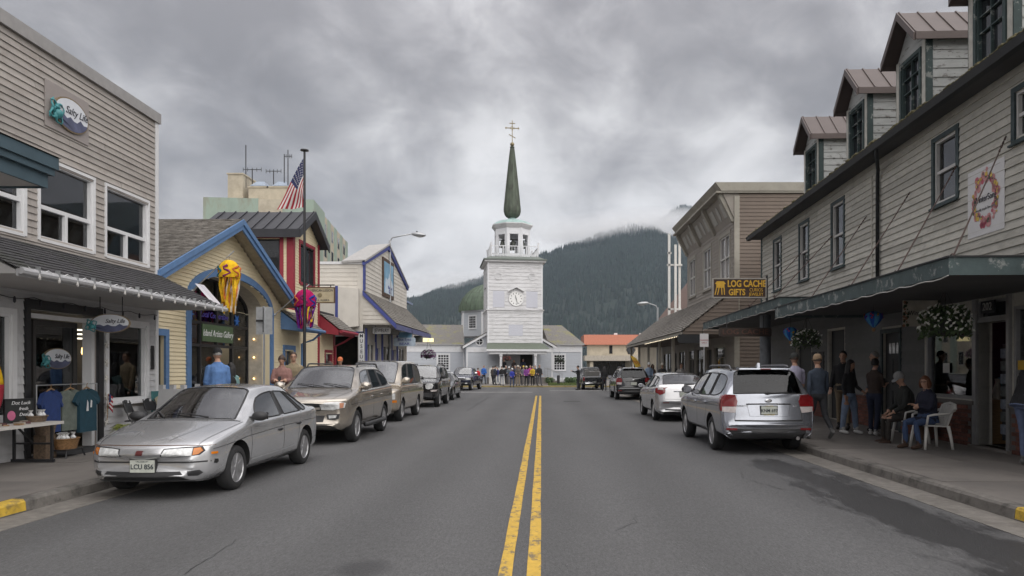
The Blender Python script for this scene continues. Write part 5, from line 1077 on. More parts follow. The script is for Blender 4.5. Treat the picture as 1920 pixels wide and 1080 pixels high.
hang_sign('jewelry_sign', 'white rounded board lettered JEWELRY hung under the cedar awning', 699, 733, 614, 626, 35.0, ['JEWELRY'], M_sgnw, M_ink, M_ink)
hang_sign('small_hanging_sign', 'small dark-edged shop sign hanging behind the JEWELRY board', 717, 748, 617, 627, 36.6, [''], mat('sign_grey', (.33,.33,.32), .6), M_ink, M_ink)
hang_sign('bear_shop_sign', 'pale blue shaped board reading Blue Eyed BEAR under the awning', 738, 779, 633, 649, 38.2, ['Blue Eyed','BEAR'], mat('ice_blue_board', (.42,.50,.58), .6), M_cob, None, up=.5)
hang_sign('picture_hanging_sign', 'sky-blue picture panel hanging above the bear shop board', 747, 772, 623, 633, 38.4, [''], mat('sky_blue_print', (.16,.33,.48)), M_ink, None)
hang_sign('dark_hanging_sign', 'dark square-cornered shop sign hanging beyond the bear board', 776, 792, 630, 641, 41.5, [''], mat('sign_grey_dark', (.12,.13,.12), .6), M_sgnw, M_ink)
hang_sign('museum_sign', 'tall white vertical MUSEUM board beside the cobalt shop window', 672.5, 683.5, 625, 684, 33.9, list('MUSEUM'), M_sgnw, M_ink, M_ink, up=0, vert=True, sizes=[.24]*6)
m = MB(); p, q = pt(793,634,46.5), pt(812,641,46.5); m.box(p.x,q.x,46.5,46.7,q.z,p.z); tag(m.build('backlit_sign', mat('lit_yellow_sign', (.7,.6,.3), .5, .05, emit=(1,.86,.45), estr=.55)), 'small backlit yellow sign box below the awning corner', 'sign')
b = pt(803,665,44.6); hanging_basket(b, 'large purple flower basket hanging at the awning corner', .45, M_leafd, M_flp, 160, 320, None, 1.0)
# ------------------------------------------------------------------ right-hand side of the street
M_r1 = mat('weathered_cream_boards', (.47,.455,.405), .8, .08, 3, .3, 30, dirt=(.27,.255,.22), dirt_amt=.5, dirt_scale=2.6, dirt_edge=(.5,.66), rand=.2, stretch=(1,5,3))
M_grn = mat('dark_spruce_trim', (.022,.042,.045), .6, .2, 5, dirt=(.08,.1,.1), dirt_amt=.4, dirt_scale=5)
M_pgrn = mat('peeling_green_trim', (.034,.056,.056), .7, .2, 5, .3, 30, dirt=(.3,.31,.29), dirt_amt=.7, dirt_scale=5, dirt_edge=(.58,.62))
M_peel = mat('peeling_pale_boards', (.40,.41,.405), .85, .1, 4, .4, 30, dirt=(.13,.12,.105), dirt_amt=.8, dirt_scale=5, dirt_edge=(.56,.62), stretch=(1,.4,2.5), rand=.08)
M_bmet = mat('brown_metal_roof', (.095,.072,.066), .5, .1, 3, metal=.15)
M_brown = mat('brown_siding', (.175,.14,.115), .8, .08, 2, .15, 30)
M_tan2 = mat('taupe_siding', (.28,.255,.225), .8, .08, 2, .15, 30)
M_tant = mat('beige_trim', (.33,.31,.265), .75, .1, 3, dirt=(.18,.16,.13), dirt_amt=.5)
M_brick = mat('red_brick', (.15,.058,.042), .9, .35, 18, .6, 60, rand=.4)
M_mort = mat('mortar', (.11,.10,.095), .95, .2, 10)
M_dk = mat('near_black_paint', (.015,.016,.018), .6, .2, 4)
WX, WY, WS = 8.27, 13.5, .042
def ua(u, x=0): return (WX+x-WS*WY)/((u-VU)/FPX-WS)-WY          # photo column on the wall line (x towards the shop) -> distance along it
def building_R1():
    t = thing('dormered_frame_building', 'long weathered cream clapboard building with four dormers and chained canopy', 'building', (WX,WY,0), -math.atan(WS)); F = Face((0,0,0),(0,1,0),(-1,0,0)); A0, A1, H = -7.6, 15.2, 6.85
    wins = [(-2.3,-1.12,5.5,6.5)]+[(ua(q),ua(p),z0,6.5) for p,q,z0 in ((1750,1801,5.0),(1560,1586,4.5),(1499,1519,4.5),(1451,1467,4.5))]
    wins = [(a+.1,b-.1,c+.08,d-.1) for a,b,c,d in wins]
    shop = (.08,1.9,1.05,2.72); door = (-1.0,-.06,.2,2.5); trans = (-1.0,-.06,2.55,2.9); shop2 = (-4.2,-1.15,1.05,2.72); pdoor = (3.15,4.05,.16,2.5); dk = (6.55,7.8,.16,2.75); dk2 = (9.3,10.8,.16,2.7)
    lo = [shop, door, trans, shop2, pdoor, dk, dk2]
    w = wallbody(F, t, M_r1, A0, A1, .1, H, .25, wins+lo, 'wall')
    b = MB(); b.box(9.5,9.7,A0,A1,.1,H); b.box(.25,9.5,A0,A0+.2,.1,H); b.box(.25,9.5,A1-.2,A1,.1,H); b.box(.3,9.5,A0+.2,A1-.2,3.2,3.4); b.box(2.5,2.6,A0+.2,A1-.2,3.4,H); b.build('rear_wall', M_r1, w)
    siding(F, w, M_r1, A0, A1-.12, 3.3, H, .155, wins, single=True, breaks=5, proud=.036)
    e = .08; low = F.part('lower_wall', M_r1, t, A1-.01, A1, -.02, -.01, .15, 3)
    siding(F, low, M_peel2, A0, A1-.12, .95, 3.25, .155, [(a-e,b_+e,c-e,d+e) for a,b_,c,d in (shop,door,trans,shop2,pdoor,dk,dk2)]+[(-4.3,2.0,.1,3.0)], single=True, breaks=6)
    F.part('corner_board', M_pgrn, w, A1-.12, A1+.02, 0, .05, .15, H)
    for o in wins:
        ww = window(F, t, M_wfr2, G_up, *o, .05, [(0,1,0,.5),(0,1,.5,1)], trim=.1, tm=M_grn, proud=.05, mw=.06)
        if o[0] > -1: F.part('net_curtain', mat('net_curtain_grey', (.34,.34,.36), .9, .1, 8), ww, o[0]+.05, o[1]-.05, -.105, -.10, o[2]+(o[3]-o[2])*.5, o[3]-.05)
    # brick base
    cores = [F.part('brick_core', M_mort, t, a_, b_, .0, .035, .12, .95) for a_, b_ in ((A0,-1.08),(.06,3.05),(4.15,6.5),(7.85,9.2))]; core = cores[1]
    um = MB(); um.box(-.055,0,0,.205,0,.066); ub = um.mesh('brick', M_brick); rest = MB(); cnt = 0; rows = 10
    for r in range(rows):
        a = A0+(.105 if r % 2 else 0)
        while a < 9.1:
            if not (door[0]-.3 < a < door[1]+.12 or pdoor[0]-.25 < a < pdoor[1]+.05 or dk[0]-.25 < a < dk[1]+.05):
                z = .16+r*.078; vis = (a > -2.2 and a < 1.95) or (4.2 < a < 6.6)
                if vis and cnt < 300:
                    o = D.objects.new('brick', ub); COL.objects.link(o); o.parent = core; o.location = F.p(a+random.uniform(-.003,.003), .035-.035+random.uniform(-.004,.004), z); cnt += 1
                else: F.box(rest, a, a+.205, .02, .055, z, z+.066)
            a += .215
    rest.build('bricks', M_brick, core, kind='stuff')
    F.part('brick_sill', M_conc, t, -4.3, -1.1, .0, .09, .95, 1.02); F.part('brick_sill', M_conc, t, 0, 2.0, .0, .09, .95, 1.02)
    # shop windows, door, interior
    M_alu = mat('dull_aluminium', (.30,.30,.30), .45, .1, metal=.5)
    s1 = window(F, t, M_alu, G_shop, *shop, .06, None, name='shop_window', inset=.06); window(F, t, M_alu, G_shop, *shop2, .06, [(0,.5,0,1),(.5,1,0,1)], name='shop_window')
    window(F, t, M_alu, M_glass, *trans, .05, None, name='transom')
    fr = MB(); [F.box(fr, *q) for q in ((-1.08,-1.0,-.2,.06,.15,2.95),(-.06,.06,-.2,.06,.15,2.95),(-1.0,-.06,-.1,.03,2.5,2.55))]; fr.build('door_frame', M_alu, t)
    F.part('threshold', M_conc, t, -1.15, .1, -.2, .12, .151, .2)
    F.part('number_board', M_dk, t, -.7, -.28, .06, .085, 2.66, 2.88); text('202', .2, Face(F.p(0,.087,0),(0,1,0),(-1,0,0)), -.49, 2.77, mat('number_grey', (.45,.45,.43), .5), t)
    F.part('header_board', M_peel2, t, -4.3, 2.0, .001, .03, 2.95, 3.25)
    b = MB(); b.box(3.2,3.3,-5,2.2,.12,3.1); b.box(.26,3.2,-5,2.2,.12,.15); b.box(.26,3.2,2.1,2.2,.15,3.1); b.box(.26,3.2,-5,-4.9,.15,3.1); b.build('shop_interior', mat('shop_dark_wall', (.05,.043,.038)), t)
    rk = MB(); rk.box(.35,.4,-.75,-.2,.3,2.1); rack = rk.build('card_rack', M_dk, t)
    for i in range(7):
        for j in range(2):
            c = MB(); c.box(.3,.345,-.72+.27*j,-.5+.27*j,.42+.235*i,.6+.235*i); k = (i*2+j) % 4; c.build('card', mat('card_%d' % k, [(.4,.4,.38),(.18,.2,.24),(.3,.26,.2),(.09,.1,.1)][k], .5, .5, 12), rack)
    for i in range(7):
        g_ = MB(); a = .2+i*.24; h = random.uniform(.15,.6); g_.lathe([(.07,0),(.09,h*.4),(.04,h*.8),(.05,h)], (.5+.2*(i%2),a,1.05), 10); g_.build('ornament', mat('goods_'+['c1','c2','c3','c4'][i%4], (.3,.3,.3)), t, smooth=40)
    b = MB(); b.box(.3,.85,.1,1.9,.2,1.04); b.build('display_counter', M_wood, t)
    Fo = Face((.12,0,0),(0,1,0),(-1,0,0)); text('OPEN', .2, Fo, 1.42, 2.42, mat('neon_red', (.8,.05,.03), .4, 0, emit=(1,.06,.03), estr=3.5), t, sx=.9); n = MB(); n.tube([Fo.p(1.7-.55*i/8, 0, 2.3-.05*math.sin(math.pi*i/8)) for i in range(9)], .012, 5); n.build('neon_underline', mat('neon_blue', (.05,.1,.8), .4, 0, emit=(.08,.15,1), estr=3), t)
    F.part('yellow_notice', mat('notice_yellow', (.6,.36,.02), .5), t, -1.42, -1.25, .004, .008, 1.62, 1.78)
    F.part('paper_notice', M_wfr2, t, 1.05, 1.3, -.04, -.035, 1.55, 1.75)
    p = F.part('panelled_door', M_dk, t, pdoor[0], pdoor[1], -.12, -.06, .16, 2.5); [F.part('lite', M_glass2, p, 3.32+.2*i, 3.47+.2*i, -.059, -.05, 2.0, 2.25) for i in range(3)]; [F.part('door_panel', M_dk, p, 3.3+.33*i, 3.58+.33*i, -.059, -.04, .4+.85*j, 1.1+.75*j) for i in range(2) for j in range(2)]
    f = MB(); [F.box(f, *q) for q in ((pdoor[0]-.1,pdoor[0],0,.04,.15,2.6),(pdoor[1],pdoor[1]+.1,0,.04,.15,2.6),(pdoor[0],pdoor[1],0,.04,2.5,2.6))]; f.build('door_casing', M_grn, p)
    for o in (dk, dk2): F.part('shop_door', M_dk, t, o[0], o[1], -.2, -.1, o[2], o[3])
    for a in (8.1,8.75): F.part('wall_plaque', M_dk, t, a, a+.42, .0, .04, 1.55, 2.15)
    # eave, gutter, roof
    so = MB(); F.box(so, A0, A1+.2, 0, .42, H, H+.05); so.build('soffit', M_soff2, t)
    rf = MB(); rf.hexa([(-.5,A0,H+.06),(9,A0,H+6.2),(9,A1+.3,H+6.2),(-.5,A1+.3,H+.06),(-.5,A0,H+.16),(9,A0,H+6.33),(9,A1+.3,H+6.33),(-.5,A1+.3,H+.16)]); rf.v = [(x,y,z) for x,y,z in rf.v]
    roof = rf.build('roof', M_mossr, t)
    ms = MB()
    for i in range(900):
        a = random.uniform(A0,A1+.2); x = -.52+abs(random.gauss(0,.09)); s = random.uniform(.008,.03)*(2.0 if random.random() < .1 else 1); ms.ball((x, a, H+.165+(x+.5)*.65+s*.2), (s*1.6,s*2.2,s*.8), 5)
    ms.build('moss', M_mossg, roof, kind='stuff')
    g_ = MB(); P = []
    for a0_, a1_ in ((A0, A1+.25),): 
        g_.hexa([F.p(a0_,.42,H-.04),F.p(a1_,.42,H-.04),F.p(a1_,.56,H-.04),F.p(a0_,.56,H-.04),F.p(a0_,.42,H+.1),F.p(a1_,.42,H+.1),F.p(a1_,.6,H+.1),F.p(a0_,.6,H+.1)])
    g_.build('gutter', M_dk, roof)
    dp = MB(); ad = ua(1652); dp.tube([F.p(ad-.9,.5,H-.03), F.p(ad-.75,.42,H-.2), F.p(ad-.15,.14,H-.32), F.p(ad,.09,H-.5), F.p(ad,.09,3.3)], .045, 8); dp.build('downpipe', M_dk, roof, smooth='all'); c2 = MB(); c2.bar(F.p(ad+.45,.04,H-.3),F.p(ad+.45,.04,3.3),.03); c2.build('conduit', M_r1, roof)
    # dormers
    first = None
    for k, yc in enumerate((13.05,16.1,19.14,22.76)):
        c = yc-WY; d = MB(); hw = .68; zb = H+.1; ze, zp = 8.8, 9.62; x0 = .0
        dw = (c-.42,c+.42,H+.42,8.62)
        dm = wallbody(F, t, M_peel, c-hw, c+hw, zb, ze, .1, [dw], 'dormer', [(c-hw,ze),(c+hw,ze),(c,zp)])
        window(F, dm, M_pgrn, M_glass, *dw, .04, [(0,.5,0,.5),(.5,1,0,.5),(0,.5,.5,.75),(.5,1,.5,.75),(0,.5,.75,1),(.5,1,.75,1)], trim=.085, tm=M_pgrn, mw=.022, proud=.045)
        for s in (-1,1):
            fs = Face((0,c+s*hw,0),(1,0,0),(0,s,0)); sd_ = MB(); sd_.prism([(.1,zb),(.1,ze),(3.2,ze)], lambda a,z:fs.p(a,-.1,z), lambda a,z:fs.p(a,0,z)); sd_.build('dormer_cheek', M_peel, dm)
            siding(fs, dm, M_peel, .12, 3, zb, ze, .2, edge=lambda z: (.13, .3+(z-zb)/.66) , proud=.025, name='cheek_siding'); fs.part('corner_board', M_pgrn, dm, -.02, .12, 0, .035, zb, ze); F.part('corner_board', mat('cream_post',(.45,.44,.40),.8), dm, c+s*hw-(.14 if s > 0 else 0), c+s*hw+(.14 if s < 0 else 0), .001, .03, zb, ze)
        for s in (-1,1):
            r = MB(); ye = c+s*(hw+.14); r.hexa([(-.3,c,zp+.02),(-.3,ye,ze+.02),(3.6,ye,ze+.02),(3.6,c,zp+.02),(-.3,c,zp+.07),(-.3,ye,ze+.07),(3.6,ye,ze+.07),(3.6,c,zp+.07)]); rr = r.build('dormer_roof', M_bmet, dm)
            for i in range(9):
                q = MB(); x = -.28+i*.42; q.bar((x,c,zp+.085),(x,ye,ze+.085),.03,.03); q.build('roof_rib', M_bmet, rr)
            q = MB(); q.hexa([(-.34,c,zp-.1),(-.34,ye,ze-.1),(-.3,ye,ze-.1),(-.3,c,zp-.1),(-.34,c,zp+.08),(-.34,ye,ze+.08),(-.3,ye,ze+.08),(-.3,c,zp+.08)]); q.build('bargeboard', M_bmet, rr); q = MB(); q.box(-.3,3.5,min(ye,ye+s*.03),max(ye,ye+s*.03),ze-.08,ze+.08); q.build('fascia', M_bmet, rr)
    # canopies
    M_cf = mat('peeling_blue_green_fascia', (.055,.08,.082), .7, .2, 4, .3, 30, dirt=(.30,.31,.30), dirt_amt=.7, dirt_scale=3.5, dirt_edge=(.56,.62))
    for (a0,a1,z,xo,nm) in ((-4.05,4.1,2.9,2.6,'canopy'),(4.25,14.6,3.18,2.45,'canopy')):
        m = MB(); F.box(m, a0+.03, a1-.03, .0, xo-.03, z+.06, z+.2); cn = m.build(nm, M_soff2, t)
        for q in ((a0,a1,xo-.03,xo+.02),(a0,a0+.04,.0,xo-.03),(a1-.04,a1,.0,xo-.03)): F.part('fascia', M_cf, cn, q[0], q[1], q[2], q[3], z, z+.24)
        F.part('flashing', M_dk, cn, a0-.02, a1+.02, 0, xo+.04, z+.241, z+.262)
        cd = MB(); cd.tube([F.p(a0+(a1-a0)*i/40, xo+.03, z-.005-.03*abs(math.sin(i*.9))) for i in range(41)], .008, 4); cd.build('light_cord', M_wfr2, cn)
    for i, (at, ab) in enumerate(((-.95,-3.9),(.65,-2.2),(2.6,-.3),(5.0,1.9),(7.4,4.6),(10.2,7.2))):
        p, q = F.p(at,.02,5.75-.05*i), F.p(ab,2.5,3.14 if ab < 4 else 3.44); m = MB(); L_ = (q-p).length
        m.tube([p+(q-p)*.18, q], .012, 5)
        for k in range(9): c = p+(q-p)*(.02*k); m.tube([c+Vector((0,.012,0)), p+(q-p)*(.02*(k+1))], .018 if k % 2 else .01, 5)
        m.tube([q+Vector((0,.05*math.cos(x),.05*math.sin(x)+.02)) for x in [j*.7 for j in range(9)]], .01, 4); m.build('support_rod', mat('rusty_iron', (.06,.035,.03), .8, .4, 8), t)
    c = MB(); c.lathe([(.16,.15),(.16,3.2)], (-2.0,7.3,0), 14); c.build('canopy_column', mat('grey_column', (.12,.13,.14), .6), t, smooth=40)
    # vinyl banner with flower wreath
    B = F.part('vinyl_banner', mat('white_vinyl', (.62,.61,.61), .5, .04), t, -.92, .24, .03, .036, 4.13, 5.4); FB = Face(F.p(0,.036,0),(0,1,0),(-1,0,0)); a_, z_ = -.34, 4.78
    wr = [MB() for _ in range(4)]
    for i in range(150):
        th = random.uniform(0,6.283); rr = random.gauss(1,.1); k = random.choice([0,0,1,1,2,3]); r_ = random.uniform(.03,.075) if k < 2 else random.uniform(.015,.045); c = FB.p(a_+.36*rr*math.cos(th), .004+.001*k, z_+.42*rr*math.sin(th)); n = 7
        wr[k].add([c+F.a*(r_*math.cos(6.283*j/n))+Vector((0,0,r_*math.sin(6.283*j/n))) for j in range(n)], [tuple(range(n))])
    for k, (nm, col) in enumerate((('pink_roses',(.45,.10,.14)),('rose_petals',(.55,.25,.25)),('wreath_leaves',(.07,.09,.05)),('yellow_flowers',(.6,.42,.08)))): wr[k].build(nm, mat('print_'+nm, col, .6, .3, 20), B, fix=False, kind='stuff')
    text('WinterSong', .17, FB, a_, z_+.02, M_ink, B, d=.006, sx=.85); text('Locally made fine gifts', .07, FB, a_, z_-.17, mat('print_grey',(.2,.2,.2),.6), B, d=.006)
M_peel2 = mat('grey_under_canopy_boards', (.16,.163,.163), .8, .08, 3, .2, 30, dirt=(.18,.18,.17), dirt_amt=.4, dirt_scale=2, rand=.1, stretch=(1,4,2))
M_wfr2 = mat('offwhite_sash', (.52,.51,.49), .6, .06)
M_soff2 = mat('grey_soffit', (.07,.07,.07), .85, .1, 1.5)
M_mossr = mat('mossy_dark_shingles', (.08,.075,.06), .95, .3, 9, .6, 40, dirt=(.10,.10,.03), dirt_amt=.7, dirt_scale=4)
M_mossg = mat('moss_green', (.13,.115,.06), .95, .45, 12)
building_R1()
def R1pt(u, v, x): a = ua(u, x); Y = a+WY; return Vector(((u-VU)*Y/FPX, Y, EYE-(v-VV)*Y/FPX))
b = R1pt(1772,602,-1.2); hanging_basket(b, 'big white-flowered hanging basket under the canopy by door 202', .42, M_leaf, M_flw, 900, 130, 'hanging baskets under the canopy', .55)
b = R1pt(1513,635,-1.4); hanging_basket(b, 'smaller white-flowered hanging basket further along the canopy', .38, M_leaf, M_flw, 600, 80, 'hanging baskets under the canopy', .6)
def balloon(p, r, label):
    t = thing('balloon_wind_spinner', label, 'wind spinner', p); cols = [cl('spin_blue',(.03,.10,.40)), cl('spin_sky',(.08,.28,.5)), cl('spin_red',(.5,.06,.06)), cl('spin_yellow',(.6,.4,.05)), cl('spin_violet',(.14,.04,.3))]
    prof = [(.02,.62),(.45,.58),(.8,.38),(1,.05),(.92,-.25),(.62,-.7),(.3,-1.05),(.12,-1.2)]
    for k in range(10):
        m = MB(); a0, a1 = 2*math.pi*k/10, 2*math.pi*(k+1)/10
        for q, z in prof: m.v += [(r*q*math.cos(a0), r*q*math.sin(a0), r*z*1.05), (r*q*1.02*math.cos((a0+a1)/2), r*q*1.02*math.sin((a0+a1)/2), r*z*1.05), (r*q*math.cos(a1), r*q*math.sin(a1), r*z*1.05)]
        for i in range(len(prof)-1):
            for j in range(2): m.f.append((3*i+j,3*i+j+1,3*i+j+4,3*i+j+3)); m.m.append(0)
        g_ = m.build('gore', cols[k % 2], t, smooth='all', fix=False); d = MB(); am = (a0+a1)/2; c = Vector((r*1.03*math.cos(am), r*1.03*math.sin(am), .05*r)); n = Vector((math.cos(am),math.sin(am),0)); tt = Vector((-n.y,n.x,0))
        for s in range(3): q = c+tt*random.uniform(-.15,.15)*r+Vector((0,0,random.uniform(-.3,.3)*r))+n*.01; d.add([q+tt*(.12*r*math.cos(x))+Vector((0,0,.12*r*math.sin(x))) for x in [6.283*j/6 for j in range(6)]], [tuple(range(6))])
        d.build('appliqued_flower', cols[2+k % 3], g_, fix=False)
    m = MB(); m.lathe([(.12*r,-1.75*r),(.2*r,-1.6*r),(.2*r,-1.35*r)], (0,0,0), 8); m.build('basket', M_wood, t); m = MB(); m.tube([(0,0,.6*r),(0,0,.6*r+.3)], .005, 4); m.tube([(.1*r,0,-1.2*r),(.15*r,0,-1.4*r)], .004, 4); m.build('cord', M_black, t)
balloon(R1pt(1638,594,-1.4), .175, 'blue balloon spinner with red and yellow flowers near the panelled door')
balloon(R1pt(1482,622,-1.7), .19, 'blue balloon spinner hanging beside the smaller flower basket')
def winter_sign():
    p, q = pt(1693,563,13.8), pt(1762,612,13.8); t = thing('winter_shop_sign', 'cream flower-bordered board reading Winter hung across the sidewalk', 'sign', ((p.x+q.x)/2,13.8,0)); F = Face((0,0,0),(1,0,0),(0,-1,0)); w = (q.x-p.x)/2; zc = (p.z+q.z)/2; h = (p.z-q.z)/2
    m = MB(); F.box(m,-w,w,-.015,.015,zc-h,zc+h); b = m.build('board', mat('sign_cream', (.42,.39,.33), .6), t); fl = [MB(),MB()]
    for i in range(46):
        s = random.choice((-1,1)); c = F.p(s*w*random.uniform(.72,.98), .017, zc+h*random.uniform(-.95,.95)); r_ = random.uniform(.012,.035); fl[i%2].add([c+Vector((r_*math.cos(j),0,r_*math.sin(j))) for j in [6.283*k/6 for k in range(6)]], [tuple(range(6))])
    fl[0].build('painted_leaves', M_leafd, b, fix=False, kind='stuff'); fl[1].build('painted_blooms', mat('print_brown', (.25,.13,.08), .6), b, fix=False, kind='stuff')
    text('WinterSong', .13, F, 0, zc, M_ink, b, d=.017, sx=.8); text('Made', .06, F, 0, zc-h*.6, M_ink, b, d=.017); g_ = MB(); [g_.bar((x,0,zc+h),(x,0,3.0),.015) for x in (-w*.8,w*.8)]; g_.build('hanger', M_black, t)
winter_sign()
M_lcw = mat('dark_brown_signboard', (.045,.022,.015), .6, .2, 5); M_lcy = mat('sign_gold', (.62,.36,.03), .5, .1)
def log_cache():
    Y = 21.0; p, q = pt(1337,524,Y), pt(1434,557,Y); t = thing('log_cache_sign', 'dark brown LOG CACHE GIFTS sign with gold letters above the canopy', 'sign', (q.x,Y,0)); F = Face((0,0,0),(1,0,0),(0,-1,0)); L_ = p.x-q.x; z0, z1 = q.z, p.z
    m = MB(); F.box(m, L_, 0, -.06, .06, z0, z1); b = m.build('board', M_lcw, t); f = MB(); [F.box(f,*k) for k in ((L_-.03,.03,-.07,.07,z0-.035,z0),(L_-.03,.03,-.07,.07,z1,z1+.035),(L_-.03,L_,-.07,.07,z0,z1),(0,.03,-.07,.07,z0,z1))]; f.build('frame', mat('pale_frame', (.33,.31,.28), .7), b)
    T = Face((0,-.062,0),(1,0,0),(0,-1,0)); cx = L_*.38; text('LOG CACHE', .27, T, cx+.03, z1-.14, M_lcy, b, bold=.008, sx=.75); text('GIFTS', .25, T, L_*.55, z0+.13, M_lcy, b, bold=.008, sx=.78); text('CURIOS', .14, T, L_*.18, z0+.2, M_lcy, b, sx=.8); text('JEWELRY', .14, T, L_*.18, z0+.07, M_lcy, b, sx=.75)
    k = MB(); hx = L_*.87; T.box(k,hx-.12,hx+.12,.0,.01,z0+.27,z0+.38); k.prism([(hx-.16,z0+.38),(hx+.16,z0+.38),(hx+.1,z0+.46),(hx-.1,z0+.46)], lambda a,z:T.p(a,0,z), lambda a,z:T.p(a,.01,z))
    for i in range(4): x = hx-.11+.073*i; k.hexa([T.p(x-.03+(-.03 if i<2 else .03),0,z0+.06),T.p(x-.005+(-.03 if i<2 else .03),0,z0+.06),T.p(x+.015,0,z0+.27),T.p(x-.015,0,z0+.27),T.p(x-.03+(-.03 if i<2 else .03),.01,z0+.06),T.p(x-.005+(-.03 if i<2 else .03),.01,z0+.06),T.p(x+.015,.01,z0+.27),T.p(x-.015,.01,z0+.27)])
    k.build('cache_emblem', M_lcy, b); g_ = MB(); g_.bar((.06,.0,3.42),(.06,0,z1+.12),.05); g_.bar((.06,0,z1+.02),(-.2,0,z1+.02),.04); g_.build('post', M_dk, t)
    hang_sign('log_cache_hanging_sign', 'dark wooden LOG CACHE board hanging under the far canopy', 1348, 1446, 614.5, 631, 20.5, ['LOG CACHE'], mat('old_dark_wood', (.035,.024,.018), .7), mat('burnt_letters', (.10,.045,.03), .7), None, up=.35)
    hang_sign('black_shop_sign', 'black shop sign hanging from the far awning near the parking sign', 1271, 1325, 627, 643, 30.5, [''], M_dk, mat('dim_letters', (.12,.12,.11), .7), None, up=.3)
log_cache()
a0 = pt(1320,690,23.2); sign_post((a0.x,23.2,.15), 'white PARKING ONLY sign with dark red letters on a steel post', .28, .43, 2.62, -1, False, ['','','PARKING','ONLY',''])
def building_R2():
    t = thing('bracketed_false_front', 'taupe false-front building with bracketed cornice and brown side wall', 'building', (8.6,0,0)); F = Face((0,0,0),(0,1,0),(-1,0,0)); y0, y1, H = 31.62, 41.8, 9.5; FS = Face((0,31.6,0),(1,0,0),(0,-1,0))
    wins = [(32.35,34.15,5.75,7.8),(35.95,37.65,5.75,7.8),(39.55,41.2,5.75,7.8)]; lo = [(33.2,35.2,.6,2.7),(35.9,36.9,.16,2.6),(37.4,39.4,.6,2.7),(39.9,41.4,.6,2.7)]
    w = wallbody(F, t, M_tan2, y0, y1, .1, H, .25, wins+lo, 'wall'); siding(F, w, M_tan2, y0+.2, y1, 4.9, 8.25, .16, wins, proud=.03)
    for o in wins:
        W_ = window(F, t, M_wfr2, M_glass2, *o, .07, [(0,.5,.5,1),(.5,1,.5,1),(0,.5,0,.5),(.5,1,0,.5)], trim=.14, tm=M_tant, mw=.07, proud=.05)
    for o in lo:
        if o[2] > .3: window(F, t, M_tant, M_glass, *o, .08, [(0,.5,0,.75),(.5,1,0,.75),(0,1,.75,1)], trim=.08, tm=M_tant)
        else: F.part('shop_door', M_dk, t, o[0], o[1], -.2, -.12, o[2], o[3])
    s = wallbody(FS, t, M_brown, .26, 8, .1, H, .25, [], 'side_wall'); siding(FS, s, M_brown, .2, 8, .15, H-.1, .165, proud=.032); FS.part('corner_board', M_tant, s, -.03, .2, 0, .05, .15, H-.2)
    b = MB(); b.box(7.8,8,31.9,y1,.1,H); b.box(.25,8,y1-.2,y1,.1,H); b.box(.25,8,32,y1,H-.3,H-.15); b.build('rear_wall', M_brown, w)
    # flared frieze with brackets and small panels
    fr = MB(); fr.prism([(0,8.25),(.5,9.35),(.5,9.42),(0,9.42)], lambda d,z:F.p(y0-.02,d,z), lambda d,z:F.p(y1,d,z)); fz = fr.build('frieze', M_tan2, t)
    for k in range(4):
        a = y0+.05+k*(y1-y0-.35)/3; br = MB(); br.prism([(0,8.15),(.12,8.2),(.68,9.3),(.68,9.42),(0,9.42)], lambda d,z:F.p(a,d,z), lambda d,z:F.p(a+.28,d,z)); br.build('bracket', M_tant, fz)
        if k < 3:
            for j in range(3):
                c = a+.75+j*.95; q = MB(); n = Vector((0,0,1)); e0 = lambda aa, ff: F.p(aa, ff*.5+.012, 8.25+ff*1.1)
                P = [(c-.32,.25),(c+.32,.25),(c+.32,.82),(c-.32,.82)] if j != 1 else [(c+.2*math.cos(x), .53+.3*math.sin(x)) for x in [6.283*i/14 for i in range(14)]]
                q.prism(P, e0, lambda aa, ff: e0(aa,ff)+F.n*.015); q.build('frieze_panel', mat('pale_frieze_panel', (.38,.37,.34), .7), fz)
    co = MB(); co.box(-.85,8.05,y0-.12,y1+.1,9.42,9.5); co.hexa([F.p(y0-.15,.62,9.5),F.p(y1+.12,.62,9.5),F.p(y1+.12,-.1,9.5),F.p(y0-.15,-.1,9.5),F.p(y0-.15,.9,9.88),F.p(y1+.12,.9,9.88),F.p(y1+.12,-.1,9.88),F.p(y0-.15,-.1,9.88)]); co.box(.1,8.05,y0-.15,y0+.1,9.5,9.88); co.build('cornice', M_tant, t)
    # low shop beyond + long cedar awning
    r3 = wallbody(F, t, M_tan2, 41.82, 51, .1, 4.9, .25, [(42.5,44.4,.6,2.7),(45.2,46.2,.16,2.6),(47,50,.6,2.7)], 'low_wing'); [window(F, r3, M_tant, M_glass, a, b_, .6, 2.7, .08, [(0,.5,0,1),(.5,1,0,1)]) for a, b_ in ((42.5,44.4),(47,50))]; F.part('shop_door', M_dk, r3, 45.2, 46.2, -.2, -.12, .16, 2.6)
    b = MB(); b.box(.25,5,50.8,51,.1,4.9); b.box(.25,5,41.9,50.8,4.7,4.88); b.build('low_wing_roof', M_brown, r3)
    EX, za, zb = 2.45, 3.25, 5.2; a = MB(); a.prism([(0,za-.12),(EX,za-.12),(EX,za-.02),(0,zb-.02)], lambda d,z:F.p(30.6 if d > 9 else 31.0,d,z), lambda d,z:F.p(51.2,d,z)); aw = a.build('awning', M_brown, t)
    shingles(aw, M_cedar, F.p(30.9,EX+.08,za-.02), F.p(51.3,EX+.08,za-.02), F.p(51.3,.02,zb+.02), F.p(30.9,.02,zb+.02), .2, .24, t=.028)
    siding(Face((0,31.0,0),(-1,0,0),(0,-1,0)), aw, M_brown, 0, EX, za, zb, .165, edge=lambda z: (0, EX*(zb-z)/(zb-za)), proud=.032); F.part('fascia', M_tant, aw, 30.95, 51.2, EX+.0, EX+.06, za-.16, za-.03)
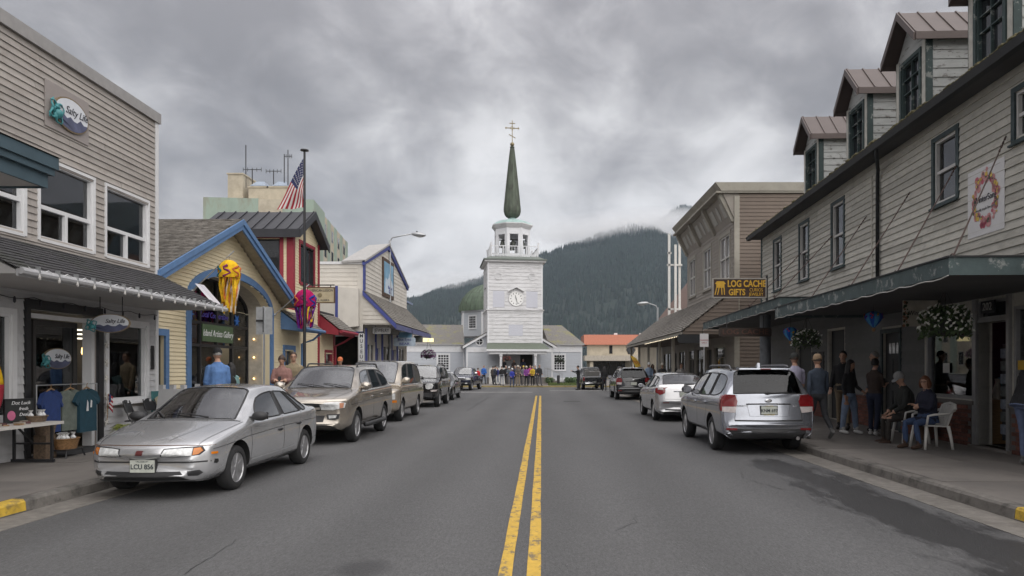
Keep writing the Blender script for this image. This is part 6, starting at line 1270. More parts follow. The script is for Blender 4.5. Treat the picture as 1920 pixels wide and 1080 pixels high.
    for i in range(26):
        l = MB(); l.ball(F.p(31.3+i*.42,EX+.05,za-.19), .02, 6); l.build('string_bulb', M_litw, aw, smooth='all')
    for y in (34.5,38.5,42.5,46.5,50.5): p = MB(); p.bar(F.p(y,EX-.25,.15), F.p(y,EX-.25,za-.12), .14); p.build('awning_post', M_tant, aw)
M_litw = mat('lit_string_bulb', (.8,.75,.6), .3, 0, emit=(1,.85,.6), estr=.9)
building_R2()
def feather_flag():
    b = pt(1190,690,45); t = thing('feather_flag', 'yellow and red feather flag reading HOT by the awning end', 'flag', (b.x,45,.15)); F = Face((0,0,0),(1,0,0),(0,-1,0)); p = lambda u, v: ((u-1190)*45/FPX, EYE-(v-VV)*45/FPX-.15)
    P = [p(1182,667),p(1187,668),p(1193,672),p(1198,679),p(1203,690),p(1199,690),p(1192,690),p(1187,678)]; m = MB(); m.prism(P, lambda a,z:F.p(a,0,z), lambda a,z:F.p(a,.02,z)); f = m.build('cloth', mat('flag_yellow', (.62,.40,.05), .7), t)
    text('HOT', .22, Face((0,-.022,0),(1,0,0),(0,-1,0)), p(1193,680)[0], p(1193,680)[1], mat('flag_red_ink', (.4,.02,.02), .6), f, up=(.5,0,.87)); q = MB(); q.tube([(.1,.03,0),(.1,.03,.9),(P[6][0],.03,P[6][1]),(P[7][0],.03,P[7][1]),(P[0][0],.03,P[0][1])], .02, 6); q.build('pole', M_black, t)
feather_flag()
# ------------------------------------------------------------------ vehicles
M_tyre = mat('tyre_rubber', (.022,.022,.023), .85, .2, 8, .3, 60); M_rim = mat('alloy_rim', (.42,.42,.43), .35, .15, 9, metal=.75); M_well = mat('wheel_well', (.012,.012,.012), .95)
M_trimk = mat('black_plastic', (.025,.025,.027), .6, .15, 6); M_seat = mat('car_seat_grey', (.16,.155,.15), .9, .15, 6); M_chr = mat('chrome', (.6,.6,.62), .15, .05, metal=1)
M_hl = mat('headlamp_lens', (.55,.56,.56), .08, .3, 18, spec=.8, coat=.6); M_amb = mat('amber_lens', (.55,.17,.015), .15, .15, 14, coat=.5); M_tail = mat('red_lens', (.17,.008,.01), .10, .2, 14, coat=.6); M_clr = mat('clear_lens', (.5,.45,.44), .12, .2, 14, coat=.6)
M_plate = mat('plate_face', (.50,.52,.47), .5, .12, 14); M_pink = mat('plate_ink', (.02,.03,.04), .5)
G_car = glassmat('car_glass', (.8,.84,.83), .78, .015, .13); G_tint = glassmat('tinted_car_glass', (.5,.52,.52), .3, .015, .02, .55)
def paint(name, c, metal=.55, rough=.32, dirt=(.12,.105,.09), amt=.25): return mat('paint_'+name, c, rough*.8, .05, 2.5, metal=min(1,metal*1.35), coat=1.0, dirt=dirt, dirt_amt=amt, dirt_scale=2.2, dirt_edge=(.5,.75))
class Car:
    def __init__(s, name, label, P, paintm, loc, rz, detail=2, low=None):
        s.P = P; s.t = thing(name, label, 'car' if 'pickup' not in name else 'truck', loc, rz); s.paint = paintm; s.body(paintm, low, detail); s.wheels(); s.interior()
    def body(s, pm, low, detail):
        P = s.P; w, zb, zr, wr = P['w'], P['zb'], P['zr'], P['wr']; xf, xr, xc, zc, xrf, xrr, xt, zt = (P[k] for k in ('xf','xr','xc','zc','xrf','xrr','xt','zt'))
        zh = P['zh']; belt = lambda x: zc-.03+(zt-zc)*(xc-x)/(xc-xt) if xc > x > xt else (zc-.03 if x >= xc else zt)
        rings = []; tags = []
        def low_pts(x, k, top, kb=1.0):      # j0..j4 lower body section
            zs = zb+.1; zm = zb+(top-zb)*.55; return [(x,0,zb),(x,w*k*.80*kb,zb),(x,w*k*.965,zs),(x,w*k,zm),(x,w*k*.975,top-.035)]
        def deck(x, k, z, cr=.03): return [(x,w*k*.93,z),(x,w*k*.84,z+cr*.35),(x,w*k*.74,z+cr*.6),(x,w*k*.4,z+cr*.9),(x,0,z+cr)]
        nz = P.get('nose', .0)
        hood = P.get('hood') or [(xf,.80,zh-.10,.14),(xf-.07,.90,zh-.03,.06),(xf-.28,.965,zh+(zc-zh)*.14,0),(xf-.62,.99,zh+(zc-zh)*.42,0),(xc+.30,1,zh+(zc-zh)*.80,0)]
        for x, k, z, up in hood:
            lp = low_pts(x, k, z-.02); lp = [(a,b,max(c, zb+up) if i < 2 else c+up*.4*(i == 2)) for i,(a,b,c) in enumerate(lp)]
            # plan taper of the nose: corners swept back
            dk = deck(x, k, z); pts = lp+dk
            if x > xf-.3: pts = [(a-nz*(abs(b)/w)**2.2*(1 if x > xf-.2 else .4), b, c) for a,b,c in pts]
            rings.append(pts); tags.append('hood')
        rings.append(low_pts(xc, 1, zc-.02)+deck(xc, 1, zc, .035)); tags.append('A')
        gx0, gx1 = xc-.12, xt+.16; tw = P.get('tw', .05)
        def gh(f, tx=None):
            x = gx0+(gx1-gx0)*f; X = xrf+(xrr-xrf)*f if tx is None else tx; b = belt(x); cr = 4*f*(1-f); zR = zr-.035*(1-cr)+P.get('slope',0)*f
            kw = wr*(1-.03*(1-cr)); return low_pts(x, 1, b)+[(x,w*.945,b+.012),(X,kw,zR-tw-.045),(X,kw-.055,zR-.012),(X,kw*.5,zR+.012),(X,0,zR+.02)]
        pil = P['pillars']; rings.append(gh(0)); tags.append('win')
        for f, wd in pil:
            rings.append(gh(f-wd/2)); tags.append('pil'); rings.append(gh(f+wd/2)); tags.append('win')
        rings.append(gh(1)); tags.append('D')
        lp = low_pts(xt, .995, zt); rings.append(lp+deck(xt, .985, zt+.005, P.get('tcr',.03))); tags.append('tail')
        for x, k, z, up in P['tail']:
            lp = low_pts(x, k, z-.02); lp = [(a,b,max(c, zb+up) if i < 2 else c) for i,(a,b,c) in enumerate(lp)]
            q = lp+deck(x, k, z, .02); tn = P.get('tnose', .05); q = [(a+tn*(abs(b)/w)**2.5*(1 if x < xr+.2 else 0), b, c) for a,b,c in q]; rings.append(q); tags.append('tail')
        n = 10; bm = bmesh.new(); V = []
        for r in rings: V.append({1: [bm.verts.new(p) for p in r], -1: None}); V[-1][-1] = [V[-1][1][0]]+[bm.verts.new((p[0],-p[1],p[2])) for p in r[1:-1]]+[V[-1][1][-1]]
        cl_ = bm.edges.layers.float.new('crease_edge')
        def crease(a, b, v):
            e = bm.edges.get((a, b))
            if e: e[cl_] = max(e[cl_], v)
        for i in range(len(rings)-1):
            for sd in (1,-1):
                A, B = V[i][sd], V[i+1][sd]
                for j in range(n-1):
                    m = 0; tg = tags[i]
                    if tg == 'win' and j == 5: m = 2
                    elif tg == 'pil' and j == 5: m = 4
                    elif tg == 'A' and j in (7,8): m = 1
                    elif tg == 'D' and j in (7,8): m = 3
                    elif j == 0: m = 4
                    f = bm.faces.new((A[j],B[j],B[j+1],A[j+1]) if sd > 0 else (A[j+1],B[j+1],B[j],A[j])); f.material_index = m; f.smooth = True
        for i, flip in ((0, False), (len(rings)-1, True)):
            lp = V[i][1]+list(reversed(V[i][-1][1:-1])); f = bm.faces.new(lp if not flip else list(reversed(lp))); f.smooth = True
        for i in range(len(rings)-1):
            for sd in (1,-1):
                A, B = V[i][sd], V[i+1][sd]; crease(A[1],B[1],.5); crease(A[4],B[4],.35); crease(A[2],B[2],.3)
                if tags[i] in ('win','pil'): crease(A[5],B[5],.7); crease(A[6],B[6],.7); crease(A[7],B[7],.3)
                if tags[i] in ('hood',): crease(A[5],B[5],.25)
        for i, tg in enumerate(tags):
            for sd in (1,-1):
                R_ = V[i][sd]
                if tg == 'A' or (i and tags[i-1] == 'D'): [crease(R_[j],R_[j+1],.75) for j in range(5,9)]
                if (i and tags[i-1] == 'A') or tg == 'D': [crease(R_[j],R_[j+1],.6) for j in range(7,9)]
                if tg in ('pil','D') or (i and tags[i-1] in ('pil','A')): crease(R_[5],R_[6],.8)
                if i in (0, len(tags)-1): [crease(R_[j],R_[j+1],.45) for j in range(0,9)]
        for i in range(len(rings)-1):
            if tags[i] == 'A':
                for sd in (1,-1): crease(V[i][sd][7],V[i+1][sd][7],.7)
            if tags[i] == 'D':
                for sd in (1,-1): crease(V[i][sd][7],V[i+1][sd][7],.7)
        bmesh.ops.recalc_face_normals(bm, faces=bm.faces); me = D.meshes.new('car_tmp'); bm.to_mesh(me); bm.free()
        for m in (pm, G_car, G_car, G_tint if P.get('tint') else G_car, M_trimk, M_well): me.materials.append(m)
        o = D.objects.new('car_tmp', me); COL.objects.link(o); sub = o.modifiers.new('s','SUBSURF'); sub.levels = detail; sub.render_levels = detail
        r = P['tr']+.055; cm = MB()
        for x in (P['xa'], P['xb']):
            for sgn in (1,-1): cm.tube([(x,sgn*(w-.30),P['tr']+.02),(x,sgn*(w+.2),P['tr']+.02)], r, 28)
        cme = cm.mesh('cut', [pm, M_well]); cme.polygons.foreach_set('material_index', [0]*len(cme.polygons)); cme.materials.clear()
        for m in (pm, G_car, G_car, G_car, M_trimk, M_well): cme.materials.append(m)
        cme.polygons.foreach_set('material_index', [5]*len(cme.polygons)); co = D.objects.new('cut', cme); COL.objects.link(co)
        bo = o.modifiers.new('b','BOOLEAN'); bo.object = co; bo.operation = 'DIFFERENCE'; bo.solver = 'EXACT'
        dg = bpy.context.evaluated_depsgraph_get(); dg.update(); fin = D.meshes.new_from_object(o.evaluated_get(dg)); D.objects.remove(o); D.objects.remove(co)
        bm = bmesh.new(); bm.from_mesh(fin); bmesh.ops.triangulate(bm, faces=[f for f in bm.faces if len(f.verts) > 4]); s.bvh = BVHTree.FromBMesh(bm)
        # split glass islands from the painted shell
        def extract(sel, name, mats, keep_mi=None):
            idx = {}; vs = []; fs = []; mi = []
            for f in sel:
                q = []
                for v in f.verts:
                    if v.index not in idx: idx[v.index] = len(vs); vs.append(tuple(v.co))
                    q.append(idx[v.index])
                fs.append(q); mi.append(f.material_index)
            m2 = D.meshes.new(name); m2.from_pydata(vs, [], fs); m2.polygons.foreach_set('use_smooth', [True]*len(fs))
            for m in mats: m2.materials.append(m)
            if len(mats) > 1: m2.polygons.foreach_set('material_index', [keep_mi[k] for k in mi])
            ob = D.objects.new(name, m2); COL.objects.link(ob); ob.parent = s.t; return ob
        bm.faces.ensure_lookup_table(); bm.verts.index_update(); done = set(); s.glass = []
        for f0 in bm.faces:
            if f0.material_index not in (1,2,3) or f0.index in done: continue
            isl = []; st = [f0]; done.add(f0.index)
            while st:
                f = st.pop(); isl.append(f)
                for e in f.edges:
                    for g in e.link_faces:
                        if g.material_index == f0.material_index and g.index not in done: done.add(g.index); st.append(g)
            mi = f0.material_index; nm = {1:'windshield',2:'side_window',3:'rear_window'}[mi]; gm = G_car if mi == 1 else (G_tint if (P.get('tint') and (mi == 3 or min(v.co.x for f in isl for v in f.verts) < P.get('tintx',-9))) else G_car)
            ob = extract(isl, nm, [gm]); s.glass.append(ob); bnd = MB()
            ids = {f.index for f in isl}
            for f in isl:
                for e in f.edges:
                    if sum(1 for g in e.link_faces if g.index in ids) == 1: a, b = e.verts[0].co, e.verts[1].co; bnd.bar(a, b, .022, .016)
            bnd.build('rubber_seal', M_trimk, ob, fix=False)
        shell = [f for f in bm.faces if f.material_index in (0,4,5)]
        s.shell = extract(shell, 'body', [pm, M_trimk, M_well], {0:0,4:1,5:2}); s.shell.data.set_sharp_from_angle(angle=R(38)); bm.free()
    def hit(s, view, a, b):
        """surface point + normal; view front/rear: (y,z), left/right: (x,z), top: (x,y)"""
        o, d = {'front':(Vector((6,a,b)),Vector((-1,0,0))), 'rear':(Vector((-6,a,b)),Vector((1,0,0))), 'left':(Vector((a,4,b)),Vector((0,-1,0))), 'right':(Vector((a,-4,b)),Vector((0,1,0))), 'top':(Vector((a,b,4)),Vector((0,0,-1)))}[view]
        h = s.bvh.ray_cast(o, d); return (h[0], -d) if h[0] is not None else (None, -d)
    def patch(s, view, poly, m, name, off=.008, skirt=.03, parent=None, n=40):
        P = [Vector(p) for p in poly]; c = sum(P, Vector((0,0)))/len(P); per = [];
        for a, b in zip(P, P[1:]+P[:1]):
            k = max(1, int(n*(b-a).length/sum((q-p).length for p, q in zip(P, P[1:]+P[:1]))+.5)); per += [a.lerp(b, i/k) for i in range(k)]
        mb = MB(); rows = []; last = None
        for f in (1.0,.8,.55,.28,0.0):
            row = []
            for q in (per if f > 0 else [c]):
                h, nr = s.hit(view, *(c+(q-c)*f))
                if h is None: h = last[0] if last else Vector((0,0,0)); 
                last = (h, nr); row.append(h+nr*off)
            rows.append(row)
        sk = [p-s.hit(view,0,0)[1]*(skirt+off) for p in rows[0]]; allr = [sk]+rows; N_ = len(per); base = []
        for r in allr: base.append(len(mb.v)); mb.v += [tuple(p) for p in r]
        for i in range(len(allr)-2):
            for k in range(N_): mb.f.append((base[i]+k, base[i]+(k+1)%N_, base[i+1]+(k+1)%N_, base[i+1]+k)); mb.m.append(0)
        i = len(allr)-2
        for k in range(N_): mb.f.append((base[i]+k, base[i]+(k+1)%N_, base[i+1])); mb.m.append(0)
        return mb.build(name, m, parent or s.t, smooth=45)
    def seam(s, view, pts, w=.008, m=None, name='panel_gap', off=.002):
        Q = []
        for a, b in zip(pts[:-1], pts[1:]):
            a, b = Vector(a), Vector(b); k = max(1, int((b-a).length/.04)); Q += [a.lerp(b, i/k) for i in range(k)]
        Q.append(Vector(pts[-1])); H = [s.hit(view, *q) for q in Q]; H = [(h, n) for h, n in H if h is not None]; mb = MB()
        for i, (h, n) in enumerate(H):
            d = (H[min(i+1,len(H)-1)][0]-H[max(i-1,0)][0])
            if d.length < 1e-6: d = Vector((1,0,0))
            t = d.normalized().cross(n).normalized()*w/2; mb.v += [tuple(h+n*off-t), tuple(h+n*off+t)]
        for i in range(len(H)-1): mb.f.append((2*i,2*i+1,2*i+3,2*i+2)); mb.m.append(0)
        return mb.build(name, m or M_trimk, s.shell, fix=False)
    def wheels(s):
        P = s.P; r, tw = P['tr'], P.get('twid',.2); first = None
        for x in (P['xa'], P['xb']):
            for sgn in (1,-1):
                y = sgn*(P['w']-.03-tw/2); M = Matrix.Translation((x,y,r)) @ Matrix.Rotation(R(-90*sgn),4,'X')
                h = tw/2; m = MB(); m.lathe([(r*.66,h*.72),(r*.70,h*.95),(r*.86,h),(r*.96,h*.82),(r,h*.55),(r,-h*.6),(r*.9,-h),(r*.66,-h*.8)], (0,0,0), 32, 0, M); wh = m.build('wheel', M_tyre, s.t, smooth=40)
                m = MB(); m.lathe([(r*.68,h*.74),(r*.66,h*.86),(r*.60,h*.62),(r*.58,-h*.6),(.001,-h*.6)], (0,0,0), 32, 0, M)
                rim = m.build('rim', M_rim, wh, smooth=40); d = MB(); d.lathe([(r*.56,h*.15),(r*.5,h*.16),(.001,h*.16)], (0,0,0), 24, 0, M); d.build('brake_disc', M_well, rim); ns = P.get('spokes',7)
                for k in range(ns):
                    a = 2*math.pi*k/ns; sp = MB(); R2 = M @ Matrix.Rotation(a,4,'Z'); wd = P.get('spw',.05)
                    sp.hexa([R2 @ Vector(v) for v in ((.03,-wd*.75,h*.50),(r*.60,-wd*.5,h*.42),(r*.60,wd*.5,h*.42),(.03,wd*.75,h*.50),(.03,-wd*.6,h*.80),(r*.62,-wd*.4,h*.80),(r*.62,wd*.4,h*.80),(.03,wd*.6,h*.80))]); sp.build('spoke', M_rim, rim)
                d = MB(); d.lathe([(r*.2,h*.4),(r*.19,h*.84),(r*.1,h*.88),(.001,h*.88)], (0,0,0), 14, 0, M); d.build('hub_cap', M_rim, rim, smooth=40)
    def interior(s):
        P = s.P; w = P['w']; zc = P['zc']; xs = P['xc']; m = MB()
        def seat(mb, x, y, wd, hs):
            mb.cbox((x,y,zc-.42), (.5,wd,.18)); M = Matrix.Translation((x-.27,y,zc-.35)) @ Matrix.Rotation(R(-14),4,'Y'); mb.cbox((0,0,.30), (.14,wd*.94,.62), M)
            if hs: mb.cbox((-.02,0,.70), (.1,wd*.5,.18), M)
        for y in (-.37,.37): q = MB(); seat(q, P['xc']-1.15, y, .48, True); q.build('seat', M_seat, s.t)
        q = MB(); seat(q, P['xc']-2.0, 0, 1.2, False); [q.cbox((P['xc']-2.4,y,zc+.22),(.1,.26,.16)) for y in (-.36,.36)]; q.build('rear_bench', M_seat, s.t)
        q = MB(); q.prism([(xs-.05,zc-.06),(xs-.45,zc-.02),(xs-.62,zc-.12),(xs-.6,zc-.35),(xs-.05,zc-.35)], lambda a,z:(a,-w*.86,z), lambda a,z:(a,w*.86,z)); q.build('dashboard', M_trimk, s.t)
        q = MB(); M = Matrix.Translation((xs-.72,.37,zc-.02)) @ Matrix.Rotation(R(65),4,'Y'); q.tube([M @ Vector((.18*math.cos(a),.18*math.sin(a),0)) for a in [6.283*i/16 for i in range(17)]], .016, 6); q.bar(M @ Vector((0,.17,0)), M @ Vector((0,-.17,0)), .04); q.build('steering_wheel', M_trimk, s.t)
        q = MB(); q.cbox((P['xrf']-.15,0,P['zr']-.18),(.04,.22,.07)); q.build('interior_mirror', M_trimk, s.t)
    def mirrors(s, x, z, m, size=(.09,.11,.07)):
        for sgn in (1,-1):
            h, n = s.hit('left' if sgn > 0 else 'right', x, z-.03); y = abs(h.y) if h is not None else s.P['w']; q = MB(); q.ball((x-.02, sgn*(y+.12), z), size, 12); q.bar((x,sgn*(y-.02),z-.03),(x-.01,sgn*(y+.08),z-.02),.05); mm = q.build('wing_mirror', m, s.t, smooth=60)
            g_ = MB(); g_.cbox((x-.02-size[0]*.93, sgn*(y+.12), z), (.012,size[1]*1.5,size[2]*1.4)); g_.build('mirror_glass', M_chr, mm)
    def handles(s, pts, m):
        for sgn, v in ((1,'left'),(-1,'right')):
            for x, z in pts:
                h, n = s.hit(v, x, z)
                if h is None: continue
                q = MB(); q.ball((x, h.y+sgn*.012, z), (.095,.022,.022), 10); q.build('door_handle', m, s.t, smooth='all')
    def plate(s, view, y, z, txt, extra=None, frame=None, tilt=0, size=.085):
        h, n = s.hit(view, y, z); sx = 1 if view == 'front' else -1; X = h.x+sx*.03; F = Face((X,y,z),(0,-sx if 0 else 1,0),(sx,0,0)); q = MB(); F.box(q,-.152,.152,-.012,.004,-.076,.076); p = q.build('number_plate', M_plate, s.t)
        b = MB(); F.box(b,-.165,.165,-.05,-.012,-.09,.09); b.build('plate_mount', frame or M_trimk, p)
        text(txt, size, Face((X+sx*.004,y,z),(0,1,0),(sx,0,0)), 0, -.008, M_pink, p, d=.002, depth=.001, bold=.002, sx=.92)
        if extra: text(extra, .026, Face((X+sx*.004,y,z),(0,1,0),(sx,0,0)), 0, .058, M_pink, p, d=.002, depth=.001, sx=1.4)
        return p
    def wipers(s, lst):
        for (x0,y0,x1,y1) in lst:
            A, n = s.hit('top', x0, y0); B, n2 = s.hit('top', x1, y1)
            if A is None or B is None: continue
            q = MB(); mid, _ = s.hit('top', (x0+x1)/2, (y0+y1)/2); q.tube([A+Vector((0,0,.02)), mid+Vector((.005,0,.03)), B+Vector((0,0,.018))], [.012,.009,.007], 6); q.build('wiper', M_trimk, s.t)
    def mirror_poly(s, poly): return [(-a,b) for a,b in reversed(poly)]
    def both(s, view, poly, m, name, **k):
        if view in ('left',): s.patch('left', poly, m, name, **k); s.patch('right', poly, m, name, **k)
        else: s.patch(view, poly, m, name, **k); s.patch(view, s.mirror_poly(poly), m, name, **k)
def rails(c, x0, x1, y, z, m):
    for sg in (1,-1):
        q = MB(); q.tube([(x0,sg*y,z-.05),(x0-.12,sg*y,z+.035),(x0-.3,sg*y,z+.045),(x1+.3,sg*y,z+.045),(x1+.12,sg*y,z+.035),(x1,sg*y,z-.05)], .02, 8); q.build('roof_rail', m, c.t, smooth='all')
# ---- silver saloon in front
def saturn():
    w, xf, xr = .85, 2.24, -2.22; xa, xb = 1.30, -1.28
    P = dict(w=w, wr=.585, zb=.20, zr=1.385, xf=xf, xr=xr, zh=.66, xc=.98, zc=.90, xrf=.22, xrr=-.98, xt=-1.62, zt=.96, tcr=.02, tr=.30, xa=xa, xb=xb, nose=.30, tnose=.16, pillars=[(.50,.05),(.86,.05)], spokes=7, spw=.034,
        hood=[(xf,.70,.55,.10),(xf-.05,.84,.64,.04),(xf-.22,.935,.70,0),(xf-.55,.98,.77,0),(1.28,1,.845,0)], tail=[(-1.85,.97,.965,.0),(-2.1,.93,.95,.02),(-2.2,.86,.88,.08),(xr,.80,.72,.16)])
    pm = paint('worn_silver', (.57,.575,.59), .5, .34, (.22,.21,.20), .3)
    c = Car('silver_sedan', 'worn silver four-door sedan with rusty hood edge, plate LCU 856', P, pm, (-4.92, 9.7+1.30, 0), R(-90-1.2), 3)
    # lamps: pod with clear lens and amber end
    lamp = [(.26,.555),(.30,.635),(.52,.652),(.70,.655),(.735,.60),(.66,.565),(.45,.548)]
    c.both('front', [(.245,.545),(.275,.645),(.52,.662),(.68,.664),(.71,.605),(.66,.556),(.45,.537)], M_trimk, 'lamp_recess', off=.004)
    c.both('front', [(.265,.555),(.29,.635),(.40,.645),(.59,.650),(.59,.556),(.42,.548)], M_hl, 'headlight', off=.012); c.both('front', [(.60,.560),(.60,.645),(.665,.65),(.69,.61),(.65,.568)], M_amb, 'indicator', off=.014)
    c.both('left', [(1.84,.555),(1.84,.585),(1.93,.585),(1.93,.555)], M_amb, 'side_marker', off=.01)
    c.patch('front', [(-.045,.565),(-.035,.625),(.045,.625),(.035,.565)], mat('badge_red', (.10,.02,.02), .4), 'badge', off=.012)
    c.patch('front', [(-.52,.285),(-.46,.36),(.46,.36),(.52,.285)], M_trimk, 'lower_grille', off=.003); c.both('front', [(.55,.30),(.54,.36),(.66,.37),(.69,.33),(.64,.295)], M_trimk, 'fog_recess', off=.003)
    c.seam('front', [(-.78,.665),(-.5,.678),(0,.682),(.5,.678),(.78,.665)], .014, mat('rust_edge', (.10,.04,.015), .8, .4, 20), 'hood_edge', .004)
    c.seam('front', [(-.8,.47),(0,.475),(.8,.47)], .02, M_trimk, 'bumper_groove', .002); c.seam('front', [(-.74,.245),(0,.24),(.74,.245)], .02, M_trimk, 'lip_shadow', .002)
    for sg in (1,-1): c.seam('top', [(2.06,sg*.62),(1.6,sg*.70),(1.02,sg*.76)], .009); c.seam('top', [(2.0,sg*.25),(1.5,sg*.36),(1.0,sg*.44)], .012, pm, 'hood_crease', .004)
    c.seam('top', [(1.01,-.72),(1.03,0),(1.01,.72)], .03, M_trimk, 'cowl_vent', .003)
    for v in ('left','right'):
        c.seam(v, [(.93,.90),(.90,.6),(.93,.30),(.80,.235)]); c.seam(v, [(-.28,.93),(-.29,.6),(-.28,.30)]); c.seam(v, [(-1.10,.94),(-.98,.75),(-.92,.55),(-.90,.32)]); c.seam(v, [(.9,.26),(-.86,.28)], .012); c.seam(v, [(1.9,.62),(1.0,.70),(0,.735),(-1.4,.76),(-2.0,.755)], .008, None, 'crease_line'); c.seam(v, [(.9,.36),(0,.37),(-.85,.385)], .02, pm, 'rocker_moulding', .01); c.seam(v, [(-1.62,.42),(-2.05,.46)], .008)
    c.handles([(-.12,.70),(-.98+.06,.735)], M_trimk); c.mirrors(.78, .96, M_trimk, (.085,.12,.07)); c.wipers([(.98,.25,.86,-.35),(.98,-.38,.80,-.58)])
    c.plate('front', .02, .43, 'LCU 856', '*ALASKA*'); c.both('rear', [(.45,.62),(.45,.78),(.80,.78),(.80,.62)], M_tail, 'tail_lamp'); c.patch('left', [(-2.17,.66),(-2.17,.80),(-2.06,.80),(-2.04,.66)], M_tail, 'tail_lamp_wrap')
    c.patch('left', [(1.90,.44),(1.89,.49),(1.83,.485),(1.82,.45),(1.85,.43)], M_well, 'bumper_damage', off=.003)
saturn()
def mdx():
    w, xf, xr = .975, 2.36, -2.42; xa, xb = 1.42, -1.28
    P = dict(w=w, wr=.70, zb=.30, zr=1.72, xf=xf, xr=xr, zh=.98, xc=1.15, zc=1.16, xrf=.42, xrr=-1.95, xt=-2.22, zt=1.22, tr=.36, twid=.23, xa=xa, xb=xb, nose=.28, tnose=.14, tint=1, tintx=-.75, pillars=[(.33,.03),(.66,.035)], spokes=5, spw=.06,
        hood=[(xf,.76,.86,.12),(xf-.05,.88,.95,.06),(xf-.22,.95,1.0,0),(xf-.55,.985,1.06,0),(1.45,1,1.125,0)], tail=[(-2.33,.96,1.16,.02),(-2.40,.92,.85,.1),(xr,.86,.74,.2)])
    pm = paint('champagne_beige', (.42,.38,.33), .55, .3); c = Car('beige_suv', 'champagne-beige SUV with roof rails and running boards behind the silver sedan', P, pm, (-5.06,15.95+1.42,0), R(-90), 3)
    c.both('front', [(.38,.76),(.36,.86),(.46,.91),(.70,.93),(.86,.90),(.84,.80),(.62,.755)], M_hl, 'headlight', off=.012); c.both('front', [(.76,.79),(.75,.905),(.83,.90),(.82,.80)], M_amb2, 'indicator', off=.02)
    c.patch('front', [(-.36,.74),(-.40,.89),(-.2,.905),(.2,.905),(.40,.89),(.36,.74)], M_trimk, 'grille', off=.004); c.seam('front', [(-.36,.79),(0,.785),(.36,.79)], .05, pm, 'grille_bar', .02)
    q = MB(); h,_ = c.hit('front',0,.80); q.tube([(h.x+.035,.05*math.cos(a),.80+.05*math.sin(a)) for a in [R(60+300*i/14) for i in range(15)]], .011, 6); q.build('emblem', M_chr, c.t)
    c.patch('front', [(-.42,.50),(-.45,.64),(.45,.64),(.42,.50)], M_trimk, 'lower_grille', off=.004); c.patch('front', [(-.7,.33),(-.62,.46),(.62,.46),(.7,.33)], mat('grey_skid', (.07,.065,.06), .6), 'skid_panel', off=.006); c.both('front', [(.50,.55),(.49,.66),(.76,.67),(.74,.57),(.64,.54)], M_trimk, 'fog_bezel', off=.004); c.both('front', [(.54,.575),(.53,.64),(.70,.645),(.68,.585)], M_hl, 'fog_lamp', off=.012)
    for sg in (1,-1): c.seam('top', [(2.16,sg*.60),(1.7,sg*.76),(1.2,sg*.84)], .01)
    c.seam('front', [(-.84,.935),(-.4,.925),(0,.93),(.4,.925),(.84,.935)], .012)
    for v in ('left','right'):
        c.seam(v, [(1.02,1.16),(.98,.75),(1.0,.42)]); c.seam(v, [(-.02,1.18),(-.03,.8),(-.02,.42)]); c.seam(v, [(-1.05,1.2),(-.98,.9),(-.82,.55),(-.8,.42)]); c.seam(v, [(1,.42),(-.8,.42)], .012); c.seam(v, [(1.9,.86),(0,.9),(-2.2,.95)], .008, None, 'crease_line')
    c.handles([(.14,.97),(-.86,.99)], pm); c.mirrors(.95,1.24,pm,(.11,.13,.10)); c.wipers([(1.14,.1,1.02,-.55),(1.14,.65,1.02,.05)]); rails(c, .2,-1.9,.60,1.71,M_trimk)
    for sg in (1,-1): q = MB(); q.tube([(1.0,sg*1.0,.36),(.9,sg*1.06,.36),(-.75,sg*1.06,.36),(-.86,sg*1.0,.36)], .055, 8); q.build('running_board', M_trimk, c.t, smooth='all')
    c.both('rear', [(.62,.85),(.62,1.15),(.86,1.15),(.88,.9)], M_tail, 'tail_lamp')
M_amb2 = mat('pale_amber_lens', (.5,.24,.15), .15, .15, 14, coat=.5)
mdx()
def van():
    w, xf, xr = .98, 2.36, -2.44; xa, xb = 1.48, -1.34
    P = dict(w=w, wr=.78, zb=.28, zr=1.90, xf=xf, xr=xr, zh=.98, xc=1.62, zc=1.16, xrf=.78, xrr=-2.22, xt=-2.38, zt=1.14, tr=.34, twid=.22, xa=xa, xb=xb, nose=.14, tint=1, tintx=.4, pillars=[(.27,.05),(.62,.045)], spokes=6, spw=.045, tail=[(-2.42,.97,1.08,.04),(xr,.93,.9,.15)])
    pm = paint('light_tan', (.45,.40,.335), .4, .34); c = Car('tan_van', 'boxy light-tan passenger van parked behind the beige SUV', P, pm, (-5.28,22.2+1.48,0), R(-90), 3)
    c.both('front', [(.58,.70),(.58,.88),(.86,.88),(.86,.70)], M_hl, 'headlight', off=.012); c.both('front', [(.60,.60),(.60,.67),(.90,.67),(.90,.60)], M_amb, 'indicator', off=.012); c.patch('front', [(-.54,.66),(-.54,.9),(.54,.9),(.54,.66)], M_trimk, 'grille', off=.006); c.patch('front', [(-.9,.36),(-.9,.56),(.9,.56),(.9,.36)], mat('grey_bumper', (.13,.12,.11), .6), 'bumper', off=.03)
    for v in ('left','right'):
        c.seam(v, [(1.34,1.15),(1.32,.7),(1.2,.4)]); c.seam(v, [(.34,1.15),(.33,.7),(.33,.36)]); c.seam(v, [(-.85,1.15),(-.85,.7),(-.85,.36)]); c.seam(v, [(1.1,.56),(-.95,.58)], .05, pm, 'side_moulding', .012); c.seam(v, [(1.9,.92),(-2.3,.92)], .012, None, 'crease_line')
    c.handles([(.5,.98)], M_trimk); c.mirrors(1.3,1.26,pm,(.1,.13,.11)); c.wipers([(1.6,.1,1.5,-.6)])
van()
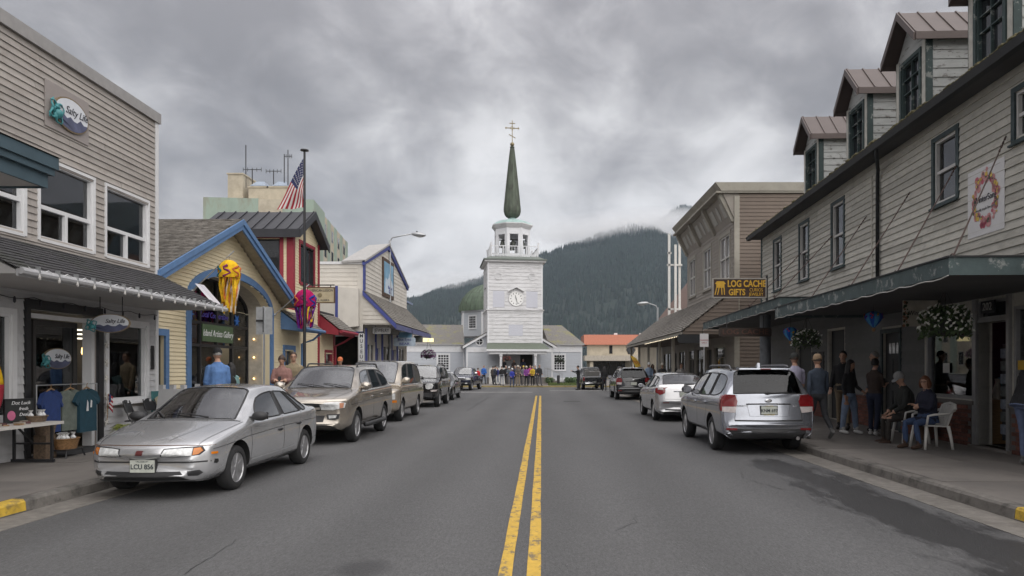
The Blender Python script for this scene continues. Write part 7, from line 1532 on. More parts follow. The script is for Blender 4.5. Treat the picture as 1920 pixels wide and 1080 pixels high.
def jeep():
    w, xf, xr = .915, 2.12, -2.2; xa, xb = 1.30, -1.35
    P = dict(w=w, wr=.70, zb=.34, zr=1.78, xf=xf, xr=xr, zh=1.06, xc=.85, zc=1.18, xrf=.42, xrr=-1.95, xt=-2.1, zt=1.2, tr=.36, twid=.23, xa=xa, xb=xb, nose=.08, tint=1, tintx=-.2, pillars=[(.38,.05),(.72,.05)], spokes=5, spw=.06, hood=[(xf,.78,.98,.12),(xf-.05,.86,1.04,.05),(xf-.22,.94,1.07,0),(xf-.55,.99,1.1,0),(1.1,1,1.15,0)], tail=[(-2.15,.96,1.1,.04),(xr,.9,.9,.15)])
    pm = paint('black', (.012,.012,.014), .2, .25, (.06,.055,.05), .3); c = Car('black_suv', 'black SUV with round-cornered lamps facing us behind the tan van', P, pm, (-5.2,30.3+1.3,0), R(-90), 2)
    c.both('front', [(.40,.80),(.38,.94),(.46,1.0),(.66,1.0),(.72,.92),(.66,.80),(.5,.76)], M_hl, 'headlight', off=.015); c.both('front', [(.62,.66),(.60,.73),(.86,.75),(.86,.68)], M_clr, 'indicator', off=.02)
    for k in range(7): y = -.27+.09*k; c.patch('front', [(y-.028,.78),(y-.028,.98),(y+.028,.98),(y+.028,.78)], M_trimk, 'grille_slot', off=.006, n=16)
    c.patch('front', [(-.86,.42),(-.86,.62),(.86,.62),(.86,.42)], M_trimk, 'bumper', off=.05)
    for v in ('left','right'): c.seam(v, [(.75,1.18),(.72,.7),(.7,.5)]); c.seam(v, [(-.2,1.2),(-.2,.5)]); c.seam(v, [(1.9,.7),(.8,.66),(-.8,.66)], .06, pm, 'side_moulding', .014)
    c.mirrors(.72,1.27,M_trimk,(.1,.12,.1)); c.handles([(-.05,1.02),(-.9,1.02)], M_trimk); rails(c,.1,-1.8,.6,1.78,M_trimk); c.wipers([(.84,.1,.74,-.5)])
jeep()
def sedan2():
    w, xf, xr = .88, 2.3, -2.3; xa, xb = 1.36, -1.34
    P = dict(w=w, wr=.60, zb=.2, zr=1.42, xf=xf, xr=xr, zh=.68, xc=1.0, zc=.93, xrf=.3, xrr=-.95, xt=-1.65, zt=1.0, tr=.31, xa=xa, xb=xb, nose=.25, tnose=.15, tint=1, tintx=-2, pillars=[(.5,.05),(.86,.05)], spokes=8, spw=.05, tail=[(-1.95,.97,1.0,0),(-2.2,.92,.95,.04),(xr,.82,.8,.14)])
    pm = paint('graphite', (.022,.024,.026), .4, .28, (.07,.065,.06), .3); c = Car('dark_sedan', 'dark graphite sedan parked last before the corner', P, pm, (-5.35,36.7+1.36,0), R(-90), 2)
    c.both('front', [(.40,.58),(.40,.68),(.76,.68),(.76,.60)], M_hl, 'headlight', off=.012); c.patch('front', [(-.34,.55),(-.34,.66),(.34,.66),(.34,.55)], M_trimk, 'grille')
    for v in ('left','right'): c.seam(v, [(.9,.9),(.88,.35)]); c.seam(v, [(-.25,.95),(-.25,.35)]); c.seam(v, [(-1.05,.95),(-.9,.4)])
    c.mirrors(.8,.98,pm); c.handles([(-.1,.76),(-.95,.78)], pm)
sedan2()
def forester(name, label, loc, rz, pm, plate, big=True):
    w, xf, xr = .895, 2.32, -2.28; xa, xb = 1.36, -1.28
    P = dict(w=w, wr=.66, zb=.30, zr=1.665, xf=xf, xr=xr, zh=.94, xc=1.02, zc=1.08, xrf=.38, xrr=-1.93, xt=-2.17, zt=1.13, tcr=.03, tr=.34, twid=.22, xa=xa, xb=xb, nose=.2, tnose=.10, tint=1, tintx=-2.5 if big else -.6, pillars=[(.36,.03),(.68,.03)], spokes=5, spw=.055, slope=-.02, tail=[(-2.21,.97,1.08,.02),(-2.25,.955,.80,.06),(-2.27,.94,.62,.08),(xr-.02,.90,.56,.14)])
    c = Car(name, label, P, pm, loc, rz, 3)
    dk_ = mat('dark_bumper_plastic', (.03,.03,.032), .6)
    # rear lamps: red upper, clear lower
    c.both('rear', [(.60,.92),(.58,1.02),(.62,1.14),(.83,1.15),(.86,1.08),(.86,.92)], M_tail, 'tail_lamp', off=.016); c.both('rear', [(.63,.80),(.60,.915),(.86,.915),(.86,.82)], M_clr, 'reverse_lamp', off=.016)
    for v in ('left','right'): c.patch(v, [(-2.16,.84),(-2.16,1.13),(-2.0,1.13),(-1.98,1.02),(-2.06,.84)], M_tail, 'tail_lamp_wrap', off=.012)
    c.patch('rear', [(-.80,.32),(-.82,.50),(.82,.50),(.80,.32)], dk_, 'lower_bumper', off=.012); c.both('rear', [(.60,.475),(.60,.515),(.80,.515),(.80,.475)], M_tail, 'reflector', off=.02)
    c.seam('rear', [(-.64,.655),(0,.65),(.64,.655)], .03, dk_, 'bumper_step', .004); c.seam('rear', [(-.64,.66),(-.62,.85),(-.60,1.0)], .01); c.seam('rear', [(.64,.66),(.62,.85),(.60,1.0)], .01); c.patch('rear', [(-.36,.74),(-.40,.96),(.40,.96),(.36,.74)], pm, 'plate_recess', off=.004); c.seam('rear', [(-.42,.965),(0,.97),(.42,.965)], .025, dk_, 'handle_strip', .012); c.seam('rear', [(-.40,.96),(-.36,.74),(.36,.74),(.40,.96)], .008)
    p = c.plate('rear', 0, .85, plate, None, mat('plate_frame_black', (.015,.015,.015), .5))
    if big:
        h = p.data.vertices[0].co.x; Fp = Face((min(v.co.x for v in p.data.vertices)-.002,0,.85),(0,1,0),(-1,0,0)); text('SEATTLE', .024, Fp, 0, .083, mat('frame_gold', (.5,.36,.03), .5), p, d=.004, depth=.001, sx=1.5); text('CARTER', .03, Fp, 0, -.084, MATS['frame_gold'], p, d=.004, depth=.001, sx=1.9)
    e = MB(); hh,_ = c.hit('rear',0,1.03); M = Matrix.Translation((hh.x-.006,0,1.03)) @ Matrix.Rotation(R(-90),4,'Y'); e.lathe([(.035,0),(.035,.012),(.02,.016),(.001,.016)], (0,0,0), 16, 0, M, 0, (1,1.9)); e.build('emblem', M_chr, c.t)
    fx = lambda z, y: c.hit('rear', y, z)[0].x
    if big: text('FORESTER', .05, Face((fx(.93,.48)-.004,0,0),(0,1,0),(-1,0,0)), .48, .93, M_chr, c.shell, d=.004); text('2.5i', .05, Face((fx(.93,-.5)-.004,0,0),(0,1,0),(-1,0,0)), -.5, .93, M_chr, c.shell, d=.004)
    q = MB(); a = c.hit('rear', .0, 1.17)[0]; b = c.hit('rear', -.38, 1.19)[0]; q.tube([a+Vector((-.02,0,0)), b+Vector((-.02,0,0))], .014, 6); q.ball(a+Vector((-.015,0,0)), (.02,.06,.03), 8); q.build('rear_wiper', M_trimk, c.t)
    sp = MB(); sp.prism([(-1.78,1.675),(-2.04,1.648),(-2.05,1.622),(-1.82,1.62)], lambda a,z:(a,-.50,z), lambda a,z:(a,.50,z)); sp.build('roof_spoiler', pm, c.t)
    l = MB(); l.box(-2.055,-2.045,-.1,.1,1.622,1.64); l.build('high_brake_light', M_tail, c.t)
    rails(c, .15,-1.7,.57,1.655,mat('rail_grey', (.10,.10,.11), .5)); f = MB(); f.prism([(-1.45,1.67),(-1.62,1.67),(-1.60,1.75)], lambda a,z:(a,-.025,z), lambda a,z:(a,.025,z)); f.build('aerial_fin', pm, c.t)
    for v in ('left','right'):
        c.seam(v, [(.95,1.08),(.92,.7),(.95,.42)]); c.seam(v, [(-.05,1.1),(-.06,.7),(-.05,.42)]); c.seam(v, [(-1.0,1.12),(-.92,.85),(-.80,.55),(-.78,.42)]); c.seam(v, [(1,.40),(-.8,.41)], .03, dk_, 'sill_strip', .004); c.seam(v, [(1.9,.86),(0,.88),(-2.0,.93)], .008, None, 'crease_line')
    c.handles([(.1,.93),(-.86,.95)], pm); c.mirrors(.82,1.16,M_trimk,(.09,.12,.09)); x = MB(); x.tube([(-2.2,-.52,.33),(-2.33,-.52,.33)], .035, 10); x.build('exhaust_tip', M_chr, c.t)
    return c
forester('silver_suv', 'silver SUV with roof rails and plate framed CARTER, parked tail towards us', (4.30,14.4+1.28,0), R(90), paint('ice_silver', (.33,.345,.385), .6, .26), 'KNM 697')
forester('black_crossover', 'black crossover parked tail towards us beyond the silver hatchback', (4.72,37.3+1.28,0), R(90), paint('deep_black', (.010,.011,.014), .2, .22, (.05,.05,.05), .2), '', False)
def matrix_car():
    w, xf, xr = .885, 2.18, -2.17; xa, xb = 1.30, -1.30
    P = dict(w=w, wr=.63, zb=.22, zr=1.53, xf=xf, xr=xr, zh=.78, xc=1.1, zc=.98, xrf=.35, xrr=-1.35, xt=-1.95, zt=1.10, tcr=.06, tr=.31, xa=xa, xb=xb, nose=.3, tnose=.14, pillars=[(.42,.04),(.78,.04)], spokes=5, spw=.05, slope=-.05, tail=[(-2.08,.96,1.04,.0),(-2.13,.93,.78,.05),(xr,.88,.60,.1)])
    pm = paint('bright_silver', (.48,.48,.49), .5, .28); c = Car('silver_hatchback', 'bright silver hatchback with red tail lamps parked ahead of the silver SUV', P, pm, (4.38,22.5+1.3,0), R(90), 3)
    c.both('rear', [(.60,.88),(.58,.98),(.66,1.06),(.80,1.03),(.83,.90),(.76,.82)], M_tail, 'tail_lamp', off=.014); c.both('rear', [(.64,.98),(.66,1.07),(.80,1.05),(.81,.99)], M_clr, 'reverse_lamp', off=.018)
    for v in ('left','right'): c.patch(v, [(-2.05,.84),(-2.02,1.06),(-1.88,1.02),(-1.9,.92)], M_tail, 'tail_lamp_wrap', off=.012)
    c.patch('rear', [(-.32,.76),(-.34,.92),(.34,.92),(.32,.76)], pm, 'plate_recess', off=.004); c.seam('rear', [(-.34,.93),(.34,.93)], .03, M_chr, 'handle_strip', .014); c.plate('rear', 0, .845, ''); c.seam('rear', [(-.62,.70),(0,.695),(.62,.70)], .01); c.seam('rear', [(-.62,.70),(-.58,1.0)], .008); c.seam('rear', [(.62,.70),(.58,1.0)], .008); c.both('rear', [(.48,.575),(.48,.60),(.66,.60),(.66,.575)], M_tail, 'reflector'); c.seam('rear', [(-.6,.36),(0,.35),(.6,.36)], .08, M_trimk, 'diffuser', .004)
    q = MB(); a, b = c.hit('rear',0,1.14)[0], c.hit('rear',-.32,1.16)[0]; q.tube([a+Vector((-.02,0,0)), b+Vector((-.02,0,0))], .014, 6); q.build('rear_wiper', M_trimk, c.t); q = MB(); q.tube([(-1.2,0,1.52),(-1.32,0,1.68)], .006, 5); q.build('aerial', M_trimk, c.t)
    for v in ('left','right'): c.seam(v, [(.95,1.0),(.92,.4)]); c.seam(v, [(-.1,1.05),(-.1,.38)]); c.seam(v, [(-1.0,1.08),(-.85,.5)])
    c.handles([(.05,.86),(-.88,.92)], pm); c.mirrors(.9,1.05,pm)
matrix_car()
def pickup(name, label, loc, rz, pm, front):
    w, xf, xr = .89, 2.6, -2.6; xa, xb = 1.75, -1.55
    P = dict(w=w, wr=.66, zb=.36, zr=1.72, xf=xf, xr=xr, zh=1.0, xc=1.1, zc=1.14, xrf=.6, xrr=-.35, xt=-.62, zt=1.12, tr=.36, twid=.24, xa=xa, xb=xb, nose=.08, tint=1, tintx=-9, pillars=[(.6,.06)], spokes=6, spw=.07, tail=[(-.75,1,1.02,0),(-1.6,1,1.02,0),(-2.5,.99,1.02,0),(-2.57,.97,1.0,.05),(xr,.94,.92,.1)])
    c = Car(name, label, P, pm, loc, rz, 2)
    if front:
        c.both('front', [(.50,.78),(.50,.94),(.84,.94),(.84,.78)], M_hl, 'headlight', off=.015); c.patch('front', [(-.47,.74),(-.47,.97),(.47,.97),(.47,.74)], M_chr, 'grille', off=.02); [c.seam('front', [(-.42,z),(.42,z)], .03, M_trimk, 'grille_slat', .032) for z in (.79,.86,.92)]; c.patch('front', [(-.9,.46),(-.9,.64),(.9,.64),(.9,.46)], mat('dark_bumper_plastic', (.03,.03,.032)), 'bumper', off=.08); c.both('front', [(.5,.5),(.5,.58),(.66,.58),(.66,.5)], M_hl, 'fog_lamp', off=.1)
    else:
        c.both('rear', [(.74,.68),(.74,.98),(.88,.98),(.88,.68)], M_tail, 'tail_lamp', off=.014); c.patch('rear', [(-.86,.46),(-.86,.60),(.86,.60),(.86,.46)], M_chr, 'bumper', off=.09); c.seam('rear', [(-.7,.66),(-.7,.98)], .01); c.seam('rear', [(.7,.66),(.7,.98)], .01); c.patch('rear', [(-.1,.86),(-.1,.92),(.1,.92),(.1,.86)], M_trimk, 'tailgate_handle'); c.plate('rear', 0, .54, '')
    q = MB(); q.box(-2.5,-.72,-.74,.74,1.025,1.045); q.build('bed_cover', M_trimk, c.t)
    c.mirrors(.85,1.24,M_trimk if not front else M_chr,(.1,.14,.12))
    for v in ('left','right'): c.seam(v, [(1.0,1.1),(.98,.5)]); c.seam(v, [(-.1,1.1),(-.1,.5)]); c.seam(v, [(-.68,1.0),(-.68,.45)], .014)
pickup('blue_pickup_truck', 'dark blue pickup truck with chrome grille turning beside the church', (-5.75,54.2,0), R(-96), paint('navy', (.012,.02,.06), .4, .25, (.06,.06,.06), .2), True)
pickup('grey_pickup_truck', 'dark grey pickup truck seen from behind in front of the church lawn', (3.85,56.0,0), R(93), paint('charcoal', (.028,.03,.034), .4, .3, (.07,.065,.06), .3), False)
# ------------------------------------------------------------------ people
from mathutils.kdtree import KDTree
def cloth(n, c, r=.85): return mat('cloth_'+n, c, r, .18, 12, .35, 90)
SK1 = mat('skin_light', (.46,.27,.19), .55, .08, 20); SK2 = mat('skin_tan', (.33,.18,.115), .55, .08, 20)
HR = {k: mat('hair_'+k, c, .6, .3, 40, .5, 120, stretch=(1,1,.2)) for k, c in dict(black=(.012,.01,.01), brown=(.05,.028,.017), grey=(.25,.24,.23), red=(.12,.045,.02)).items()}
def dirv(p, b, sy): return Vector((math.sin(p)*math.cos(b), sy*math.sin(b), -math.cos(p)*math.cos(b)))
def person(label, loc, face, h=1.75, top=None, pants=None, shoes=None, skin=SK1, hair='brown', style='short', hat=None, lean=0, legs=((4,4),(-4,6)), arms=((8,8,15,0),(8,8,15,0)), sit=None, voxel=.0105, bulk=1.0, jacket=0, under=None, extra=None, head_turn=0, head_tilt=0, group=None, wide=1.0, coat=0, sleeves=True, fem=False):
    """one continuous remeshed body posed by joint angles (degrees); face = heading, 0 = +X"""
    s = h/1.75; t = thing('person', label, 'person', loc, R(face), group); top = top or cloth('navy', (.02,.03,.06)); pants = pants or cloth('dark', (.02,.02,.022)); shoes = shoes or cloth('shoe', (.03,.028,.026))
    MT = [skin, top, pants, shoes, under or top]; mb = MB(); z0 = .93; ln = R(lean); bk = bulk
    up = Vector((math.sin(ln), 0, math.cos(ln))); pel = Vector((0,0,z0)); fw = Vector((math.cos(ln),0,-math.sin(ln)))
    def ringloft(rings, mi, n=16):
        b = len(mb.v)
        for c, rx, ry in rings:
            for k in range(n): a = 2*math.pi*k/n; mb.v.append(tuple(c+fw*(rx*math.cos(a))+Vector((0,ry*math.sin(a),0))))
        for i in range(len(rings)-1):
            for k in range(n): mb.f.append((b+i*n+k,b+i*n+(k+1)%n,b+(i+1)*n+(k+1)%n,b+(i+1)*n+k)); mb.m.append(mi)
        mb.f.append(tuple(b+k for k in reversed(range(n)))); e = b+(len(rings)-1)*n; mb.f.append(tuple(e+k for k in range(n))); mb.m += [mi,mi]
    j = jacket; sh = .185 if not fem else .165; hipw = 1.0 if not fem else 1.08
    # hips (trousers), torso (top)
    ringloft([(pel-up*.13,.085*bk,.12*hipw),(pel-up*.06,.115*bk,.165*hipw*bk**.5),(pel+up*.06,.11*bk,.155*hipw*bk**.5)], 2)
    low = -.10-coat if (j or coat) else -.02
    T = [(pel+up*low,(.115+j)*bk,(.165+j)*hipw*bk**.5+coat*.06),(pel+up*.08,(.105+j)*bk,(.145+j)*bk**.5),(pel+up*.22,(.105+j)*bk,.148+j*1.1),(pel+up*.36,(.112+j)*bk,.168+j),(pel+up*.45,(.098+j*.8),sh*.98+j*.5),(pel+up*.50,.085+j*.5,sh*.80),(pel+up*.535,.07+j*.3,sh*.52),(pel+up*.565,.06+j*.2,.07)]
    ringloft(T, 1); neck = pel+up*.55; nk2 = neck+up*.045+fw*.015; mb.tube([neck-up*.06, nk2+up*.02], [.066,.054], 10, True, 0)
    HM = Matrix.Translation(nk2+up*.105+fw*.02) @ Matrix.Rotation(ln*.4,4,'Y') @ Matrix.Rotation(R(head_turn),4,'Z') @ Matrix.Rotation(R(head_tilt),4,'Y')
    def hp(x,y,z): return HM @ Vector((x,y,z))
    def hball(c, r, n, mi=0):
        q = MB(); q.ball((0,0,0), 1, n); b = len(mb.v); mb.v += [tuple(hp(c[0]+v[0]*r[0], c[1]+v[1]*r[1], c[2]+v[2]*r[2])) for v in q.v]; mb.f += [tuple(b+i for i in f) for f in q.f]; mb.m += [mi]*len(q.f)
    hball((0,0,.02), (.094,.074,.10), 18); hball((.022,0,-.045), (.066,.056,.068), 14); hball((.095,0,-.005), (.018,.013,.026), 8); hball((.078,0,-.052), (.016,.024,.012), 8)
    for sg in (1,-1): hball((-.005,sg*.075,-.005), (.018,.012,.03), 8)
    feet = []; 
    for i, sg in ((0,1),(1,-1)):
        a, k = legs[i][:2]; ab = R(legs[i][2]) if len(legs[i]) > 2 else R(2); a, k = R(a), R(k); hip = pel+Vector((0,sg*.09*hipw,-.04)); th = dirv(a, ab, sg); kn = hip+th*.43; sd_ = dirv(a-k, ab*.5, sg); an = kn+sd_*.41; w_ = wide
        mb.tube([hip+Vector((0,0,.05)), hip, hip+th*.2, kn, kn+sd_*.13, an-sd_*.02], [.085*bk,.092*bk,.078*w_*bk**.5,.058*w_,.056*w_,.046*w_], 12, True, 2)
        pit = R(legs[i][3]) if len(legs[i]) > 3 else min(0, (a-k)*.9+R(8)) if (a-k) < R(-8) else 0
        fd = Vector((math.cos(pit),0,math.sin(pit))); he = an-fd*.05+Vector((0,0,-.045)); 
        q = [(he,.038),(an+fd*.0+Vector((0,0,-.035)),.048),(an+fd*.08+Vector((0,0,-.05)),.045),(an+fd*.15+Vector((0,0,-.06)),.038),(an+fd*.19+Vector((0,0,-.064)),.024)]; mb.tube([p for p,_ in q], [r for _,r in q], 10, True, 3); feet.append(min(he.z-.036, an.z+fd.z*.15-.098))
    hands = []
    for i, sg in ((0,1),(1,-1)):
        p, b, e, tw = [R(x) for x in arms[i][:4]]; S = pel+up*.445+Vector((0,sg*(sh-.012),0)); ud = dirv(p+ln*.5, b, sg); el = S+ud*.28; fd = dirv(p+e, b*.3-tw, sg); wr = el+fd*.245; sl = 1 if sleeves else 0
        mb.tube([S-ud*.03+Vector((0,-sg*.03,0)), S, S+ud*.14, el], [.042+j*.3,.052+j*.5,.050+j*.6,.044+j*.5], 10, True, 1); mb.tube([el, el+fd*.1, wr], [.043+j*.5,.042+j*.5,.032+j*.4] if sl else [.04,.038,.028], 10, True, 1 if sl else 0)
        # hand: palm and five bent fingers
        ax = fd; sd2 = Vector((0,1,0)) if abs(ax.y) < .8 else Vector((1,0,0)); nrm = ax.cross(sd2).normalized(); lat = nrm.cross(ax).normalized(); hd = MB()
        palm = [wr-ax*.01, wr+ax*.045, wr+ax*.085]; bb = len(mb.v); mb.tube(palm, [.026,.036,.034], 8, True, 0)
        for v in range(bb, len(mb.v)): q = Vector(mb.v[v])-wr; mb.v[v] = tuple(wr+q-nrm*(q.dot(nrm)*.45))
        if voxel < .015:
            curl = nrm*(1 if nrm.dot(Vector((1,0,0))) > 0 else -1)
            for f, (o, L_) in enumerate(((-.028,.066),(-.010,.078),(.009,.072),(.027,.056))): a0 = wr+ax*.082+lat*o; mb.tube([a0-ax*.02, a0+ax*L_*.45, a0+ax*L_*.8-curl*-.014, a0+ax*L_*.95+curl*.03], [.0095,.0095,.0088,.0075], 6, True, 0)
            a0 = wr+ax*.03-lat*.03*sg; mb.tube([wr+ax*.02-lat*.012*sg, a0, a0+ax*.035-lat*.012*sg+curl*.01, a0+ax*.06-lat*.008*sg+curl*.02], [.014,.012,.0105,.009], 6, True, 0)
        hands.append(wr+ax*.07)
    dz = -min(feet) if sit is None else sit/s-(z0-.11)
    if s != 1 or dz:
        mb.v = [(x*s, y*s, (z+dz)*s) for x,y,z in mb.v]
    tr = lambda v: Vector((v.x*s, v.y*s, (v.z+dz)*s)); HMs = Matrix.Translation((0,0,dz*s)) @ Matrix.Scale(s,4) @ HM
    me = mb.mesh('person_tmp', MT, False, True); kd = KDTree(len(me.polygons)); mi = []
    for i, p in enumerate(me.polygons): kd.insert(p.center, i); mi.append(p.material_index)
    kd.balance(); o = D.objects.new('person_tmp', me); COL.objects.link(o); rm = o.modifiers.new('r','REMESH'); rm.mode = 'VOXEL'; rm.voxel_size = voxel*s; sm = o.modifiers.new('s','SMOOTH'); sm.factor = .5; sm.iterations = 3 if voxel < .015 else 1
    dg = bpy.context.evaluated_depsgraph_get(); fin = D.meshes.new_from_object(o.evaluated_get(dg)); D.objects.remove(o)
    co = np.empty(len(fin.vertices)*3, 'f'); fin.vertices.foreach_get('co', co); 
    ids = np.zeros(len(fin.polygons), 'i')
    for i, p in enumerate(fin.polygons): ids[i] = mi[kd.find(p.center)[1]]
    fin.materials.clear(); [fin.materials.append(m) for m in MT]; fin.polygons.foreach_set('material_index', ids); fin.polygons.foreach_set('use_smooth', np.ones(len(fin.polygons), bool))
    # cloth folds
    if voxel < .02:
        isc = np.zeros(len(fin.vertices), bool)
        for p in fin.polygons:
            if p.material_index in (1,2): isc[list(p.vertices)] = True
        nr = np.empty(len(fin.vertices)*3, 'f'); fin.vertices.foreach_get('normal', nr); C = co.reshape(-1,3); Nn = nr.reshape(-1,3); seed = random.uniform(0,50)
        for i in np.nonzero(isc)[0]:
            c = C[i]; d = mnoise.noise(Vector((c[0]*9+seed, c[1]*9, c[2]*5)))*.008+abs(mnoise.noise(Vector((c[0]*16, c[1]*16+seed, c[2]*9))))*-.007; C[i] = c+Nn[i]*d
        fin.vertices.foreach_set('co', C.ravel())
    body = D.objects.new('body', fin); COL.objects.link(body); body.parent = t
    # head details as children
    def hchild(name, m, build, smooth='all', **kw):
        q = MB(); build(q); q.v = [tuple(HMs @ Vector(v)) for v in q.v]; return q.build(name, m, t, smooth=smooth, **kw)
    if voxel < .015:
        for sg in (1,-1): hchild('eye', HR['black'], lambda q: q.ball((.082,sg*.03,.012), (.008,.011,.007), 8))
        hchild('mouth', mat('lips', (.30,.12,.10), .5), lambda q: q.ball((.088,0,-.052), (.006,.022,.005), 8))
    hm = HR[hair]
    def hairb(q):
        n, kk = 18, 10
        for i in range(kk+1):
            el = -.55+i*(math.pi/2+.55)/kk
            for k in range(n):
                a = 2*math.pi*k/n; ff = max(0, math.cos(a)); zlow = .35+.75*ff; e2 = max(el, zlow-.55 if style == 'short' else zlow-.75 if ff > .3 else -.7); r = math.cos(e2); j_ = 1+.02*math.sin(a*7+i)
                q.v.append((-.008+.106*r*math.cos(a)*j_, .085*r*math.sin(a)*j_, .022+.113*math.sin(e2)*j_))
        for i in range(kk):
            for k in range(n): q.f.append((i*n+k,i*n+(k+1)%n,(i+1)*n+(k+1)%n,(i+1)*n+k)); q.m.append(0)
    if style != 'bald': hchild('hair', hm, hairb)
    if style == 'long':
        def lh(q):
            for k in range(26):
                a = R(75+210*k/25); q.tube([(.08*math.cos(a),.075*math.sin(a),.06),(.098*math.cos(a)-.005,.092*math.sin(a),-.06),(.085*math.cos(a)-.03,.10*math.sin(a),-.2),(.07*math.cos(a)-.045,.095*math.sin(a),-.30-.06*random.random())], [.02,.026,.024,.008], 6)
        hchild('long_hair', hm, lh, kind='stuff')
    if style == 'bob':
        hchild('bob_hair', hm, lambda q: [q.tube([(.07*math.cos(a),.072*math.sin(a),.07),(.092*math.cos(a)-.008,.09*math.sin(a),-.03),(.085*math.cos(a)-.01,.086*math.sin(a),-.115)], [.02,.027,.015], 6) for a in [R(62+236*k/22) for k in range(23)]], kind='stuff')
    if style == 'bun': hchild('hair_bun', hm, lambda q: q.ball((-.075,0,.085), (.045,.05,.042), 10))
    if hat:
        kind, hmat = hat
        def cap(q):
            q.lathe([(.104,.0),(.106,.03),(.098,.075),(.07,.112),(.03,.128),(.001,.13)], (-.004,0,.03), 18, 0, None, 0, (1,.86))
            if kind == 'cap':
                n = 10; b = len(q.v); P = [(.09+.085*math.cos(R(-70+140*i/n)), .078*math.sin(R(-70+140*i/n))) for i in range(n+1)]; q.prism([(.05,-.07)]+P+[(.05,.07)], lambda x,y:(x,y,.034-.25*max(0,x-.09)), lambda x,y:(x,y,.042-.25*max(0,x-.09)))
            if kind == 'brim': q.lathe([(.10,.03),(.18,.022),(.18,.03),(.10,.04)], (0,0,0), 18, 0, None, 0, (1,.95))
        hchild('cap' if kind != 'beanie' else 'beanie', hmat, cap, 50)
    if extra: extra(t, tr, hands, HMs, s, dz)
    return t
def backpack(m):
    def f(t, tr, hands, HM, s, dz):
        q = MB(); q.ball((-.2*s,0,(1.22+dz)*s), (.11*s,.15*s,.21*s), 12); q.build('backpack', m, t, smooth='all'); q = MB()
        for sg in (1,-1): q.tube([tr(Vector((-.13,sg*.10,1.40))), tr(Vector((0,sg*.11,1.47))), tr(Vector((.11,sg*.12,1.32))), tr(Vector((.08,sg*.15,1.12)))], .02*s, 6)
        q.build('strap', m, t, smooth='all')
    return f
def glasses(t, tr, hands, HM, s, dz):
    q = MB()
    for sg in (1,-1): q.tube([HM @ Vector((.097,sg*.032+.022*math.cos(a),.012+.018*math.sin(a))) for a in [6.283*i/10 for i in range(11)]], .003*s, 5); q.tube([HM @ Vector((.097,sg*.054,.016)), HM @ Vector((0,sg*.082,.016))], .003*s, 5)
    q.tube([HM @ Vector((.1,-.012,.014)), HM @ Vector((.1,.012,.014))], .003*s, 5); q.build('glasses', M_black, t)
def phone(m):
    def f(t, tr, hands, HM, s, dz):
        p = tr(hands[0].lerp(hands[1],.5)); q = MB(); q.cbox(p+Vector((.03,0,.03)), (.012,.075,.14)); q.build('phone', m, t)
    return f
SWK = .15
# right-hand sidewalk
JEAN = cloth('light_jeans', (.16,.21,.30)); BLK = cloth('black', (.013,.013,.015)); WSH = cloth('white_trainers', (.5,.5,.49))
person('man in lavender shirt and dark cap walking away beside the silver SUV', (5.78,16.2,SWK), 90, 1.78, cloth('lavender', (.42,.40,.52)), BLK, hat=('cap', cloth('charcoal_cap', (.035,.037,.035))), legs=((14,10),(-12,18)), arms=((-8,8,20,0),(14,8,20,0)), sleeves=False)
person('man in navy long-sleeved shirt, tan cap and black trousers walking away', (5.78,14.85,SWK), 92, 1.74, cloth('slate_navy', (.035,.048,.07)), cloth('charcoal_trousers', (.025,.026,.03)), cloth('grey_trainers', (.12,.12,.12)), hat=('cap', cloth('tan_cap', (.30,.21,.13))), legs=((16,6),(-16,34)), arms=((-16,10,14,0),(12,10,18,0)), bulk=1.08)
person('young woman with long dark hair, black top and pale flared jeans', (7.02,16.2,SWK), -60, 1.64, BLK, JEAN, WSH, SK2, 'black', 'long', legs=((6,4,6),(-5,2,6)), arms=((10,10,50,10),(-6,10,24,0)), wide=1.25, fem=True, head_turn=8)
person('bearded man in black jacket standing behind the long-haired woman', (7.35,17.3,SWK), -125, 1.86, BLK, cloth('khaki', (.20,.155,.10)), hair='black', style='short', legs=((3,3),(-3,3)), arms=((14,12,60,20),(6,12,20,0)), jacket=.03, bulk=1.12)
person('woman with dark bun, brown top and dark jeans looking at her phone', (7.38,15.75,SWK), 35, 1.66, cloth('dark_brown', (.045,.03,.024)), cloth('dark_indigo', (.018,.024,.05)), WSH, hair='black', style='bun', legs=((5,4),(-8,6)), arms=((18,6,88,18),(16,6,88,18)), fem=True, bulk=1.1, extra=phone(M_black), sleeves=False)
person('older grey-haired man in blue-grey shirt by the panelled door', (8.0,17.0,SWK), 170, 1.84, cloth('blue_grey_shirt', (.10,.12,.15)), BLK, hair='grey', arms=((8,6,30,10),(6,8,20,0)))
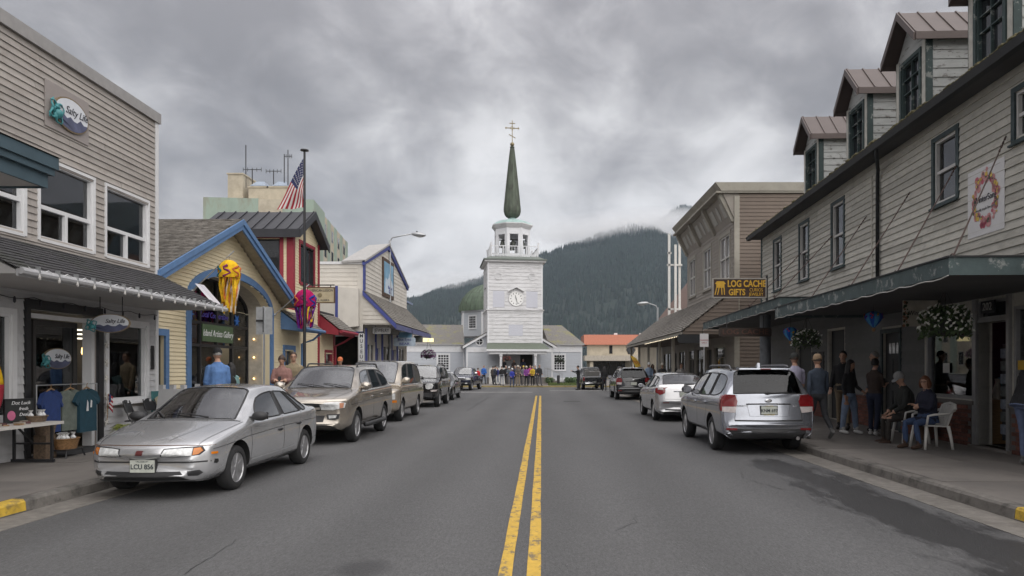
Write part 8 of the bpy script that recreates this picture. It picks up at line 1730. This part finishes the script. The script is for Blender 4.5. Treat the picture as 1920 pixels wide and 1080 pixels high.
def plastic_chair(loc, rz, label):
    t = thing('plastic_chair', label, 'chair', loc, rz, 'white plastic chairs'); m = mat('white_plastic', (.62,.61,.58), .45, .06, 3); q = MB(); q.hexa([(-.22,-.22,.41),(.24,-.24,.43),(.24,.24,.43),(-.22,.22,.41),(-.22,-.22,.435),(.24,-.24,.455),(.24,.24,.455),(-.22,.22,.435)]); q.build('seat', m, t)
    for sx, sy in ((1,1),(1,-1),(-1,1),(-1,-1)):
        q = MB(); q.tube([(sx*.20,sy*.21,.43),(sx*.235,sy*.245,.2),(sx*.255,sy*.265,0)], [.032,.028,.024], 8); q.build('leg', m, t, smooth='all')
    b = MB(); N_ = 8
    for k in range(6):
        y = -.19+.076*k; b.hexa([(-.20,y-.026,.44),(-.185,y-.026,.44),(-.185,y+.026,.44),(-.20,y+.026,.44),(-.34,y-.028,.82),(-.32,y-.028,.82),(-.32,y+.028,.82),(-.34,y+.028,.82)])
    b.tube([(-.32,-.24,.74),(-.35,-.18,.82),(-.36,0,.85),(-.35,.18,.82),(-.32,.24,.74)], .022, 8); b.build('backrest', m, t)
    for sg in (1,-1):
        q = MB(); q.tube([(-.31,sg*.24,.72),(-.15,sg*.29,.66),(.1,sg*.29,.645),(.2,sg*.27,.62),(.22,sg*.25,.44)], .022, 8); q.build('armrest', m, t, smooth='all')
plastic_chair((7.28,13.28,SWK), R(180), 'white plastic armchair under the seated woman in glasses'); plastic_chair((7.42,14.3,SWK), R(176), 'white plastic armchair under the seated man in a grey cap')
def sit_pose(knee=88): return ((84,knee,6,0),(84,knee,6,0))
person('seated man in grey cap, dark jacket and white shirt looking down', (7.38,14.3,SWK), 172, 1.78, cloth('dark_olive_jacket', (.022,.024,.022)), cloth('dark_brown_trousers', (.035,.03,.026)), cloth('brown_shoes', (.05,.028,.018)), hat=('cap', cloth('pale_grey_cap', (.28,.28,.28))), hair='grey', lean=10, sit=.47, legs=((80,78,8,0),(80,84,8,0)), arms=((6,6,50,16),(8,6,46,16)), jacket=.03, bulk=1.12, head_tilt=22, head_turn=20)
person('seated woman with glasses, navy jacket and jeans, arms folded', (7.22,13.28,SWK), 196, 1.66, cloth('navy_jacket', (.012,.014,.03)), cloth('mid_jeans', (.035,.06,.13)), cloth('brown_shoes', (.05,.028,.018)), hair='red', style='bob', lean=3, sit=.47, legs=((82,92,5,0),(82,86,5,0)), arms=((18,4,92,42),(14,4,84,42)), jacket=.03, bulk=1.18, fem=True, extra=glasses, head_turn=22)
person('person in black jacket and blue jeans with a walking stick at the shop window', (7.40,10.85,SWK), 12, 1.76, cloth('black_jacket', (.010,.010,.012)), cloth('blue_jeans', (.10,.13,.22)), cloth('grey_trainers', (.12,.12,.12)), lean=18, legs=((8,6),(2,4)), arms=((22,8,30,0),(12,10,20,0)), jacket=.045, bulk=1.15, hair='grey', extra=lambda t,tr,hands,HM,s,dz: MB().tube([tr(hands[0])+Vector((.02,0,.05)), Vector((.25,.25,.02))], .012, 6).build('walking_stick', M_black, t))
# left-hand sidewalk
person('man in blue shirt and dark cap facing the gallery entrance', (-7.1,15.6,SWK), 128, 1.86, cloth('sky_blue_shirt', (.10,.20,.42)), cloth('stone_trousers', (.12,.10,.08)), hat=('cap', BLK), hair='grey', legs=((5,4),(-5,6)), arms=((4,10,30,12),(4,8,24,0)), jacket=.02, bulk=1.15)
person('black-haired woman with black backpack and teal shirt by the gallery door', (-7.25,16.6,SWK), 110, 1.58, cloth('pale_teal', (.20,.34,.34)), BLK, hair='black', style='long', fem=True, extra=backpack(cloth('black_pack', (.012,.012,.012))), arms=((10,6,60,0),(10,6,60,0)))
person('woman in dusty-pink puffer jacket looking at her phone', (-6.42,17.6,SWK), -78, 1.76, cloth('dusty_pink_puffer', (.22,.115,.10)), BLK, hair='brown', style='bun', fem=True, arms=((18,10,78,28),(18,10,78,28)), jacket=.05, head_tilt=20, under=cloth('teal_top', (.03,.08,.09)), extra=phone(M_black))
person('man in tan jacket and glasses behind the pink-jacketed woman', (-6.45,18.5,SWK), -72, 1.86, cloth('tan_jacket', (.22,.175,.11)), cloth('stone_trousers', (.12,.10,.08)), hair='brown', jacket=.035, extra=glasses)
person('person in orange cap walking past the museum window', (-7.35,26.0,SWK), -85, 1.82, cloth('grey_fleece', (.14,.14,.14)), BLK, hat=('cap', cloth('orange_cap', (.55,.16,.06))), voxel=.018, jacket=.02)
person('dark-haired person walking by the red-trimmed house', (-7.2,24.2,SWK), 95, 1.68, cloth('dark_red_top', (.10,.02,.025)), BLK, hair='brown', style='long', voxel=.018, fem=True)
person('person in grey walking ahead of the orange cap', (-7.3,28.5,SWK), 92, 1.74, cloth('grey_fleece', (.14,.14,.14)), BLK, hair='grey', voxel=.018)
# crowd in front of the church: (px, foot y, height, coat, trousers, heading, hat, label)
FAR = [
 (896,725.5,1.62,(.42,.012,.02),(.03,.04,.09),70,None,'person in bright red coat walking towards the church'),
 (907,721,1.74,(.02,.10,.36),(.015,.015,.017),-60,None,'person in blue rain jacket near the blue pickup truck'),
 (928,722,1.68,(.03,.035,.05),(.02,.02,.025),20,None,'person in dark slate parka at the left of the church group'),
 (933.5,722,1.6,(.025,.03,.12),(.25,.27,.32),-160,None,'person in navy jacket and pale jeans in the church group'),
 (941,723.5,1.66,(.013,.013,.015),(.3,.32,.36),90,None,'person in black coat and pale trousers facing the church'),
 (949,721.5,1.7,(.014,.014,.017),(.015,.015,.017),-100,None,'person in long black coat in the church group'),
 (960,726,1.58,(.03,.045,.32),(.05,.07,.14),-70,'cap','person in royal blue jacket and white cap stepping off the kerb'),
 (966,722.5,1.7,(.02,.025,.05),(.02,.02,.025),-90,None,'person in dark navy behind the royal blue jacket'),
 (971,724,1.7,(.10,.085,.075),(.26,.21,.15),-85,'brim','person in taupe jacket and khaki trousers with sun hat'),
 (975.5,722,1.62,(.04,.03,.035),(.015,.015,.02),-95,None,'person in dark plum top in the church group'),
 (981.5,722.5,1.66,(.13,.13,.15),(.16,.15,.15),-90,'beanie','person in grey fleece and yellow beanie'),
 (987,723.5,1.64,(.20,.05,.24),(.015,.015,.018),-90,'brim','person in purple jacket with pale hat'),
 (994,721.5,1.74,(.32,.03,.16),(.04,.04,.06),-80,None,'person in magenta top with white vest'),
 (998.5,723,1.66,(.50,.33,.03),(.014,.014,.016),-110,None,'person in mustard-yellow jacket and black trousers'),
 (924,721.5,1.66,(.06,.05,.045),(.03,.03,.035),60,None,'person in brown jacket at the left edge of the church group'),
 (954.5,722,1.6,(.08,.10,.12),(.2,.2,.22),-90,'cap','person in blue-grey top and white cap between the dark coats'),
 (1003.5,722,1.72,(.045,.05,.06),(.03,.03,.035),-100,None,'person in dark grey jacket right of the mustard-yellow jacket'),
 (1011,723.5,1.78,(.018,.018,.02),(.07,.07,.08),-60,None,'person in black jacket by the church steps'),
]
hats = {'cap': cloth('white_hat', (.6,.6,.6)), 'beanie': cloth('yellow_beanie', (.6,.45,.08)), 'brim': cloth('pale_hat', (.5,.46,.4))}
for i, (u, v, h, c1, c2, hd, ht, lab) in enumerate(FAR):
    zf = 0 if v > 724.2 else .12; p = gnd(u, v, zf); p.y = min(p.y, 66.5) if zf else min(p.y, 60.6); p.x = (u-VU)*p.y/FPX
    person(lab, (p.x,p.y,zf), hd, h, cloth('far_%d' % i, c1), cloth('farp_%d' % i, c2), voxel=.03, jacket=.035, hat=(ht, hats[ht]) if ht else None, hair=['brown','grey','black','grey'][i % 4], legs=((random.uniform(2,16),random.uniform(2,14)),(random.uniform(-14,0),random.uniform(4,18))), arms=((random.uniform(-5,20),8,random.uniform(15,70),8),(random.uniform(-5,20),8,random.uniform(15,70),8)), fem=i % 2 == 0)
for i, (u, Y, h, c1, c2, hd, lab) in enumerate([(945,68.6,1.72,(.013,.013,.015),(.02,.02,.022),-95,'person in black standing on the church porch behind the post'), (963.5,68.9,1.66,(.03,.02,.018),(.1,.09,.08),-80,'long-haired person in brown on the church porch'), (981,69.6,1.74,(.02,.028,.06),(.015,.015,.02),-90,'person in navy jacket in the dark church doorway')]):
    person(lab, ((u-VU)*Y/FPX,Y,.74), hd, h, cloth('porch_%d' % i, c1), cloth('porchp_%d' % i, c2), voxel=.024, jacket=.03, hair=['black','brown','grey'][i], style=['short','long','short'][i], arms=((16,8,70,14),(16,8,60,14)))
for i, (u, Y, X, h, c1, c2, hd, ht, lab) in enumerate([
 (1084.5,53.0,None,1.78,(.012,.012,.014),(.013,.013,.016),175,None,'person in black holding a camera beside the grey pickup'), (1133,51.5,None,1.7,(.012,.012,.013),(.03,.03,.035),90,None,'person in black walking behind the grey pickup'),
 (1217,42,None,1.76,(.22,.29,.40),(.05,.05,.06),-95,'cap','person in pale blue shirt and white cap under the far awning'), (1223,43.5,None,1.68,(.3,.25,.22),(.04,.04,.05),-70,None,'person in beige top beside the pale blue shirt'), (1242,37.5,None,1.7,(.02,.02,.022),(.05,.05,.05),-100,'brim','person in black with tan sun hat under the far awning'),
 (1262,36,None,1.74,(.05,.05,.05),(.03,.03,.03),80,None,'person in dark grey near the black shop sign'), (1277,34.5,None,1.68,(.35,.34,.33),(.03,.03,.035),-90,None,'person in pale top near the far shop windows')]):
    zf = 0 if i < 2 else SWK; person(lab, ((u-VU)*Y/FPX,Y,zf), hd, h, cloth('mid_%d' % i, c1), cloth('midp_%d' % i, c2), voxel=.02, hat=(ht, hats[ht]) if ht else None, hair=['black','black','grey','brown','brown','black','brown'][i], jacket=.02, style='long' if i in (1,3) else 'short', arms=((70,10,40,10),(70,10,40,10)) if i == 0 else ((8,8,40,8),(8,8,40,8)))
# ------------------------------------------------------------------ small things on the sidewalks
M_wick = mat('wicker', (.22,.12,.05), .8, .4, 30, .8, 60); M_wick2 = mat('dark_wicker', (.13,.09,.06), .8, .4, 30, .8, 60); M_wrap = mat('cellophane_bundle', (.6,.6,.6), .25, .2, 20)
def goods_table():
    t = thing('trestle_table', 'white-topped trestle table of wares outside the greige shop', 'table', (-8.08,10.6,SWK)); m = MB(); m.box(-.36,.36,-1.0,.9,.60,.645); m.build('table_top', mat('table_white', (.50,.48,.45), .6, .08), t)
    for y in (-.8,.7):
        q = MB(); q.bar((-.3,y,.62),(-.3,y,.03),.035); q.bar((.3,y,.62),(.3,y,.03),.035); q.bar((-.34,y,.03),(.34,y,.03),.045); q.bar((-.3,y,.3),(.3,y,.3),.03); q.bar((0,y,.3),(0,y-.35*(1 if y > 0 else -1),.6),.025); q.build('trestle_leg', M_black, t)
    for i in range(26):
        x, y = random.uniform(-.28,.28), random.uniform(-.9,.8); w, d, h = random.uniform(.05,.12), random.uniform(.06,.14), random.uniform(.015,.05); k = i % 4; g_ = MB(); M = Matrix.Translation((x,y,.646+h/2)) @ Matrix.Rotation(random.uniform(0,3),4,'Z'); g_.cbox((0,0,0),(w,d,h),M)
        tag(g_.build('craft_item', mat('ware_%d' % k, [(.16,.07,.04),(.25,.15,.08),(.32,.29,.24),(.08,.03,.03)][k], .6, .3, 9), t))
goods_table()
def basket(loc, r, h, m, label, bundles=0, sx=1.4):
    t = thing('wicker_basket', label, 'basket', loc); q = MB(); q.lathe([(r*.8,0),(r*.9,h*.5),(r,h),(r*.94,h),(r*.84,h*.4),(.001,h*.3)], (0,0,0), 20, 0, None, 0, (1,sx)); q.build('basket_body', m, t, smooth=50); q = MB(); q.tube([(r*math.cos(a), r*sx*math.sin(a), h) for a in [6.283*i/20 for i in range(21)]], .012, 6); q.build('rim', m, t)
    for i in range(bundles): a = random.uniform(0,6.28); q = MB(); c = Vector((r*.5*math.cos(a), r*sx*.6*math.sin(a), h)); q.lathe([(.03,-.03),(.045,.02),(.014,.06),(.04,.1)], c, 7); q.build('wrapped_bundle', M_wrap, t)
basket((-8.02,11.3,SWK+.646), .13, .09, M_wick2, 'wicker basket standing on the trestle table', 7)
st = thing('plant_stand', 'low black wire stand holding the orange-brown basket', 'stand', (-8.02,12.0,SWK)); q = MB(); [q.bar((sx*.16,sy*.24,0),(sx*.14,sy*.2,.13),.02) for sx in (-1,1) for sy in (-1,1)]; q.box(-.15,.15,-.22,.22,.12,.14); q.build('frame', M_black, st)
basket((-8.02,12.0,SWK+.14), .17, .17, M_wick, 'orange-brown basket of wrapped bundles on the low stand', 9); basket((-8.2,11.75,SWK+.40), .14, .16, M_wick2, 'taller wicker basket by the table end', 0)
q = MB(); q.box(-.1,.1,-.13,.13,0,.395); o = q.build('crate', M_wick2); o.location = (-8.2,11.75,SWK+.002); tag(o, 'dark crate under the taller wicker basket', 'crate')
def chalkboard():
    t = thing('chalkboard_sign', 'chalkboard sign with pink shell drawing on the wares table', 'sign', (-8.12,11.05,SWK+.646)); F = Face((0,0,0),(.35,.94,0),(.94,-.35,0)); q = MB(); F.box(q,-.2,.2,-.015,.012,.02,.36); b = q.build('board', mat('slate', (.02,.022,.022), .8, .2), t); f = MB(); [F.box(f,*k) for k in ((-.22,-.2,-.02,.02,0,.38),(.2,.22,-.02,.02,0,.38),(-.2,.2,-.02,.02,0,.02),(-.2,.2,-.02,.02,.36,.38))]; f.build('frame', M_black, b)
    T = Face(F.p(0,.012,0),F.a,F.n); text('Dot Luck', .075, T, .02, .31, M_wfr, b, d=.002, shear=.25); text('fresh', .07, T, .06, .22, M_wfr, b, d=.002, shear=.25); text('Deal', .07, T, .06, .13, M_wfr, b, d=.002, shear=.25); s = MB(); ellipse_prism(s, T, -.12, .12, .06, .075, 0, .004, 14); s.build('shell_drawing', mat('chalk_pink', (.45,.12,.22), .8), b)
chalkboard()
def shirt(y, x, rz, col, label, pic=False, w=.46, h=.72):
    t = thing('hanging_tshirt', label, 'shirt', (x,y,1.27), R(rz), 'T-shirts hanging in the shop doorway'); q = MB(); n = 14
    pts = [(-.07,.0),(-.22,-.05),(-.36,-.22),(-.26,-.30),(-.215,-.22),(-.22,-h),(.22,-h),(.215,-.22),(.26,-.30),(.36,-.22),(.22,-.05),(.07,.0),(0,-.05)]; k = w/.46
    q.prism([(a*k,b) for a,b in pts], lambda a,b:(.03+.012*math.sin(a*30),a,b), lambda a,b:(-.03-.012*math.sin(a*22),a,b)); q.build('cloth', col, t)
    hg = MB(); hg.tube([(0,-.19,-.07),(0,-.08,.0),(0,0,.03),(0,.08,0),(0,.19,-.07)], .014, 6); hg.tube([(0,0,.03),(0,0,.08),(0,.02,.1),(0,.03,.085)], .005, 5); hg.build('hanger', M_wood, t)
    if pic:
        p = MB(); F = Face((.036,0,0),(0,1,0),(1,0,0)); p.prism([(-.09,-.40),(-.02,-.40),(-.03,-.25),(-.06,-.2)], lambda a,z:F.p(a,.008,z), lambda a,z:F.p(a,.012,z)); p.prism([(.03,-.34),(.08,-.34),(.09,-.22),(.05,-.2)], lambda a,z:F.p(a,.008,z), lambda a,z:F.p(a,.012,z)); p.build('sail_print', M_wfr, t)
shirt(12.12,-8.36,4,cloth('royal_tee',(.02,.045,.16)),'royal blue T-shirt hanging in the shop doorway'); shirt(12.62,-8.36,-6,cloth('sage_tee',(.13,.15,.13)),'sage grey T-shirt half hidden in the shop doorway'); shirt(12.98,-8.30,3,cloth('petrol_tee',(.012,.05,.075)),'petrol T-shirt with white sail print in the shop doorway',True,.52,.78)
rk = thing('clothes_rail', 'thin metal rail carrying the T-shirts in the doorway', 'rail', (-8.38,12.6,SWK)); q = MB(); q.tube([(0,-.8,0),(0,-.8,1.21),(0,.8,1.21),(0,.8,0)], .012, 8); q.build('rail', M_steel, rk)
def folding_chair(loc, rz, label):
    t = thing('folding_chair', label, 'chair', loc, R(rz), 'black folding chairs'); q = MB(); q.box(-.2,.2,-.2,.2,.43,.455); q.build('seat', M_black, t)
    for sg in (1,-1):
        q = MB(); q.tube([(.22,sg*.2,0),(-.12,sg*.2,.5),(-.24,sg*.18,.84)], .013, 6); q.build('leg', M_black, t); q = MB(); q.tube([(-.24,sg*.2,0),(.16,sg*.2,.44)], .013, 6); q.build('leg', M_black, t)
    q = MB(); n = 10; P = [(-.2*math.cos(math.pi*i/n), .66+.2*math.sin(math.pi*i/n)) for i in range(n+1)]; q.prism(P+[(.19,.60),(-.19,.60)], lambda y,z:(-.135-(z-.5)*.31,y,z), lambda y,z:(-.15-(z-.5)*.31,y,z)); b = q.build('backrest', M_black, t); l = MB(); l.cbox((-.2,0,.82),(.012,.05,.05)); l.build('price_tag', M_wfr, b)
folding_chair((-8.12,14.35,SWK), 12, 'black folding chair beside the variegated plant'); folding_chair((-8.12,15.1,SWK), -6, 'black folding chair beside the sand-dollar panel')
def plant(loc, r, h, m, label, n=90, pot=True, flowers=None):
    t = thing('potted_plant', label, 'plant', loc); z0 = h*.35 if pot else 0
    if pot: q = MB(); q.lathe([(r*.45,0),(r*.6,z0),(r*.52,z0)], (0,0,0), 14); q.build('pot', mat('terracotta_dark', (.10,.055,.035), .8), t, smooth=40)
    lv = MB()
    for i in range(n):
        a = random.uniform(0,6.283); L_ = random.uniform(.5,1)*r*1.3; d = Vector((math.cos(a),math.sin(a),0)); w = Vector((-d.y,d.x,0))*L_*.16; b = Vector((0,0,z0)); rise = random.uniform(.3,1)*(h-z0); p1 = b+d*L_*.45+Vector((0,0,rise)); p2 = b+d*L_+Vector((0,0,rise*random.uniform(.3,.9)))
        lv.add([b-w*.2,b+w*.2,p1+w,p1-w,p2], [(0,1,2,3),(3,2,4)])
    lv.build('foliage', m, t, fix=False, kind='stuff')
    if flowers:
        f = MB()
        for i in range(24): a = random.uniform(0,6.28); q = Vector((r*random.random()*math.cos(a), r*random.random()*math.sin(a), h*random.uniform(.7,1.05))); f.ball(q, .018, 5)
        f.build('blooms', flowers, t, kind='stuff')
plant((-8.1,13.85,SWK), .26, .42, mat('variegated_leaf', (.22,.25,.06), .6, .6, 25), 'variegated yellow-green potted plant below the shop window')
plant((-8.25,19.4,SWK), .25, .9, M_leaf, 'leafy tub plant with yellow flowers at the arch', 120, True, mat('yellow_bloom', (.6,.45,.05), .6)); plant((-8.3,17.9,SWK), .22, .75, M_leaf, 'slender green tub plant left of the gallery entrance', 90); plant((8.05,14.95,SWK), .3, .75, mat('bright_leaf', (.07,.14,.03), .6, .4, 20), 'bright green potted plant behind the seated man', 130)
t = thing('handheld_flag', 'small American flag stuck by the shop door', 'flag', (-8.38,13.72,SWK+.5)); q = MB(); q.tube([(0,0,0),(.02,0,.5)], .006, 5); q.build('stick', M_wood, t)
for k in range(7): q = MB(); q.hexa([(.02,.0+.006*k,.46-.04*k),(.03,.0+.006*k,.46-.04*k),(.03,.14,.40-.045*k),(.02,.14,.40-.045*k),(.02,.006*k,.495-.04*k),(.03,.006*k,.495-.04*k),(.03,.14,.44-.045*k),(.02,.14,.44-.045*k)]); q.build('stripe', MATS['flag_red' if k % 2 == 0 else 'flag_white'], t)
q = MB(); q.box(.031,.034,.004,.07,.34,.49); q.build('canton', MATS['flag_blue'], t)
sd_t = thing('sand_dollar_panel', 'teal panel with cream sand-dollar beside the shop corner', 'sign', (-8.32,15.45,SWK)); F = Face((0,0,0),(.5,.87,0),(.87,-.5,0)); q = MB(); F.box(q,-.16,.16,-.01,.01,.55,1.0); b = q.build('panel', mat('teal_panel', (.06,.19,.20), .6, .15), sd_t); q = MB(); ellipse_prism(q, F, 0, .77, .11, .12, .01, .016, 20); q.build('sand_dollar', mat('sand_cream', (.5,.45,.33), .7), b); q = MB(); [q.bar(F.p(x,-.02,0),F.p(x*.8,0,.6),.02) for x in (-.14,.14)]; q.build('easel_leg', M_wood, sd_t)
def aframe(loc, rz, label, lines):
    t = thing('sandwich_board', label, 'sign', loc, R(rz), 'white plastic sandwich boards'); m = mat('board_white', (.48,.48,.49), .5, .05)
    for sg in (1,-1):
        q = MB(); q.hexa([(-.30,sg*.26,0),(.30,sg*.26,0),(.30,sg*.23,0),(-.30,sg*.23,0),(-.30,sg*.05,1.05),(.30,sg*.05,1.05),(.30,sg*.02,1.05),(-.30,sg*.02,1.05)]); b = q.build('panel', m, t)
        for i, l in enumerate(lines):
            if sg < 0: z = .85-.16*i; text(l, .11, Face((0,-.055-.20*(1-z/1.05),0),(1,0,0),(0,-1,0)), 0, z, M_ink, b, d=.012, sx=.8)
    for x in (-.26,0,.26): q = MB(); q.box(x-.05,x+.05,-.04,.04,1.04,1.14); q.build('handle', m, t)
aframe((-7.85,15.15,SWK), -12, 'white plastic sandwich board near the gallery side door', []); aframe((-7.5,16.1,SWK), 20, 'white plastic sandwich board nearer the gallery arch', [])
ws = thing('striped_windsock', 'yellow and red windsock hanging at the first shop window', 'windsock', (-8.31,10.72,1.35))
for z0, z1, c in ((.05,.40,'sun_yellow'),(-.45,.05,'flag_red')): q = MB(); q.lathe([(.16*math.cos(max(-1,min(1,z/.5))*1.3)+.01, z) for z in [z0+(z1-z0)*i/6 for i in range(7)]], (0,0,0), 14); q.build('sock_band', MATS[c], ws, smooth='all')
q = MB(); q.tube([(0,0,.4),(0,0,1.55)], .005, 4); q.build('cord', M_black, ws)
# lawn edge and bollard before the church
gr = MB()
for i in range(2600):
    x, y = random.uniform(.6,5.4), random.uniform(62.0,66.5); h = random.uniform(.08,.30); a = random.uniform(0,6.28); dx, dy = .025*math.cos(a), .025*math.sin(a); gr.add([(x-dx,y-dy,.12),(x+dx,y+dy,.12),(x+random.uniform(-.08,.08),y+random.uniform(-.08,.08),.12+h)], [(0,1,2)])
tag(gr.build('grass', mat('rough_grass', (.11,.15,.045), .8, .4, 6), fix=False), 'rough grass strip in front of the church right wing', 'grass', kind='stuff')
t = thing('bollard', 'short black bollard on the church lawn edge', 'bollard', (pt(1047,690,63).x,63,.12)); q = MB(); q.lathe([(.13,0),(.13,.8),(.10,.88),(.001,.9)], (0,0,0), 14); q.build('post', M_black, t, smooth=40)
for i, (u, Y) in enumerate(((1030,65.5),(1066,65.8),(1078,65.2))): plant((pt(u,690,Y).x,Y,.12), .5, .7, M_leaf, ['flowering shrub by the church steps','low shrub in the middle of the church lawn','low shrub at the right end of the church lawn'][i], 140, False, mat('yellow_bloom', (.6,.45,.05)) if i == 0 else None)
